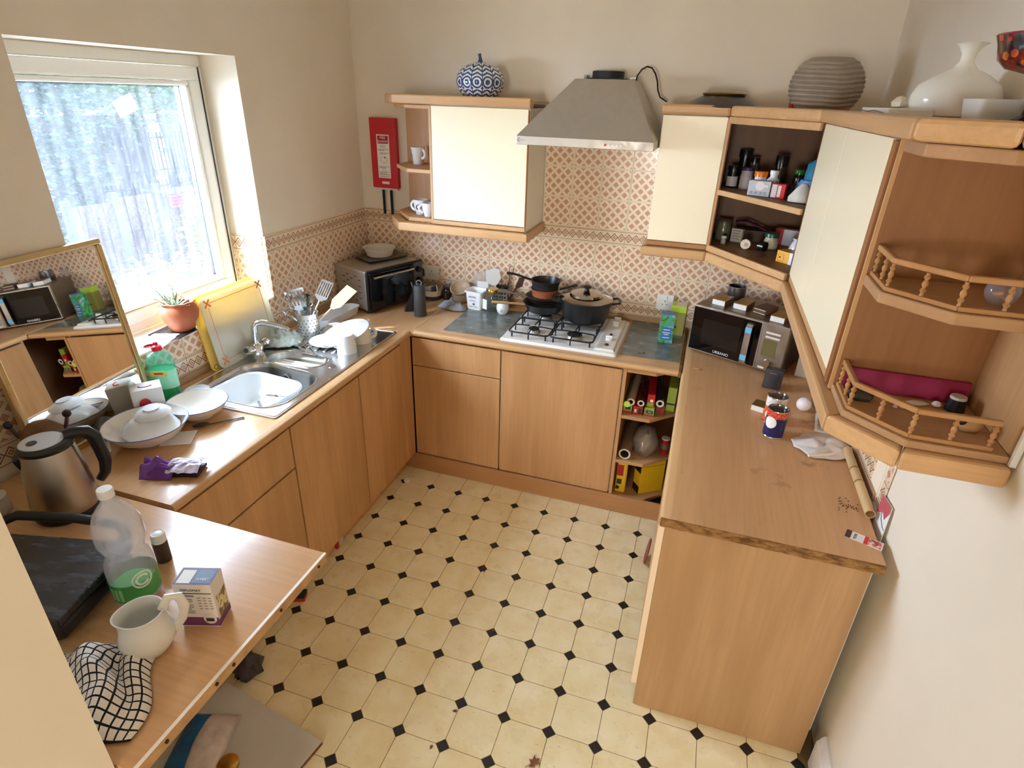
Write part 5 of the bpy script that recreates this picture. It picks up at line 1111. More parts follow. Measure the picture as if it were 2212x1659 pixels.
M().tube([(0.0, 0, 0.218), (-0.02, -0.004, 0.216), (-0.034, -0.006, 0.212)], [0.007, 0.006, 0.004], 8).build('cap_flap', P((226, 30, 60), 0.25), t, smooth=True)
t = thing('tea_carton', 'white carton with red emblem beside the green bottle', 'box', (0.108, -1.765, WT), math.radians(52))
M().box(-0.05, -0.036, 0, 0.05, 0.036, 0.125).build('carton', P((240, 240, 240), 0.45), t, bevel=0.0015)
M().lathe([(0, 0), (0.019, 0.0001), (0.019, 0.0009), (0, 0.001)], 22, 0, 0, 1, 1.15).move(-0.012, -0.0361, 0.070, rx=PI / 2).build('emblem', P((200, 40, 48), 0.45), t)
M().tube(arc((0.0, 0.0, 0.1256), 0.022, 2.6, 5.9, 14, 'xy', 0.6), 0.0022, 5).build('top_swirl', P((214, 70, 84), 0.5), t)
for k, z in enumerate((0.10, 0.092, 0.084, 0.06, 0.052)): M().box(0.0502, -0.024, z, 0.0508, 0.016, z + 0.004).build('print_line', P((150, 156, 164), 0.6), t)
M().box(0.0502, -0.03, 0.015, 0.0508, 0.0, 0.035).build('print_patch', P((190, 194, 200), 0.6), t)
o = M().lathe([(0, 0), (0.05, 0.001), (0.06, 0.01), (0.03, 0.03), (0.012, 0.05), (0, 0.055)], 22, wob=lambda a, z: 1 + 0.22 * math.sin(a * 3 + z * 60) + 0.12 * math.sin(a * 7)).build('foil_bag', GLASS((205, 212, 214), 0.65, 0.2), loc=(0.085, -1.895, WT), smooth=True); tag(o, 'crumpled grey plastic bag between white carton and mirror', 'bag')
def bowl_(name, label, loc, r, h, m=CERW, tilt=(0, 0), flip=False, rim=BLU, cat='bowl', foot=0.45):
    t = thing(name, label, cat, loc); t.rotation_euler = (tilt[0] + (PI if flip else 0), tilt[1], 0)
    M().lathe([(0, 0.0), (r * foot, 0), (r * foot, 0.004), (r * 0.80, h * 0.45), (r, h), (r * 0.975, h), (r * 0.78, h * 0.5), (r * foot * 0.95, 0.008), (0, 0.007)], 44).build('body', m, t, smooth=True)
    if rim: M().tube([(r * 0.99 * math.cos(a), r * 0.99 * math.sin(a), h) for a in [2 * PI * k / 44 for k in range(44)]], 0.0016, 5, closed=True).build('rim_line', rim, t)
    return t
CERC = P((244, 236, 224), 0.14)
bowl_('serving_bowl', 'large white blue-rimmed bowl holding the upturned crockery', (0.232, -1.895, WT), 0.134, 0.068, CERC)
bowl_('cereal_bowl', 'white bowl turned upside down inside the large blue-rimmed bowl', (0.240, -1.885, WT + 0.092), 0.090, 0.052, CERW, (0.03, 0.02), True, None)
t = bowl_('saucer', 'small white dish on top of the stack in the large bowl', (0.245, -1.870, WT + 0.1165), 0.058, 0.024, CERW, (0.05, 0.0), True, None, 'dish')
cutlery('tea_spoon', 'white spoon lying in the large blue-rimmed bowl', (0.165, -1.990, WT + 0.040), 0.9, 0.28, WHITE, 0.13)
bowl_('soup_bowl', 'white blue-rimmed soup bowl beside the sink, right of bowl stack', (0.262, -1.700, WT), 0.108, 0.058, CERC)
bowl_('small_plate', 'little white dish half hidden between green bottle and soup bowl', (0.120, -1.560, WT), 0.045, 0.016, CERW, (0, 0), False, None, 'dish')
cutlery('table_spoon', 'dull steel spoon lying on the worktop in front of the soup bowl', (0.372, -1.722, WT + 0.001), -0.75 + PI, m=DARKSTEEL, length=0.17)
o = M().grid(lambda u, v: ((u - .5) * 0.10, (v - .5) * 0.09, 0.0012 + 0.003 * u * v), 4, 4).build('paper_slip', PAPER, loc=(0.322, -1.858, WT), rz=0.5, solid=0.0005); tag(o, 'scrap of white paper poking out under the large bowl', 'paper')
t = thing('chocolate_packet', 'crumpled purple and white snack packet on the left worktop', 'packet', (0.472, -2.015, WT), 0.35)
PURP = P((112, 60, 150), 0.25); 
M().grid(lambda u, v: ((u - .5) * 0.10 - 0.045, (v - .5) * 0.10, 0.003 + 0.045 * math.sin(PI * v) * (0.5 + abs(noise.noise(Vector((u * 2.4, v * 2.4, 2)))) * 1.3)), 14, 14).build('wrapper', PURP, t, smooth=False, solid=0.0012)
M().grid(lambda u, v: ((u - .5) * 0.10 + 0.035, (v - .5) * 0.085, 0.012 + 0.026 * math.sin(PI * (0.15 + 0.7 * v)) + 0.006 * noise.noise(Vector((u * 6, v * 6, 9)))), 10, 10).build('wrapper_front', P((226, 214, 236), 0.3, 0, 0.4, 18), t, smooth=False, solid=0.0015)
M().box(-0.01, -0.036, 0.002, 0.08, 0.036, 0.012).build('chocolate_bar', P((52, 30, 36), 0.5), t, bevel=0.003)
# kettle
t = thing('kettle', 'brushed steel electric kettle with black lid and handle', 'kettle', (0.322, -2.262, 0.8588), math.radians(58))
KST = METAL((188, 176, 160), 0.30, 0.18, 5, (1, 1, 0.2))
M().lathe([(0, 0), (0.080, 0), (0.082, 0.006), (0.080, 0.018), (0, 0.018)], 40).build('power_base', BLACK, t, smooth=True)
M().lathe([(0, 0.0185), (0.079, 0.0185), (0.083, 0.024), (0.082, 0.045), (0.074, 0.130), (0.065, 0.205), (0.062, 0.214), (0.0, 0.214)], 44).build('body', KST, t, smooth=True)
M().lathe([(0.062, 0.2145), (0.066, 0.2145), (0.067, 0.224), (0.060, 0.232), (0.0, 0.234)], 44).build('lid_ring', BLACK, t, smooth=True)
M().lathe([(0.0, 0.2346), (0.052, 0.2335), (0.050, 0.2355), (0.0, 0.2375)], 40, -0.006, 0).build('lid', P((196, 196, 196), 0.3), t, smooth=True)
M().lathe([(0.0, 0.238), (0.013, 0.2374), (0.012, 0.2390), (0, 0.2392)], 20, -0.026, -0.006).build('lid_button', P((60, 60, 62), 0.4), t)
M().tube([(0.046, 0.0, 0.232), (0.072, 0, 0.234), (0.096, 0, 0.228), (0.110, 0, 0.208), (0.116, 0, 0.165), (0.118, 0, 0.12), (0.110, 0, 0.085), (0.092, 0, 0.065)], [0.014, 0.015, 0.015, 0.015, 0.014, 0.013, 0.012, 0.010], 12, flat=1.25).build('handle', BLACK, t, smooth=True)
M().prism([(-0.062, 0.205), (-0.078, 0.202), (-0.068, 0.170)], -0.016, 0.016, 'y').build('spout', BLACK, t, bevel=0.002)
# dark curio behind the kettle
t = thing('carved_ornament', 'small brown ornament with two dark ball ended horns behind the kettle', 'ornament', (0.135, -2.150, WT), 0.9); t.scale = (1.25, 1.25, 1.25)
M().lathe([(0, 0), (0.032, 0), (0.036, 0.02), (0.030, 0.05), (0.038, 0.09), (0.032, 0.13), (0.016, 0.15), (0, 0.152)], 18, 0, 0, 1.3, 0.6, wob=lambda a, z: 1 + 0.10 * math.sin(5 * a + z * 70)).build('body', P((134, 96, 64), 0.6, 0, 0.5, 22), t, smooth=True)
for sg in (-1, 1):
    h_ = M().tube([(sg * 0.020, 0, 0.10), (sg * 0.048, 0, 0.125), (sg * 0.056, 0, 0.15)], [0.006, 0.005, 0.004], 8).build('horn', P((70, 46, 46), 0.4), t, smooth=True)
    M().sphere(0.010, (sg * 0.057, 0, 0.157), 14, 10).build('ball_end', P((40, 26, 34), 0.2), h_, smooth=True)
t = thing('lidded_pot', 'small grey white jar at far left behind the kettle', 'jar', (0.150, -2.345, 0.8588))
M().lathe([(0, 0), (0.034, 0), (0.038, 0.006), (0.038, 0.042), (0.035, 0.046), (0, 0.046)], 26).build('body', P((190, 180, 166), 0.35), t, smooth=True); M().lathe([(0, 0.0465), (0.037, 0.0465), (0.037, 0.056), (0.03, 0.060), (0, 0.061)], 26).build('lid', P((206, 198, 186), 0.35), t, smooth=True)

# ------------------------------------------------------------------ things on the breakfast bar board
ZT = 0.8588
t = thing('drinks_bottle', 'tall clear waisted plastic bottle with green label', 'bottle', (0.790, -2.448, ZT), math.radians(14))
prof = [(0, 0.003), (0.030, 0.0), (0.046, 0.006), (0.051, 0.02), (0.051, 0.110), (0.048, 0.128), (0.040, 0.142), (0.0385, 0.150), (0.044, 0.160), (0.0500, 0.185), (0.0495, 0.225), (0.040, 0.255), (0.024, 0.277), (0.0145, 0.288), (0.0140, 0.300)]
M().lathe(prof, 36, wob=lambda a, z: 1 + (0.012 * math.sin(z * 620) if 0.155 < z < 0.24 else 0) + (0.02 * math.sin(a * 5) if z < 0.012 else 0)).build('shell', GLASS((244, 242, 240), 0.26, 0.08), t, smooth=True)
LBG = P((70, 160, 80), 0.4, 0, 0.25, 10)
M().lathe([(0.0515, 0.030), (0.0515, 0.080)], 36).build('label', LBG, t, smooth=True)
mb = M(); mb.grid(lambda u, v: (0.0516 * math.cos(-1.9 + u * 2.2), 0.0516 * math.sin(-1.9 + u * 2.2), 0.0802 + 0.045 * v * math.sin(PI * min(1, u * 1.05))), 20, 4); mb.build('label_top', GLASS((150, 212, 160), 0.8, 0.2), t, smooth=True)
mb = M(); th0 = 0.18
for r_ in (0.021, 0.013):
    a0, a1 = (0.0, 2 * PI) if r_ > 0.02 else (0.5, 5.8)
    pts = [((0.0522) * math.cos(th0 - 0.72 + r_ * math.cos(a) / 0.0522), 0.0522 * math.sin(th0 - 0.72 + r_ * math.cos(a) / 0.0522), 0.087 + r_ * math.sin(a)) for a in [a0 + (a1 - a0) * k / 24 for k in range(25)]]
    mb.tube(pts, 0.0022 if r_ > 0.02 else 0.003, 5)
mb.build('letter_emblem', P((226, 240, 214), 0.4), t)
for k in range(3): M().grid(lambda u, v: (0.0519 * math.cos(-2.05 + k * 0.22 + u * 0.16), 0.0519 * math.sin(-2.05 + k * 0.22 + u * 0.16), 0.036 + 0.034 * v), 4, 2).build('label_text', P((150, 206, 140), 0.4), t)
M().lathe([(0.0, 0.3005), (0.0165, 0.3005), (0.0165, 0.318), (0.015, 0.321), (0, 0.3215)], 26).build('cap', P((240, 238, 232), 0.35), t, smooth=True)
t = thing('spray_can', 'slim dark can with white cap hidden behind the clear bottle', 'can', (0.742, -2.330, ZT))
M().lathe([(0, 0), (0.018, 0), (0.018, 0.062), (0, 0.062)], 24).build('body', P((58, 40, 36), 0.3), t, smooth=True); M().lathe([(0, 0.0622), (0.0175, 0.0622), (0.0175, 0.086), (0.015, 0.088), (0.012, 0.0865), (0.008, 0.088), (0, 0.088)], 24).build('cap', P((236, 234, 232), 0.3), t, smooth=True)
t = thing('cream_jug', 'white china jug on the table board in front of the bottle', 'jug', (0.935, -2.552, ZT), math.radians(222))
def jugw(a, z): return 1 + (0.16 * max(0, math.cos(a)) ** 6 if z > 0.085 else 0)
M().lathe([(0, 0), (0.036, 0), (0.040, 0.004), (0.054, 0.028), (0.056, 0.046), (0.048, 0.074), (0.042, 0.092), (0.047, 0.108), (0.0435, 0.108), (0.039, 0.092), (0.045, 0.074), (0.052, 0.046), (0.050, 0.028), (0.034, 0.007), (0, 0.006)], 40, wob=jugw).build('body', P((232, 230, 222), 0.14), t, smooth=True)
M().tube([(-0.040, 0, 0.100), (-0.056, 0, 0.128), (-0.076, 0, 0.124), (-0.083, 0, 0.095), (-0.072, 0, 0.060), (-0.052, 0, 0.035)], [0.006, 0.0065, 0.007, 0.0065, 0.006, 0.006], 10, flat=1.6).build('handle', P((232, 230, 222), 0.14), t, smooth=True)
t = thing('sweetener_box', 'white and purple printed carton standing on the table board', 'box', (0.988, -2.445, ZT), math.radians(18))
M().box(-0.043, -0.027, 0, 0.043, 0.027, 0.128).build('carton', P((226, 218, 210), 0.45), t, bevel=0.001)
PP = P((108, 50, 98), 0.45)
M().box(-0.0433, -0.0276, 0.004, 0.0433, -0.0271, 0.030).build('purple_band', PP, t); M().box(0.0431, -0.0276, 0.004, 0.0436, 0.027, 0.022).build('purple_band', PP, t)
M().box(-0.042, -0.026, 0.1281, 0.042, 0.026, 0.1284).build('top_print', P((96, 70, 96), 0.45), t)
M().box(-0.036, -0.022, 0.1285, -0.006, 0.018, 0.1288).build('top_patch', WHITEM, t); M().box(-0.002, -0.022, 0.1285, 0.038, 0.020, 0.1288).build('top_label', P((70, 92, 128), 0.4), t)
text('SWEET', 0.010, WHITEM, t, (0.018, -0.010, 0.1290), (0, 0, 0), ext=0.0002); text('DIPLOMAT', 0.0095, INK, t, (-0.004, -0.0275, 0.112), (PI / 2, 0, 0), ext=0.0002)
for z, x0, x1, hh in ((0.102, -0.042, 0.040, 0.0022), (0.094, -0.042, 0.0, 0.0022)): M().box(x0, -0.0276, z, x1, -0.0271, z + hh).build('print_bar', INK, t)
GRP = P((150, 142, 136), 0.6)
for k in range(8): M().box(-0.038, -0.0275, 0.084 - k * 0.006, -0.006 - 0.006 * (k % 3 == 2), -0.0271, 0.0865 - k * 0.006).build('print_line', GRP, t)
for k in range(5):
    for c in range(3): M().box(0.006 + c * 0.012, -0.0275, 0.088 - k * 0.008, 0.014 + c * 0.012, -0.0271, 0.0905 - k * 0.008).build('print_line', GRP, t)
M().box(-0.038, -0.0277, 0.036, -0.026, -0.0271, 0.048).build('code_patch', INK, t)
M().lathe([(0, 0), (0.015, 0.0001), (0.015, 0.0008), (0, 0.001)], 20).move(0.024, -0.0272, 0.026, rx=PI / 2).build('print_roundel', P((222, 214, 206), 0.5), t); M().box(0.015, -0.0286, 0.019, 0.033, -0.0281, 0.029).build('barcode', INK, t)
s = NT('flower_print'); f = s.noise(s.coord(), 60, 3); s.set(s.ramp(f, (0.42, lin((120, 96, 50))), (0.5, lin((222, 206, 130))), (0.6, lin((222, 214, 206)))), 0.45)
M().box(0.0431, -0.018, 0.023, 0.0435, 0.022, 0.085).build('side_picture', s.m, t)
# checked towel
s = NT('check_cloth'); uvn = s.n('ShaderNodeTexCoord').outputs['UV']; sp_ = s.n('ShaderNodeSeparateXYZ'); s.l(uvn, sp_.inputs[0])
def ln(o): 
    q_ = s.math('MULTIPLY', o, 13.0); return s.math('LESS_THAN', s.math('SUBTRACT', q_, s.math('FLOOR', q_)), 0.20)
s.set(s.mix(s.math('MAXIMUM', ln(sp_.outputs[0]), ln(sp_.outputs[1])), lin((232, 224, 214)), lin((26, 24, 26))), 0.95); CHK = s.m
def towel(u, v):
    x = (u - .5) * 0.20; y = (v - .5) * 0.22
    x += 0.015 * math.sin(v * 6); y += 0.012 * math.sin(u * 5)
    e = max(0, 1 - (2 * abs(u - .5)) ** 4) * max(0, 1 - (2 * abs(v - .5)) ** 4)
    z = 0.004 + e * (0.016 + 0.045 * abs(math.sin(u * 6.0 + v * 2.2 + 0.6)) ** 1.5 + 0.018 * noise.noise(Vector((u * 5, v * 5, 4))))
    return (x, y, max(0.003, z))
o = M().grid(towel, 40, 40).build('tea_towel', CHK, loc=(0.925, -2.674, ZT), rz=0.52, smooth=True)
uvl = o.data.uv_layers.new(name='UVMap')
for lp in o.data.loops: uvl.data[lp.index].uv = ((lp.vertex_index % 41) / 40, (lp.vertex_index // 41) / 40)
md = o.modifiers.new('thick', 'SOLIDIFY'); md.thickness = 0.003; md.offset = 0
tag(o, 'black and white checked tea towel crumpled by the jug', 'towel')
# black contact grill
t = thing('electric_grill', 'black contact grill with arched bar handle at lower left', 'grill', (0.545, -2.545, ZT), math.radians(14))
M().box(-0.20, -0.12, 0.020, 0.20, 0.12, 0.062).build('base', BLACK, t, bevel=0.010)
s = NT('smeared_black'); f = s.noise(s.coord(scale=(2, 9, 1)), 6, 5, 0.7); s.set(s.ramp(f, (0.4, lin((24, 26, 30))), (0.75, lin((48, 54, 64)))), s.ramp(f, (0.3, 0.12), (0.7, 0.35)), 0, 0.7)
M().box(-0.203, -0.123, 0.066, 0.203, 0.123, 0.088).build('lid_plate', s.m, t, bevel=0.004)
M().tube([(-0.17, 0.124, 0.075), (-0.175, 0.165, 0.086), (-0.15, 0.185, 0.092), (0.0, 0.190, 0.092), (0.13, 0.182, 0.088), (0.165, 0.155, 0.080), (0.165, 0.124, 0.075)], 0.0125, 12).build('handle', MATTBLK, t, smooth=True)
for x, y in ((-0.16, -0.09), (0.16, -0.09), (-0.16, 0.09), (0.16, 0.09)): M().cyl(0.014, 0, 0.0205, 12, x, y).build('foot', BLACK, t)
t = thing('cable', 'black appliance cable coiled by the checked tea towel', 'cable', (0.80, -2.66, ZT))
M().tube([(0.0, 0.05, 0.008), (0.01, 0.0, 0.007), (0.03, -0.03, 0.007), (0.02, -0.07, 0.007), (-0.03, -0.085, 0.007)], 0.006, 8).build('flex', BLACK, t, smooth=True)

# ------------------------------------------------------------------ fire blanket and mugs
t = thing('fire_blanket', 'red fire blanket case on the back wall with two black pull tapes', 'safety equipment', (0.172, -0.001, 1.475))
M().box(-0.084, -0.030, 0.0, 0.080, 0.0, 0.370).build('case', P((196, 26, 40), 0.4), t, bevel=0.004)
M().box(-0.075, -0.028, -0.010, 0.072, -0.002, -0.0005).build('blanket_edge', P((226, 222, 214), 0.9), t)
M().box(-0.042, -0.0312, 0.055, 0.036, -0.0303, 0.285).build('label', P((244, 240, 232), 0.5), t, label='white instruction label')
M().box(-0.036, -0.0320, 0.238, 0.030, -0.0313, 0.279).build('label_heading', P((170, 16, 34), 0.5), t)
text('FIRE', 0.019, P((246, 236, 226), 0.5), t, (-0.003, -0.0322, 0.268), (PI / 2, 0, 0)); text('BLANKET', 0.0155, P((246, 236, 226), 0.5), t, (-0.003, -0.0322, 0.249), (PI / 2, 0, 0), sx=0.95)
for z, x0, x1, c_ in ((0.226, -0.022, 0.016, 0), (0.218, -0.020, 0.014, 0), (0.207, -0.036, 0.030, 0), (0.201, -0.034, 0.004, 1), (0.188, -0.026, 0.030, 0), (0.182, -0.026, 0.014, 0), (0.115, -0.036, 0.030, 0), (0.109, -0.034, 0.006, 1), (0.085, -0.036, 0.030, 0), (0.079, -0.036, 0.012, 0), (0.072, -0.036, 0.030, 1), (0.062, -0.036, 0.030, 0)):
    M().box(x0, -0.0318, z, x1, -0.0313, z + 0.0026).build('print_line', [P((150, 146, 142), 0.6), P((170, 60, 64), 0.6)][c_], t)
for z, r_ in ((0.155, 0.017), (0.097, 0.009)): M().tube([(-0.003 + 1.2 * r_ * math.cos(a), -0.0316, z + r_ * math.sin(a) * (1 + 0.2 * math.sin(3 * a))) for a in [2 * PI * k / 18 for k in range(18)]], 0.0007, 4, closed=True).build('pictogram', P((130, 126, 124), 0.6), t)
M().cyl(0.004, 0, 0.0008, 10).move(0.006, -0.0314, 0.165, rx=PI / 2).build('pictogram_dot', INK, t)
M().box(-0.022, -0.0312, 0.022, 0.024, -0.0303, 0.036).build('maker_plate', P((236, 226, 220), 0.4), t)
for x in (-0.036, 0.014): M().box(x, -0.0135, -0.150, x + 0.016, -0.0118, -0.0105).build('pull_tape', P((24, 24, 24), 0.8), t)
t = thing('tall_mug', 'tall white flared mug with curled handle on the middle shelf', 'mug', (0.425, -0.115, 1.6265), math.radians(-20)); mug_mesh(t, 0.026, 0.040, 0.088, hz=0.62, hr=0.022, mid=0.031)
t = thing('mug', 'white mug with navy ring emblem on the bottom open shelf', 'mug', (0.480, -0.215, 1.3825), math.radians(175)); mug_mesh(t, 0.024, 0.040, 0.078, hz=0.55, mid=0.037)
M().tube([(0.0372 * math.cos(1.75 + 0.012 * math.cos(a) / 0.037) , 0.0372 * math.sin(1.75 + 0.012 * math.cos(a) / 0.037), 0.042 + 0.012 * math.sin(a)) for a in [2 * PI * k / 22 for k in range(22)]], 0.0034, 6, closed=True).build('ring_emblem', P((40, 44, 110), 0.3), t)
t = thing('mug', 'plain white mug behind the ring emblem mug on bottom shelf', 'mug', (0.548, -0.130, 1.3825), math.radians(-150)); mug_mesh(t, 0.024, 0.040, 0.080, hz=0.55, mid=0.037)
t = thing('mug', 'plain white mug half hidden by the cream cupboard door frame', 'mug', (0.543, -0.252, 1.3825), math.radians(190)); mug_mesh(t, 0.022, 0.034, 0.070, hz=0.55, mid=0.032)

# ------------------------------------------------------------------ on top of the wall units
t = thing('pumpkin_vase', 'blue and white patterned ceramic gourd jar with stalk on cornice', 'ornament', (0.803, -0.170, 1.9545)); t.scale = (1, 1, 0.87)
s = NT('blue_white_glaze'); o3 = s.n('ShaderNodeSeparateXYZ'); s.l(s.coord(), o3.inputs[0])
an = s.math('MULTIPLY', s.math('ARCTAN2', o3.outputs[1], o3.outputs[0]), 14 / (2 * PI)); fr_ = s.math('ABSOLUTE', s.math('SUBTRACT', an, s.math('ROUND', an)))
zz_ = s.math('DIVIDE', s.math('SUBTRACT', o3.outputs[2], 0.085), 0.085)
dd_ = s.math('SQRT', s.math('ADD', s.math('POWER', s.math('MULTIPLY', fr_, 1.7), 2.0), s.math('POWER', s.math('MULTIPLY', zz_, 2.4), 2.0)))
disc = s.math('LESS_THAN', dd_, 0.38); rg = s.math('MULTIPLY', s.math('GREATER_THAN', dd_, 0.62), s.math('LESS_THAN', dd_, 0.86))
petal = s.math('GREATER_THAN', s.math('SINE', s.math('ADD', s.math('MULTIPLY', zz_, 26.0), s.math('MULTIPLY', fr_, 9.0))), 0.12)
petal = s.math('MULTIPLY', petal, s.math('GREATER_THAN', dd_, 1.0)); seam = s.math('GREATER_THAN', fr_, 0.455)
s.set(s.mix(s.math('MAXIMUM', s.math('MAXIMUM', disc, rg), s.math('MAXIMUM', petal, seam)), lin((232, 238, 240)), lin((58, 82, 128))), 0.12, 0, 0.6)
PB = [(0, 0), (0.06, 0.0), (0.088, 0.02), (0.112, 0.055), (0.119, 0.090), (0.112, 0.125), (0.088, 0.158), (0.05, 0.178), (0.018, 0.186), (0, 0.187)]
M().lathe(PB, 84, wob=lambda a, z: 1 - 0.035 * abs(math.cos(a * 7)) ** 6).build('body', s.m, t, smooth=True)
M().tube([(0, 0, 0.184), (0, 0, 0.200), (-0.003, 0, 0.216), (-0.005, 0, 0.226)], [0.014, 0.008, 0.007, 0.009], 10).build('stalk', P((52, 74, 116), 0.2), t, smooth=True)
t = thing('striped_vase', 'round grey brown vase ringed with wavy ridges, flat open top', 'vase', (2.320, -0.330, 1.9536)); t.scale = (1, 1, 0.90)
prof = []
NP = 110
for k in range(NP + 1):
    u = k / NP; z = 0.212 * u; ang = math.asin(max(-1, min(1, (u - 0.48) / 0.62))); r_ = 0.128 * math.cos(ang) ** 0.9
    prof.append((r_, z))
prof = [(0, 0)] + prof + [(0.058, 0.205), (0, 0.10)]
M().lathe(prof, 60, wob=lambda a, z: 1 + 0.065 * abs(math.sin((z + 0.0035 * math.sin(a * 3) + 0.002 * math.sin(a * 5 + 1)) * PI / 0.0185)) if z < 0.2 else 1).build('body', P((160, 146, 130), 0.42, 0, 0.1, 20), t, smooth=True)
t = thing('metal_dish', 'dark upturned shallow dish with gold ring on the right cornice', 'dish', (1.945, -0.195, 1.9560)); t.scale = (1, 1, 1.25)
M().lathe([(0.155, 0.0), (0.160, 0.003), (0.12, 0.024), (0.085, 0.038), (0.0, 0.041)], 48).build('dish', P((64, 56, 56), 0.28), t, smooth=True); M().lathe([(0.088, 0.0385), (0.092, 0.044), (0.086, 0.047), (0.0, 0.047)], 40).build('gold_ring', METAL((176, 140, 80), 0.3), t, smooth=True)
t = thing('red_box', 'small red box beside the ridged vase on the cornice', 'box', (2.225, -0.335, 1.9536), 0.2); t.scale = (1, 1, 0.62); M().box(-0.022, -0.018, 0, 0.022, 0.018, 0.050).build('carton', P((190, 30, 50), 0.4), t, bevel=0.001); M().box(-0.015, -0.0188, 0.03, 0.015, -0.0182, 0.040).build('print_patch', P((230, 210, 200), 0.5), t)
t = thing('router', 'flat white box with thin cable on the right-hand cornice', 'box', (2.405, -1.150, 1.9536)); t.scale = (1, 1, 0.6); M().box(-0.07, -0.22, 0, 0.03, 0.10, 0.040).build('case', P((236, 234, 226), 0.35), t, bevel=0.004)
M().tube([(-0.073, -0.20, 0.02), (-0.078, -0.10, 0.03), (-0.075, 0.0, 0.022), (-0.078, 0.06, 0.03)], 0.0018, 6).build('cable', P((120, 118, 116), 0.5), t)
t = thing('white_vase', 'big squat white vase with flared narrow neck on right cornice', 'vase', (2.492, -1.290, 1.9536)); t.scale = (1, 1, 0.93)
M().lathe([(0, 0), (0.06, 0), (0.09, 0.012), (0.098, 0.045), (0.098, 0.060), (0.088, 0.085), (0.055, 0.110), (0.026, 0.125), (0.0155, 0.140), (0.016, 0.158), (0.026, 0.176), (0.036, 0.182), (0.033, 0.184), (0.022, 0.176), (0.013, 0.155), (0.013, 0.14), (0, 0.10)], 52).build('body', P((238, 234, 222), 0.10), t, smooth=True)
t = thing('shell_ornament', 'small cream shell beside the big white vase', 'ornament', (2.385, -1.245, 1.9780)); M().lathe([(0, 0), (0.018, 0.004), (0.022, 0.014), (0.010, 0.026), (0, 0.030)], 14, 0, 0, 1, 1.3, wob=lambda a, z: 1 + 0.15 * math.sin(a * 6)).build('shell', P((236, 224, 200), 0.5), t, smooth=True)
t = thing('square_planter', 'low square white glazed planter near the right cornice end', 'planter', (2.455, -1.660, 1.9536), 0.1); t.scale = (1, 1, 0.72)
rings = [[(x, y, z) for x, y in rrect(a, a, 0.012, 3)] for a, z in ((0.075, 0), (0.088, 0.064), (0.078, 0.064), (0.066, 0.006))]
loft(M(), rings).build('body', P((226, 228, 222), 0.10), t, smooth=True)
t = thing('round_vase', 'round white vase at the far right end of the cornice', 'vase', (2.535, -1.855, 1.9536)); M().lathe([(0, 0), (0.035, 0), (0.058, 0.020), (0.060, 0.040), (0.045, 0.062), (0.020, 0.072), (0.018, 0.076), (0, 0.07)], 34).build('body', P((232, 230, 222), 0.12), t, smooth=True)
t = thing('lacquer_goblet', 'dark red floral lacquer goblet at the top right corner', 'goblet', (2.490, -1.742, 1.9538)); t.scale = (1, 1, 0.89)
s = NT('lacquer_flowers'); v1 = s.n('ShaderNodeTexVoronoi'); v1.inputs['Scale'].default_value = 38; s.l(s.coord(), v1.inputs['Vector'])
s.set(s.mix(s.math('LESS_THAN', v1.outputs['Distance'], 0.30), s.ramp(s.noise(s.coord(), 30, 3), (0.42, lin((40, 22, 18))), (0.6, lin((150, 40, 36)))), s.ramp(s.noise(s.coord(), 18, 1), (0.45, lin((206, 130, 40))), (0.6, lin((176, 50, 50))))), 0.16, 0, 0.7)
M().lathe([(0, 0), (0.036, 0), (0.038, 0.006), (0.014, 0.022), (0.010, 0.06), (0.013, 0.094)], 34).build('stem', P((52, 26, 24), 0.2), t, smooth=True)
M().lathe([(0.013, 0.0945), (0.030, 0.098), (0.064, 0.108), (0.080, 0.124), (0.086, 0.150), (0.092, 0.166), (0.089, 0.168), (0.078, 0.126), (0.03, 0.103), (0, 0.101)], 44).build('cup', s.m, t, smooth=True)
M().tube([(0.0905 * math.cos(a), 0.0905 * math.sin(a), 0.1678) for a in [2 * PI * k / 44 for k in range(44)]], 0.0022, 6, closed=True).build('rim', P((150, 50, 60), 0.25), t)

# ------------------------------------------------------------------ medicines and jars in the corner unit
ZC = 1.6308; ZB = 1.3855
def jar_(name, label, cat, loc, r, h, body, cap, caph=0.015, lab=None, neck=0.75, grp=None):
    t = thing(name, label, cat, loc, random.random() * 0.5, grp)
    M().lathe([(0, 0), (r * 0.95, 0), (r, 0.003), (r, h * 0.72), (r * neck, h * 0.86), (r * neck, h)], 22).build('body', body, t, smooth=True)
    M().lathe([(0, h + caph), (r * neck * 1.12, h + caph), (r * neck * 1.16, h + caph - 0.002), (r * neck * 1.16, h + 0.0005), (r * neck * 0.9, h + 0.0005)], 22).build('cap', cap, t, smooth=True)
    if lab: M().lathe([(r * 1.012, h * 0.08), (r * 1.012, h * 0.66)], 22).build('label', lab, t, smooth=True)
    return t
DK = P((26, 24, 24), 0.25); BRN = P((60, 34, 18), 0.15); LAB = P((206, 200, 204), 0.5); ORA = P((226, 120, 20), 0.3); NAVY = P((28, 34, 84), 0.35)
jar_('medicine_jar', 'dark capped pill jar with pale label, leftmost on upper corner shelf', 'jar', (2.040, -0.200, ZC), 0.024, 0.072, DK, DK, 0.020, LAB, 0.9)
jar_('medicine_jar', 'purple topped pill jar with striped label, second on upper corner shelf', 'jar', (2.098, -0.235, ZC), 0.027, 0.078, P((190, 184, 196), 0.4), P((66, 46, 110), 0.35), 0.014, LAB, 0.9)
jar_('spice_jar', 'tall glass spice jar with dark lid on the upper corner shelf', 'jar', (2.125, -0.135, ZC), 0.022, 0.105, P((110, 104, 88), 0.2), DK, 0.022, P((150, 146, 128), 0.5), 0.8)
jar_('dark_bottle', 'black tall bottle at the back left of the upper corner shelf', 'bottle', (2.085, -0.080, ZC), 0.028, 0.120, DK, DK, 0.035, None, 0.9)
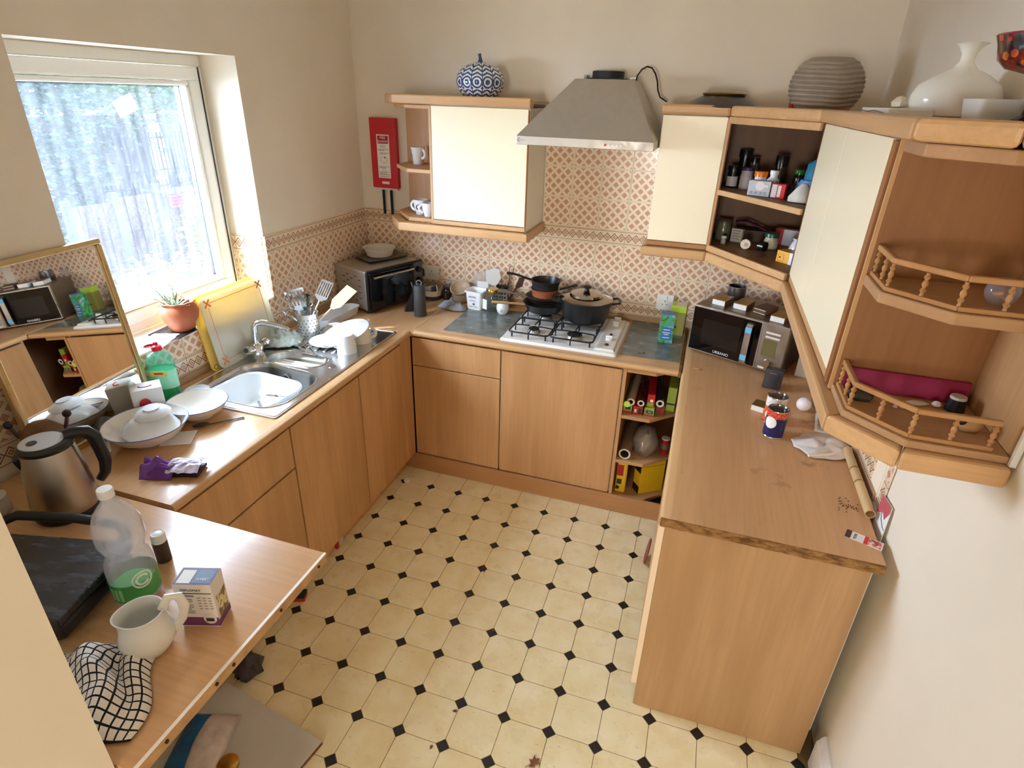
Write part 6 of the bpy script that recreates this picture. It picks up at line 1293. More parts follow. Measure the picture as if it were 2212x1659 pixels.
jar_('medicine_jar', 'white pill jar with orange cap behind the bulb box', 'jar', (2.150, -0.335, ZC), 0.026, 0.066, WHITEM, ORA, 0.022, None, 0.92)
jar_('medicine_jar', 'small white bottle perched behind the red striped box', 'jar', (2.200, -0.350, ZC), 0.026, 0.080, WHITEM, WHITE, 0.016, P((225, 222, 224), 0.5), 0.6)
jar_('pepper_mill', 'black capped glass mill at the centre of the upper corner shelf', 'mill', (2.235, -0.190, ZC), 0.027, 0.100, P((60, 54, 44), 0.12), DK, 0.045, None, 0.85)
jar_('green_bottle', 'small bottle with shiny green cap on the upper corner shelf', 'bottle', (2.305, -0.280, ZC), 0.022, 0.078, P((46, 52, 40), 0.12), P((50, 130, 50), 0.2), 0.020, None, 0.8)
jar_('syrup_bottle', 'dark syrup bottle in front of the green capped bottle', 'bottle', (2.292, -0.385, ZC), 0.021, 0.062, BRN, DK, 0.014, NAVY, 0.6)
t = thing('bulb_box', 'grey light bulb carton at the front of the upper corner shelf', 'box', (2.150, -0.420, ZC), math.radians(-16))
M().box(-0.044, -0.022, 0, 0.044, 0.022, 0.060).build('carton', P((196, 200, 206), 0.45), t, bevel=0.001)
M().lathe([(0, 0), (0.018, 0.0001), (0.018, 0.0007), (0, 0.0008)], 20).move(0.002, -0.0221, 0.040, rx=PI / 2).build('bulb_print', P((236, 226, 228), 0.5), t); M().box(0.018, -0.0228, 0.036, 0.034, -0.0222, 0.046).build('bulb_base_print', P((236, 226, 228), 0.5), t)
for x in (-0.034, -0.016, 0.004, 0.020): M().box(x, -0.0227, 0.008, x + 0.012, -0.0222, 0.018).build('print_patch', P((150, 160, 176), 0.5), t)
t = thing('pill_box', 'red and white striped pill box next to the bulb carton', 'box', (2.222, -0.452, ZC), math.radians(-16))
M().box(-0.026, -0.022, 0, 0.026, 0.022, 0.056).build('carton', P((214, 44, 54), 0.4), t, bevel=0.001)
M().box(-0.0262, -0.0226, 0.003, -0.006, -0.0221, 0.053).build('pale_band', P((226, 220, 218), 0.5), t); M().box(-0.002, -0.0226, 0.006, 0.010, -0.0221, 0.050).build('pale_band', P((236, 226, 224), 0.5), t)
BLUEB = P((60, 150, 190), 0.35, 0, 0.3, 20)
t = thing('blue_bag', 'crumpled turquoise and blue plastic bag at right of the corner shelf', 'bag', (2.362, -0.430, ZC))
M().lathe([(0, 0.02), (0.05, 0.012), (0.062, 0.05), (0.05, 0.10), (0.044, 0.135), (0.02, 0.155), (0, 0.158)], 24, 0, 0, 1.0, 0.8, wob=lambda a, z: 1 + 0.14 * math.sin(3 * a + z * 40) + 0.07 * math.sin(9 * a)).build('bag_body', BLUEB, t, smooth=True)
M().lathe([(0, 0.0), (0.055, 0.002), (0.066, 0.045), (0.056, 0.075), (0, 0.078)], 22, -0.012, -0.012, 1.0, 0.8, wob=lambda a, z: 1 + 0.10 * math.sin(4 * a + z * 60)).build('bag_fold', P((110, 160, 226), 0.4, 0, 0.2, 20), t, smooth=True)
t = thing('cotton_bag', 'white cotton wool pouch at the front right of the corner shelf', 'bag', (2.300, -0.540, ZC)); M().lathe([(0, 0), (0.048, 0.003), (0.046, 0.02), (0.030, 0.05), (0.012, 0.070), (0, 0.074)], 22, 0, 0, 1.0, 0.8, wob=lambda a, z: 1 + 0.09 * math.sin(4 * a + z * 90)).build('pouch', P((232, 226, 216), 0.7, 0, 0.12, 30), t, smooth=True)
jar_('green_jar', 'jar with dark green lid at the centre of the lower corner shelf', 'jar', (2.255, -0.260, ZB), 0.030, 0.050, P((196, 186, 150), 0.35), P((24, 84, 62), 0.3), 0.018, P((216, 206, 170), 0.5), 0.9)
t = thing('cream_disc', 'round cream disc standing on edge on the lower corner shelf', 'disc', (2.145, -0.330, ZB)); M().cyl(0.0215, -0.008, 0.008, 26).move(0, 0, 0.0217, rx=PI / 2 - 0.1, rz=-0.3).build('disc', P((222, 202, 178), 0.5), t, smooth=True); M().cyl(0.008, 0, 0.0015, 14).move(0, -0.0095, 0.021, rx=PI / 2 - 0.1, rz=-0.3).build('centre_mark', P((200, 150, 130), 0.5), t)
t = thing('tape_roll', 'dark roll lying beside the cream disc on the lower corner shelf', 'roll', (2.215, -0.345, ZB)); M().lathe([(0.010, -0.014), (0.022, -0.014), (0.022, 0.014), (0.010, 0.014), (0.010, -0.014)], 24).move(0, 0, 0.0222, rx=PI / 2, rz=0.9).build('roll', DK, t, smooth=True)
t = thing('yellow_box', 'bright yellow carton with white end on the lower corner shelf', 'box', (2.312, -0.520, ZB), math.radians(-46)); M().box(-0.042, -0.030, 0, 0.020, 0.030, 0.048).build('carton', P((240, 172, 30), 0.4), t, bevel=0.001); M().box(0.0202, -0.0305, 0, 0.036, 0.0305, 0.0485).build('white_end', WHITEM, t, bevel=0.001)
M().box(-0.028, -0.0306, 0.018, -0.020, -0.0301, 0.024).build('print_mark', INK, t); M().tube([(-0.034, -0.0304, 0.008), (-0.034, -0.0304, 0.034), (-0.006, -0.0304, 0.034), (-0.006, -0.0304, 0.008), (-0.034, -0.0304, 0.008)], 0.0007, 4).build('print_frame', P((160, 90, 20), 0.5), t); M().box(0.0362, -0.018, 0.014, 0.0366, 0.022, 0.020).build('print_line', P((90, 80, 90), 0.5), t)
t = thing('china_jug', 'white fluted china jug at right on the lower corner shelf', 'jug', (2.345, -0.430, ZB)); M().lathe([(0, 0), (0.022, 0), (0.030, 0.02), (0.034, 0.04), (0.026, 0.064), (0.020, 0.074), (0.026, 0.086), (0.022, 0.086), (0.017, 0.074), (0, 0.05)], 30, wob=lambda a, z: 1 + 0.03 * math.sin(10 * a + z * 60)).build('body', P((226, 224, 222), 0.15), t, smooth=True); M().tube([(0.022, 0, 0.078), (0.044, 0, 0.07), (0.046, 0, 0.045), (0.032, 0, 0.03)], 0.004, 8).build('handle', P((226, 224, 222), 0.15), t, smooth=True)
t = thing('wooden_tray', 'dark wooden box lid behind the yellow carton in corner unit', 'box', (2.455, -0.520, ZB), -0.3); M().box(-0.045, -0.05, 0, 0.045, 0.05, 0.028).build('body', P((96, 66, 40), 0.5), t, bevel=0.002); M().box(-0.047, -0.052, 0.0282, 0.047, 0.052, 0.036).build('lid', P((130, 104, 78), 0.5), t, bevel=0.002)
jar_('glass_tumbler', 'murky green glass jar at the left back of lower corner shelf', 'jar', (2.045, -0.150, ZB), 0.034, 0.078, P((112, 112, 84), 0.15), P((84, 82, 62), 0.3), 0.012, None, 0.9)
jar_('glass_phial', 'tiny pale phial at the left front of lower corner shelf', 'bottle', (2.050, -0.255, ZB), 0.012, 0.026, P((170, 166, 160), 0.2), WHITEM, 0.010, None, 0.9)
t = thing('pill_packet', 'white pill packet standing on the lower corner shelf', 'packet', (2.110, -0.185, ZB), -0.4); M().box(-0.026, -0.012, 0, 0.026, 0.012, 0.062).build('carton', P((206, 202, 190), 0.5), t, bevel=0.001)
for k in range(4): M().box(-0.02, -0.0126, 0.014 + k * 0.012, 0.016, -0.0121, 0.018 + k * 0.012).build('print_line', P((150, 146, 136), 0.6), t)
t = thing('purple_packet', 'dull purple packet lying over boxes at the back of the corner unit', 'packet', (2.190, -0.115, ZB)); M().grid(lambda u, v: ((u - .5) * 0.19, (v - .5) * 0.07, 0.052 + 0.02 * math.sin(u * 5) * (1 - u) + 0.028 * (1 - u) + 0.006 * noise.noise(Vector((u * 6, v * 5, 1)))), 16, 8).build('packet', P((104, 44, 92), 0.45, 0, 0.3, 20), t, smooth=True, solid=0.006); M().box(-0.085, -0.03, 0, 0.085, 0.03, 0.05).build('box_inside', P((90, 60, 44), 0.6), t)
t = thing('red_carton', 'red and white carton along the back of the lower corner shelf', 'box', (2.365, -0.160, ZB), -0.35); M().box(-0.085, -0.022, 0, 0.085, 0.022, 0.072).build('carton', P((206, 198, 196), 0.5), t, bevel=0.001); M().box(-0.0855, -0.0226, 0.0, -0.05, -0.0221, 0.0725).build('red_panel', P((190, 30, 34), 0.4), t); M().box(0.0, -0.0226, 0.004, 0.02, -0.0221, 0.066).build('pink_panel', P((206, 150, 146), 0.5), t)
t = thing('dried_leaf', 'dead curled leaf on the floor of the lower corner shelf', 'leaf', (2.205, -0.452, ZB)); M().grid(lambda u, v: ((u - .5) * 0.055, (v - .5) * 0.018 * math.sin(PI * max(.05, u)), 0.003 + 0.008 * math.sin(u * PI)), 8, 4).build('leaf', P((70, 48, 30), 0.7), t, solid=0.0008)

# ------------------------------------------------------------------ gallery shelf things
t = thing('glass_paperweight', 'clear swirled glass ball on the upper galleried shelf', 'paperweight', (2.500, -1.880, 1.6575 - 0.010)); M().sphere(0.028, (0, 0, 0.0282), 24, 16).build('ball', GLASS((232, 232, 236), 0.22, 0.05), t, smooth=True)
M().tube([(0.012 * math.cos(a), 0.012 * math.sin(a), 0.012 + 0.0035 * a) for a in [k * 0.5 for k in range(10)]], 0.003, 6).build('colour_swirl', P((224, 150, 90), 0.4), t, smooth=True)
GZ = 1.3762
MAG = P((150, 14, 70), 0.55, 0, 0.15, 10)
t = thing('magenta_book', 'magenta card folder standing along the back of lower gallery shelf', 'folder', (2.452, -1.732, GZ)); M().box(-0.13, -0.006, 0, 0.128, 0.006, 0.052).build('cover', MAG, t, bevel=0.002, rx=-0.12)
t = thing('thread_jar', 'small navy jar with pale lid on the lower gallery shelf', 'jar', (2.545, -1.775, GZ)); M().lathe([(0, 0), (0.0185, 0), (0.0195, 0.003), (0.0165, 0.030), (0, 0.030)], 24).build('body', P((22, 26, 40), 0.3), t, smooth=True); M().lathe([(0, 0.0302), (0.0165, 0.0302), (0.0155, 0.036), (0, 0.0365)], 24).build('lid', P((196, 190, 180), 0.4), t, smooth=True)
def shell(label, x, y, a, b, h_, m): 
    t = thing('sea_shell', label, 'shell', (x, y, GZ), 0.3, 'shells on the lower gallery shelf'); M().lathe([(0, 0.001), (0.8, 0.15), (1.0, 0.4), (0.6, 0.85), (0, 1.0)], 14, wob=lambda an, z: 1 + 0.08 * math.sin(8 * an)).build('shell', m, t, smooth=True)
    me = t.children[0].data
    for v_ in me.vertices: v_.co = (v_.co.x * a, v_.co.y * b, v_.co.z * h_)
    return t
shell('flat oval beige shell, largest on the lower gallery shelf', 2.470, -1.775, 0.030, 0.010, 0.010, P((206, 190, 164), 0.5)); shell('pointed white shell against the magenta folder', 2.512, -1.768, 0.011, 0.009, 0.014, P((226, 214, 206), 0.5))
shell('tiny mauve shell near the middle balusters', 2.420, -1.810, 0.006, 0.006, 0.008, P((190, 176, 190), 0.5)); shell('tiny round cream shell near the middle balusters', 2.436, -1.806, 0.006, 0.006, 0.007, P((226, 214, 190), 0.5))
t = thing('fossil_stone', 'dark mottled stone at the left end of lower gallery shelf', 'stone', (2.350, -1.790, GZ)); M().lathe([(0, 0), (0.020, 0.003), (0.022, 0.014), (0.010, 0.024), (0, 0.026)], 14, 0, 0, 1.4, 0.8, wob=lambda a, z: 1 + 0.12 * math.sin(5 * a)).build('stone', P((74, 66, 50), 0.6, 0, 0.5, 60), t, smooth=True)
t = thing('carved_figure', 'brown carved animal figure at right end of lower gallery shelf', 'figurine', (2.545, -1.870, GZ), 0.4)
M().lathe([(0, 0), (0.012, 0.002), (0.016, 0.014), (0.012, 0.028), (0, 0.034)], 16, 0, 0, 1.7, 0.9).build('body', P((190, 150, 100), 0.5), t, smooth=True); M().sphere(0.010, (-0.026, 0, 0.026), 12, 8).build('head', P((40, 28, 22), 0.4), t, smooth=True)

# ------------------------------------------------------------------ rolls and boxes in the open base unit
S1, S2, S3 = 0.5785, 0.3185, 0.0855
def roll(label, x, y, z, r, L_, outer_m, rz=0.1, hole=0.55, cat='roll', name='foil_roll'):
    t = thing(name, label, cat, (x, y, z + r), rz)
    M().lathe([(r, 0), (r, L_)], 22).move(rx=-PI / 2).build('wrap', outer_m, t, smooth=True)
    M().lathe([(r * hole, 0.001), (r * 0.98, 0.0), (r, 0.0)], 22).move(rx=-PI / 2).build('roll_end', P((226, 220, 206), 0.6), t)
    M().lathe([(r * hole, 0.0), (r * hole, L_)], 18).move(rx=-PI / 2).build('core', P((90, 70, 50), 0.8), t); return t
def carton(label, x, y, z, w_, d_, h_, m, rz=0.1, extra=None):
    t = thing('food_wrap_box', label, 'box', (x, y, z), rz); M().box(-w_ / 2, 0, 0, w_ / 2, d_, h_).build('carton', m, t, bevel=0.001)
    if extra:
        for (x0, z0, x1, z1, mm) in extra: M().box(x0, -0.0008, z0, x1, -0.0002, z1).build('end_print', mm, t)
    return t
LIME = P((158, 190, 60), 0.4, 0, 0.3, 20); REDB = P((204, 40, 34), 0.4, 0, 0.25, 25); YEL = P((236, 200, 40), 0.45)
carton('lime and navy end wrap box, leftmost at bottom of the top shelf', 1.740, -0.560, S1, 0.042, 0.28, 0.046, LIME, 0.0, [(-0.012, 0.018, 0.014, 0.034, NAVY), (-0.02, 0.0, 0.02, 0.010, REDB)])
carton('red and black end wrap box, second along the top shelf', 1.790, -0.565, S1, 0.046, 0.28, 0.044, REDB, 0.0, [(0.002, 0.006, 0.020, 0.036, BLACK), (-0.016, 0.012, -0.006, 0.030, WHITEM)])
carton('green end wrap box with dark oval, third along the top shelf', 1.845, -0.560, S1, 0.048, 0.28, 0.044, LIME, -0.02, [(-0.014, 0.014, 0.018, 0.032, NAVY), (-0.006, 0.019, 0.012, 0.027, WHITEM), (-0.022, 0.0, 0.022, 0.008, REDB)])
carton('brown and red food carton at the right of the top shelf', 1.895, -0.520, S1, 0.042, 0.24, 0.050, P((130, 72, 46), 0.45), -0.05, [(0.0, 0.004, 0.018, 0.03, REDB)])
roll('white paper roll, leftmost upper roll on the top shelf', 1.752, -0.570, S1 + 0.0470, 0.019, 0.30, P((200, 186, 160), 0.5), 0.0); roll('silver foil roll, second upper roll on the top shelf', 1.800, -0.560, S1 + 0.0455, 0.017, 0.30, METAL((190, 186, 178), 0.25, 0.4, 40), 0.0); roll('purple film roll, right upper roll on the top shelf', 1.890, -0.545, S1 + 0.0515, 0.019, 0.30, P((70, 58, 76), 0.2))
t = carton('red and green wedge shaped packet between the upper rolls', 1.846, -0.545, S1 + 0.0450, 0.036, 0.26, 0.066, REDB, 0.06, [(-0.016, 0.0, 0.012, 0.022, LIME), (-0.004, 0.026, 0.010, 0.04, WHITEM)])
carton('lime green wrap carton at far right on the top shelf', 1.940, -0.470, S1, 0.042, 0.22, 0.130, P((176, 206, 84), 0.4), 0.0, [(-0.021, 0.036, 0.021, 0.044, INK)])
t = thing('round_lid', 'round lime green lid at the far left of the top shelf', 'lid', (1.736, -0.590, S1 + 0.0465 + 0.0002)); M().cyl(0.016, -0.004, 0.004, 22).move(0, 0, 0.0162, rx=PI / 2).build('disc', P((190, 220, 80), 0.4), t)  # loose round lid standing on edge, no tub under it
roll('thick cardboard tube at left on the middle shelf', 1.756, -0.580, S2, 0.030, 0.32, P((150, 124, 92), 0.7), -0.03, 0.72, 'tube', 'cardboard_tube')
t = thing('film_bundle', 'crinkled clear plastic film bundle on the middle shelf', 'film', (1.845, -0.470, S2)); M().lathe([(0, 0.001), (0.050, 0.006), (0.072, 0.05), (0.070, 0.095), (0.045, 0.135), (0, 0.150)], 26, 0, 0, 0.95, 1.1, wob=lambda a, z: 1 + 0.10 * math.sin(4 * a + z * 45) + 0.05 * math.sin(9 * a - z * 70)).build('film', GLASS((226, 220, 206), 0.45, 0.15), t, smooth=True)
M().lathe([(0, 0.004), (0.04, 0.01), (0.060, 0.05), (0.056, 0.09), (0.03, 0.12), (0, 0.13)], 22, 0.0, 0.0, 0.95, 1.1, wob=lambda a, z: 1 + 0.16 * math.sin(5 * a - z * 60) + 0.08 * math.sin(11 * a + z * 40)).build('film_fold', METAL((206, 190, 164), 0.22, 0.35, 24), t)
t = thing('spice_tin', 'red striped upright tin at right on the middle shelf', 'tin', (1.945, -0.445, S2)); M().lathe([(0, 0), (0.022, 0), (0.022, 0.085), (0, 0.085)], 22).build('body', P((184, 36, 34), 0.35, 0, 0.4, 30), t, smooth=True); M().lathe([(0, 0.0852), (0.0215, 0.0852), (0.0205, 0.091), (0, 0.092)], 22).build('lid', P((226, 222, 214), 0.3), t, smooth=True); M().lathe([(0.0223, 0.030), (0.0223, 0.060)], 22).build('label', P((120, 100, 92), 0.4), t, smooth=True)
t = thing('dark_bag', 'dark bag pushed to the back left of the middle shelf', 'bag', (1.775, -0.22, S2)); M().lathe([(0, 0.001), (0.04, 0.004), (0.05, 0.06), (0.03, 0.15), (0, 0.17)], 20, wob=lambda a, z: 1 + 0.08 * math.sin(5 * a + z * 50)).build('bag', P((62, 54, 48), 0.6), t, smooth=True)
t = thing('powder_box', 'yellow box with red top panel, left on the bottom shelf', 'box', (1.752, -0.520, S3), 0.05); M().prism(rrect(0.055, 0.05, 0.012, 4), 0, 0.190).build('carton', YEL, t, bevel=0.001); M().box(-0.0255, -0.0258, 0.105, 0.008, -0.0252, 0.172).build('red_panel', P((178, 24, 32), 0.4), t); M().box(-0.022, -0.0258, 0.052, 0.004, -0.0252, 0.084).build('picture', P((60, 60, 60), 0.5), t); M().prism([(-0.024, 0.020), (-0.008, 0.018), (-0.004, 0.034), (-0.014, 0.042), (-0.024, 0.040)], -0.0258, -0.0252, 'y').build('dark_print', INK, t)
t = thing('yellow_carton', 'big plain yellow carton with black end on the bottom shelf', 'box', (1.880, -0.470, S3), math.radians(36)); M().box(-0.060, -0.030, 0, 0.085, 0.030, 0.195).build('carton', P((234, 190, 30), 0.42), t, bevel=0.001)
M().box(-0.0606, -0.0305, 0.0, -0.0601, 0.030, 0.045).build('black_end', BLACK, t); M().box(-0.0606, -0.0305, 0.128, -0.0601, 0.030, 0.195).build('black_end', BLACK, t); M().box(-0.058, -0.0306, 0.165, 0.083, -0.0302, 0.168).build('score_line', P((180, 140, 20), 0.5), t)
jar_('jar', 'shadowed glass jar at back right of the bottom shelf', 'jar', (2.02, -0.30, S3), 0.035, 0.12, P((60, 52, 34), 0.2), DK, 0.02)

# ------------------------------------------------------------------ floor things
t = thing('bottle_cap', 'white plastic cap lying on the floor by the corner', 'cap', (0.588, -0.742, 0.0004)); M().lathe([(0, 0.013), (0.016, 0.013), (0.0175, 0.011), (0.0175, 0), (0.016, 0), (0.015, 0.011), (0, 0.0115)], 22).build('cap', WHITE, t, smooth=True)
def leafm(label, x, y, s_, rz, col):
    t = thing('dead_leaf', label, 'leaf', (x, y, 0.0004), rz)
    M().prism([(-0.5, -0.05), (-0.2, -0.35), (0.0, -0.2), (0.3, -0.42), (0.3, -0.12), (0.55, 0.0), (0.28, 0.12), (0.35, 0.4), (0.02, 0.2), (-0.2, 0.35), (-0.22, 0.1)], 0.02, 0.05).build('blade', P(col, 0.7, 0, 0.3, 40), t)
    me = t.children[0].data
    for v_ in me.vertices: v_.co = (v_.co.x * s_, v_.co.y * s_, v_.co.z * s_ + 0.20 * s_ * abs(v_.co.y))
    M().tube([(-0.3 * s_, 0, 0.06 * s_), (-0.75 * s_, 0.08 * s_, 0.04 * s_)], 0.02 * s_, 5).build('stalk', P(col, 0.7), t)
leafm('curled brown maple leaf on the floor at bottom centre', 1.702, -2.012, 0.045, 0.9, (140, 92, 62)); leafm('small brown leaf scrap on the floor left of the maple leaf', 1.385, -1.930, 0.018, 0.2, (110, 74, 40)); leafm('round brown leaf scrap on a tile in mid floor', 1.395, -1.555, 0.014, 1.0, (126, 96, 50)); leafm('tiny dark leaf scrap on a tile near the floor centre', 1.245, -1.255, 0.012, 2.0, (92, 64, 34)); leafm('brown leaf scrap beside a black diamond near bottom right', 2.08, -2.01, 0.02, 2.0, (116, 76, 50)); leafm('small brown leaf scrap near the bottom edge of the floor', 1.36, -2.075, 0.016, 1.4, (130, 100, 50))
t = thing('sponge', 'dark green and red scouring sponge on the floor below the table board', 'sponge', (0.545, -1.672, 0.0004), 0.35); M().box(-0.032, -0.024, 0, 0.032, 0.024, 0.020).build('foam', P((196, 56, 52), 0.9, 0, 0.2, 90), t, bevel=0.003); M().box(-0.032, -0.024, 0.0202, 0.032, 0.024, 0.027).build('scourer', P((24, 60, 48), 0.95, 0, 0.3, 90), t)
t = thing('crushed_can', 'white and red crumpled carton under the left base cabinets', 'carton', (0.500, -1.310, 0.0004), 0.2); M().lathe([(0, 0), (0.03, 0), (0.032, 0.03), (0.026, 0.05), (0.03, 0.07), (0, 0.072)], 12, wob=lambda a, z: 1 + 0.12 * math.sin(4 * a + z * 80)).build('body', P((216, 206, 186), 0.5, 0, 0.2, 30), t); M().box(-0.022, -0.05, 0, 0.026, -0.0335, 0.032).build('red_flap', P((186, 40, 44), 0.45), t)
t = thing('dark_bottle', 'dark object under the left base cabinet plinth', 'bottle', (0.490, -1.200, 0.0004)); M().lathe([(0, 0), (0.022, 0), (0.022, 0.06), (0.01, 0.075), (0, 0.076)], 16).build('body', P((30, 28, 30), 0.3), t, smooth=True)
t = thing('bin_bag', 'crumpled charcoal plastic bag on the floor behind the loose board', 'bag', (0.590, -2.035, 0.0004)); t.scale = (0.62, 0.62, 0.9); M().lathe([(0, 0), (0.075, 0.004), (0.085, 0.03), (0.06, 0.07), (0.03, 0.09), (0, 0.095)], 24, wob=lambda a, z: 1 + 0.16 * math.sin(5 * a + z * 60) + 0.09 * math.sin(11 * a - z * 90)).build('bag', P((66, 60, 66), 0.35, 0, 0.3, 20), t, smooth=True)
t = thing('loose_board', 'loose white faced chipboard panel lying under the table board', 'board', (0.62, -2.50, 0.0006), math.radians(0))
pb = [(1.012, -2.186), (0.556, -2.110), (0.462, -2.66), (0.918, -2.735)]
M().prism(pb, 0.002, 0.017).build('core', CHIP, t, world=True); M().prism(pb, 0.0172, 0.018).build('white_face', P((214, 210, 200), 0.4, 0, 0.06, 8), t, world=True)
t = thing('jar_lid', 'gold metal jar lid lying on the loose white board', 'dish', (0.775, -2.352, 0.0190)); M().lathe([(0, 0.012), (0.030, 0.012), (0.034, 0.010), (0.035, 0.0), (0.033, 0.0), (0.031, 0.009), (0, 0.010)], 28).build('lid', GOLD, t, smooth=True)  # loose gold jar lid
t = thing('food_bag', 'printed blue and white food bag lying on the loose board', 'bag', (0.650, -2.330, 0.0190), 0.3)
M().grid(lambda u, v: ((u - .5) * 0.17, (v - .5) * 0.22, 0.004 + 0.045 * math.sin(PI * u) ** 0.7 * math.sin(PI * v) ** 0.7 * (1 + 0.25 * noise.noise(Vector((u * 5, v * 5, 3))))), 16, 16).build('bag', P((222, 206, 198), 0.4, 0, 0.35, 16), t, smooth=True, solid=0.002)
M().grid(lambda u, v: (-0.082 + u * 0.075, (v - .5) * 0.20, 0.007 + 0.045 * math.sin(PI * max(0.02, (u * 0.44 + 0.02))) ** 0.7 * math.sin(PI * (0.04 + 0.92 * v)) ** 0.7 * (1 + 0.25 * noise.noise(Vector(((u * 0.44 + 0.02) * 5, v * 5, 3))))), 8, 12).build('blue_panel', P((46, 116, 178), 0.4, 0, 0.3, 14), t, smooth=True)
t = thing('red_disc', 'dark red round disc leaning on the peninsula door', 'dish', (1.950, -0.930, 0.0004)); M().lathe([(0, 0.003), (0.05, 0.002), (0.062, 0), (0.062, 0.005), (0, 0.010)], 30).move(0, 0, 0.0615, ry=-PI / 2 + 0.15).build('disc', P((140, 30, 26), 0.35, 0, 0.2, 20), t, smooth=True)  # unidentified red disc leaning on the door

# ------------------------------------------------------------------ garden seen through the window, surface colours darkened against the bright daylight
s = NT('foliage'); g_ = s.n('ShaderNodeObjectInfo'); f = s.noise(s.coord(), 5.0, 3)
def leafmat(name, a, b, tr=0.35):
    k = ('leaf', name)
    if k in MC: return MC[k]
    s = NT(name); f = s.noise(s.coord(), 4.0, 4); c = s.ramp(f, (0.35, lin(a)), (0.65, lin(b)))
    s.set(c, 0.6, 0, 0.12); tl = s.n('ShaderNodeBsdfTranslucent'); s.l(c, tl.inputs[0]); mx = s.n('ShaderNodeMixShader'); mx.inputs[0].default_value = tr
    s.l(s.b.outputs[0], mx.inputs[1]); s.l(tl.outputs[0], mx.inputs[2]); s.l(mx.outputs[0], s.out.inputs[0]); MC[k] = s.m; return s.m
DG = leafmat('dark_leaves', (14, 26, 26), (34, 52, 42)); MG = leafmat('mid_leaves', (24, 44, 28), (56, 78, 44)); YG = leafmat('bright_leaves', (44, 66, 18), (96, 112, 34))
BARK = P((110, 96, 84), 0.9, 0, 0.3, 8)
def leafcloud(center, rad, n, size, m, parent, seed, shell=0.55):
    r_ = random.Random(seed); mb = M(); vs = []; fs = []
    for k in range(n):
        d = Vector((r_.gauss(0, 1), r_.gauss(0, 1), r_.gauss(0, 1))).normalized() * (shell + (1 - shell) * r_.random()) * (1 + 0.18 * math.sin(k * 0.7))
        c = Vector(center) + Vector((d.x * rad[0], d.y * rad[1], d.z * rad[2]))
        q_ = Matrix.Rotation(r_.random() * 6.28, 3, 'Z') @ Matrix.Rotation(r_.gauss(0, 0.9), 3, 'X'); sz = size * (0.6 + 0.8 * r_.random())
        o_ = len(vs)
        for p_ in ((-0.5, 0, 0), (-0.1, -0.28, 0.06), (0.5, 0, -0.05), (-0.1, 0.28, 0.06)): vs.append(tuple(c + q_ @ (Vector(p_) * sz)))
        fs.append((o_, o_ + 1, o_ + 2, o_ + 3))
    mb.add(vs, fs); o = mb.build('foliage', m, parent, world=True); o['kind'] = 'stuff'; return o
GR = -2.6
gr = struct('ground', M().box(-40, -20, GR - 0.1, -0.6, 45, GR), P((22, 24, 18), 0.95, 0, 0.3, 0.7, 0.03))
def tree(label, x, y, h_, rad, n, size, m, seed, trunk=0.16, name='tree'):
    t = thing(name, label, 'tree' if name == 'tree' else 'shrub', (x, y, GR), 0, None)
    pts = [(0, 0, 0), (0.15, 0.1, h_ * 0.35), (-0.05, 0.2, h_ * 0.7), (0.1, 0.1, h_)]
    M().tube(pts, [trunk, trunk * 0.8, trunk * 0.55, trunk * 0.2], 10).build('trunk', BARK, t, smooth=True)
    leafcloud((x, y, GR + h_), rad, n, size, m, t, seed); return t
tree('broad dark leafy tree filling the left of the window view', -9.6, 4.6, 3.7, (1.2, 1.5, 2.9), 11000, 0.13, DG, 1, 0.35)
tree('tall leafy tree beyond the railings at upper right of window', -11.0, 8.6, 5.3, (1.3, 2.2, 2.0), 11000, 0.13, MG, 2, 0.28)
tree('further dark green tree behind the railings', -14.2, 8.6, 4.0, (1.0, 3.4, 3.2), 9000, 0.19, DG, 3, 0.28)
tree('light green tree at the right edge of the window view', -14.0, 13.6, 4.6, (1.6, 1.7, 2.6), 6000, 0.18, MG, 4, 0.2)
def shrub(label, x, y, z, rad, n, size, seed, m=YG):
    t = thing('shrub', label, 'shrub', (x, y, GR)); M().tube([(0, 0, 0), (0.05, 0.03, (z - GR) * 0.6), (0, 0, z - GR)], [0.05, 0.04, 0.015], 8).build('stem', BARK, t, smooth=True)
    for k in range(4): M().tube([(0, 0, (z - GR) * 0.6), (rad[0] * 0.5 * math.cos(k * 1.6), rad[1] * 0.5 * math.sin(k * 1.6), z - GR + rad[2] * 0.5), (rad[0] * 0.85 * math.cos(k * 1.6), rad[1] * 0.85 * math.sin(k * 1.6), z - GR + rad[2] * (0.9 - 0.3 * (k % 2)))], [0.02, 0.014, 0.006], 6).build('branch', BARK, t, smooth=True)
    leafcloud((x, y, z), rad, n, size, m, t, seed, 0.3); return t
shrub('bright yellow green shrub just outside the window, lower right', -3.0, 1.62, -0.12, (0.42, 0.42, 0.50), 1700, 0.085, 11)
shrub('bright leafy shrub outside left of the lower right shrub', -3.3, 0.95, -0.22, (0.45, 0.40, 0.50), 1500, 0.085, 12)
shrub('tall thin yellow green shrub against the railings', -4.9, 3.62, 0.05, (0.28, 0.28, 0.55), 800, 0.10, 13)
shrub('sprawling light shrub in front of the timber fence', -4.6, 2.45, -0.42, (0.4, 0.45, 0.45), 1100, 0.09, 14)
shrub('low leafy shrub at the foot of the window view', -2.3, 0.75, 0.0, (0.35, 0.38, 0.36), 1100, 0.075, 15)
t = thing('hedge', 'long tall dark hedge closing off the garden far behind the railings', 'hedge', (-17.5, 11.0, GR)); M().tube([(0, -5, 0), (0, -5, 3.0)], 0.12, 6).tube([(0, 0, 0), (0, 0, 3.0)], 0.12, 6).tube([(0, 5, 0), (0, 5, 3.0)], 0.12, 6).build('hedge_stems', BARK, t)
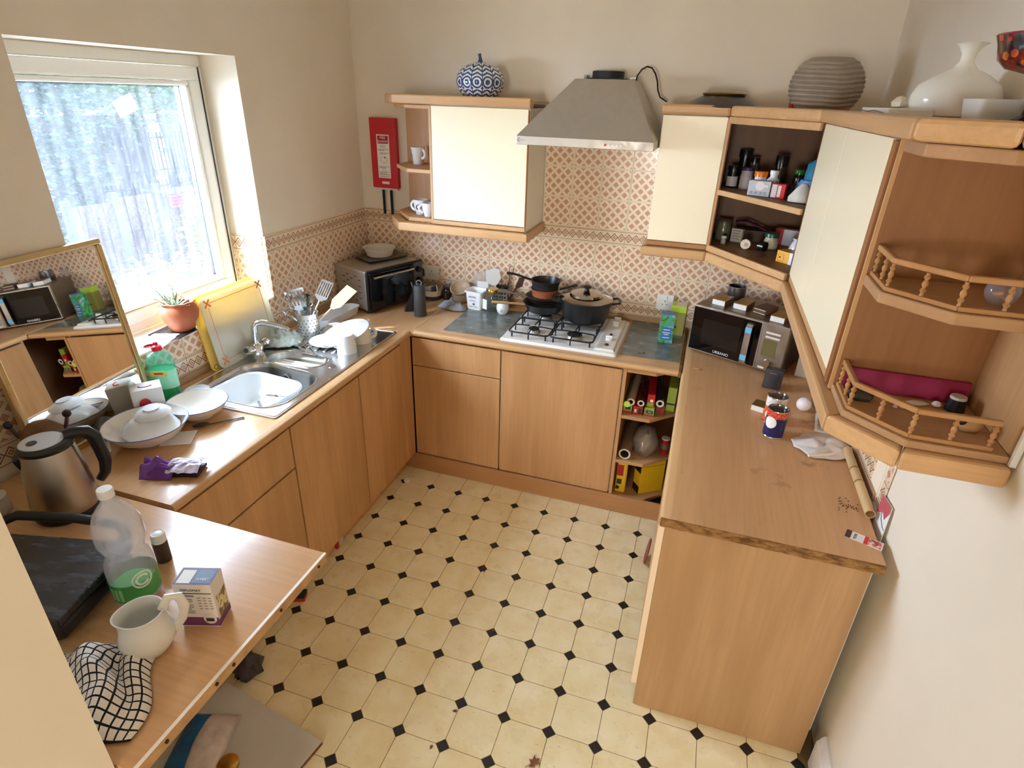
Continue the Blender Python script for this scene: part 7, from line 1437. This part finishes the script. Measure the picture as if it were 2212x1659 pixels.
leafcloud((-17.5, 12.0, 0.6), (0.8, 9.0, 3.6), 12000, 0.42, DG, t, 21, 0.1)
# timber fence panels, posts and the red notice
FW = P((44, 37, 36), 0.9, 0, 0.3, 9, 0.04); FD = P((8, 10, 20), 0.9, 0, 0, 6, 0.03)  # FW, FD set darker than real timber so daylight does not bleach them
t = thing('timber_fence', 'darkened timber panel fence with a small red notice outside', 'fence', (-6.2, 4.4, GR))
import itertools
def fpt(u): return (-6.3 + 0.3 * u, 2.75 + 1.95 * u)
ang_f = math.atan2(1.95, 0.3)
for k in range(3):
    u0, u1 = k / 3, (k + 1) / 3; a, b = Vector(fpt(u0)), Vector(fpt(u1)); L_ = (b - a).length
    for r in range(14):
        M().box(0.03, -0.012 + 0.003 * (r % 2), 0, L_ - 0.03, 0.006 + 0.003 * (r % 2), 0.098).build('fence_board', FW, t, loc=(a.x + 6.2, a.y - 4.4, 1.62 + r * 0.10 + 0.05 * k), rz=ang_f)
    M().box(-0.05, -0.05, 0, 0.05, 0.05, 3.10 + 0.05 * k).build('fence_post', P((30, 32, 40), 0.9, 0, 0, 6, 0.04), t, loc=(a.x + 6.2, a.y - 4.4, 0), rz=ang_f)
    for j in range(1, 4): M().box(-0.025, -0.03, 0, 0.025, -0.012, 1.40).build('fence_batten', FW, t, loc=(a.x + 6.2 + (b.x - a.x) * j / 4, a.y - 4.4 + (b.y - a.y) * j / 4, 1.62 + 0.05 * k), rz=ang_f)
nb = M().box(-0.16, -0.055, -0.10, 0.16, -0.045, 0.10).build('notice_board', P((44, 30, 36), 0.9, 0, 0, 6, 0.03), t, loc=(-6.06 + 6.2, 4.36 - 4.4, 2.92), rz=ang_f, label='small white notice with red lines')
for k in range(3): M().box(-0.12, -0.0565, -0.06 + 0.05 * k, 0.12, -0.0555, -0.035 + 0.05 * k).build('notice_line', P((70, 4, 18), 0.9, 0, 0, 6, 0.03), nb)
t = thing('picket_fence', 'gappy dark slatted fence in front of the timber panels', 'fence', (-5.0, 2.6, GR))
for k in range(16):
    x, y = -5.3 + 0.035 * k, 2.35 + 0.15 * k
    M().box(-0.03, -0.012, 0, 0.03, 0.012, 1.95 + 0.1 * math.sin(k * 2.1)).build('fence_picket', FD if k % 3 else P((24, 26, 36), 0.9, 0, 0, 6, 0.04), t, loc=(x + 5.0, y - 2.6, 0.02), rz=1.34)
for z in (0.55, 1.45): M().box(0, 0.013, 0, 2.4, 0.04, 0.07).build('fence_rail', FD, t, loc=(-0.3, -0.27, z), rz=1.34)
# metal railings in two tiers
RAIL = P((8, 10, 18), 0.9, 0, 0, 6, 0.03)
def railing(label, x0, y0, x1, y1, z0, h_, n):
    t = thing('metal_railing', label, 'railing', (x0, y0, z0)); a = math.atan2(y1 - y0, x1 - x0); L_ = math.hypot(x1 - x0, y1 - y0)
    for k in range(n): M().tube([(0, 0, 0), (0, 0, h_)], 0.014, 6).build('rail_bar', RAIL, t, loc=((x1 - x0) * k / (n - 1), (y1 - y0) * k / (n - 1), 0))
    for z in (0.10, h_ - 0.12): M().box(0, -0.02, 0, L_, 0.02, 0.035).build('rail_bar_flat', RAIL, t, loc=(0, 0, z), rz=a)
    for k in range(3): M().box(-0.045, -0.045, -1.6, 0.045, 0.045, h_ + 0.12).build('rail_post', RAIL, t, loc=((x1 - x0) * k / 2, (y1 - y0) * k / 2, 0))
railing('dark metal railings running behind the timber fence', -8.0, 4.6, -7.7, 7.5, -0.65, 1.00, 36)
railing('upper tier of dark metal railings on the slope', -9.2, 6.2, -9.0, 9.4, 0.22, 0.85, 36)
railing('near dark metal railings at the right edge of the garden', -6.1, 4.95, -5.9, 6.0, -0.85, 1.25, 12)
# low roof with pale tiles just outside
t = thing('tiled_roof', 'white glaring tiled lean-to roof below the window', 'roof', (-1.2, -0.4, 0.3))
RT = P((150, 150, 156), 0.8, 0, 0.08, 4)
A_, B_ = Vector((-0.42, -0.92, 0.66)), Vector((-3.4, 0.02, 0.93)); ux = (B_ - A_).normalized(); vy = Vector((-0.30, -0.95, 0.30)).normalized(); wz = ux.cross(vy).normalized()
if wz.z < 0: wz = -wz
RM = Matrix((ux, vy, wz)).transposed().to_euler()
for r in range(5):
    for c in range(10):
        q_ = A_ + ux * (0.31 * c) + vy * (0.25 * r) + wz * (0.006 * r)
        M().box(0.004, 0.004, 0, 0.300, 0.262, 0.016).build('roof_tile', RT, t, loc=tuple(q_ - Vector((-1.2, -0.4, 0.3)))).rotation_euler = RM
M().prism([(-0.45, -0.98), (-3.35, -0.06), (-3.7, -1.2), (-0.8, -2.1)], -2.55, 0.45).build('roof_wall', P((150, 146, 140), 0.8), t, world=True)
# neighbouring roof and wall beyond the railings
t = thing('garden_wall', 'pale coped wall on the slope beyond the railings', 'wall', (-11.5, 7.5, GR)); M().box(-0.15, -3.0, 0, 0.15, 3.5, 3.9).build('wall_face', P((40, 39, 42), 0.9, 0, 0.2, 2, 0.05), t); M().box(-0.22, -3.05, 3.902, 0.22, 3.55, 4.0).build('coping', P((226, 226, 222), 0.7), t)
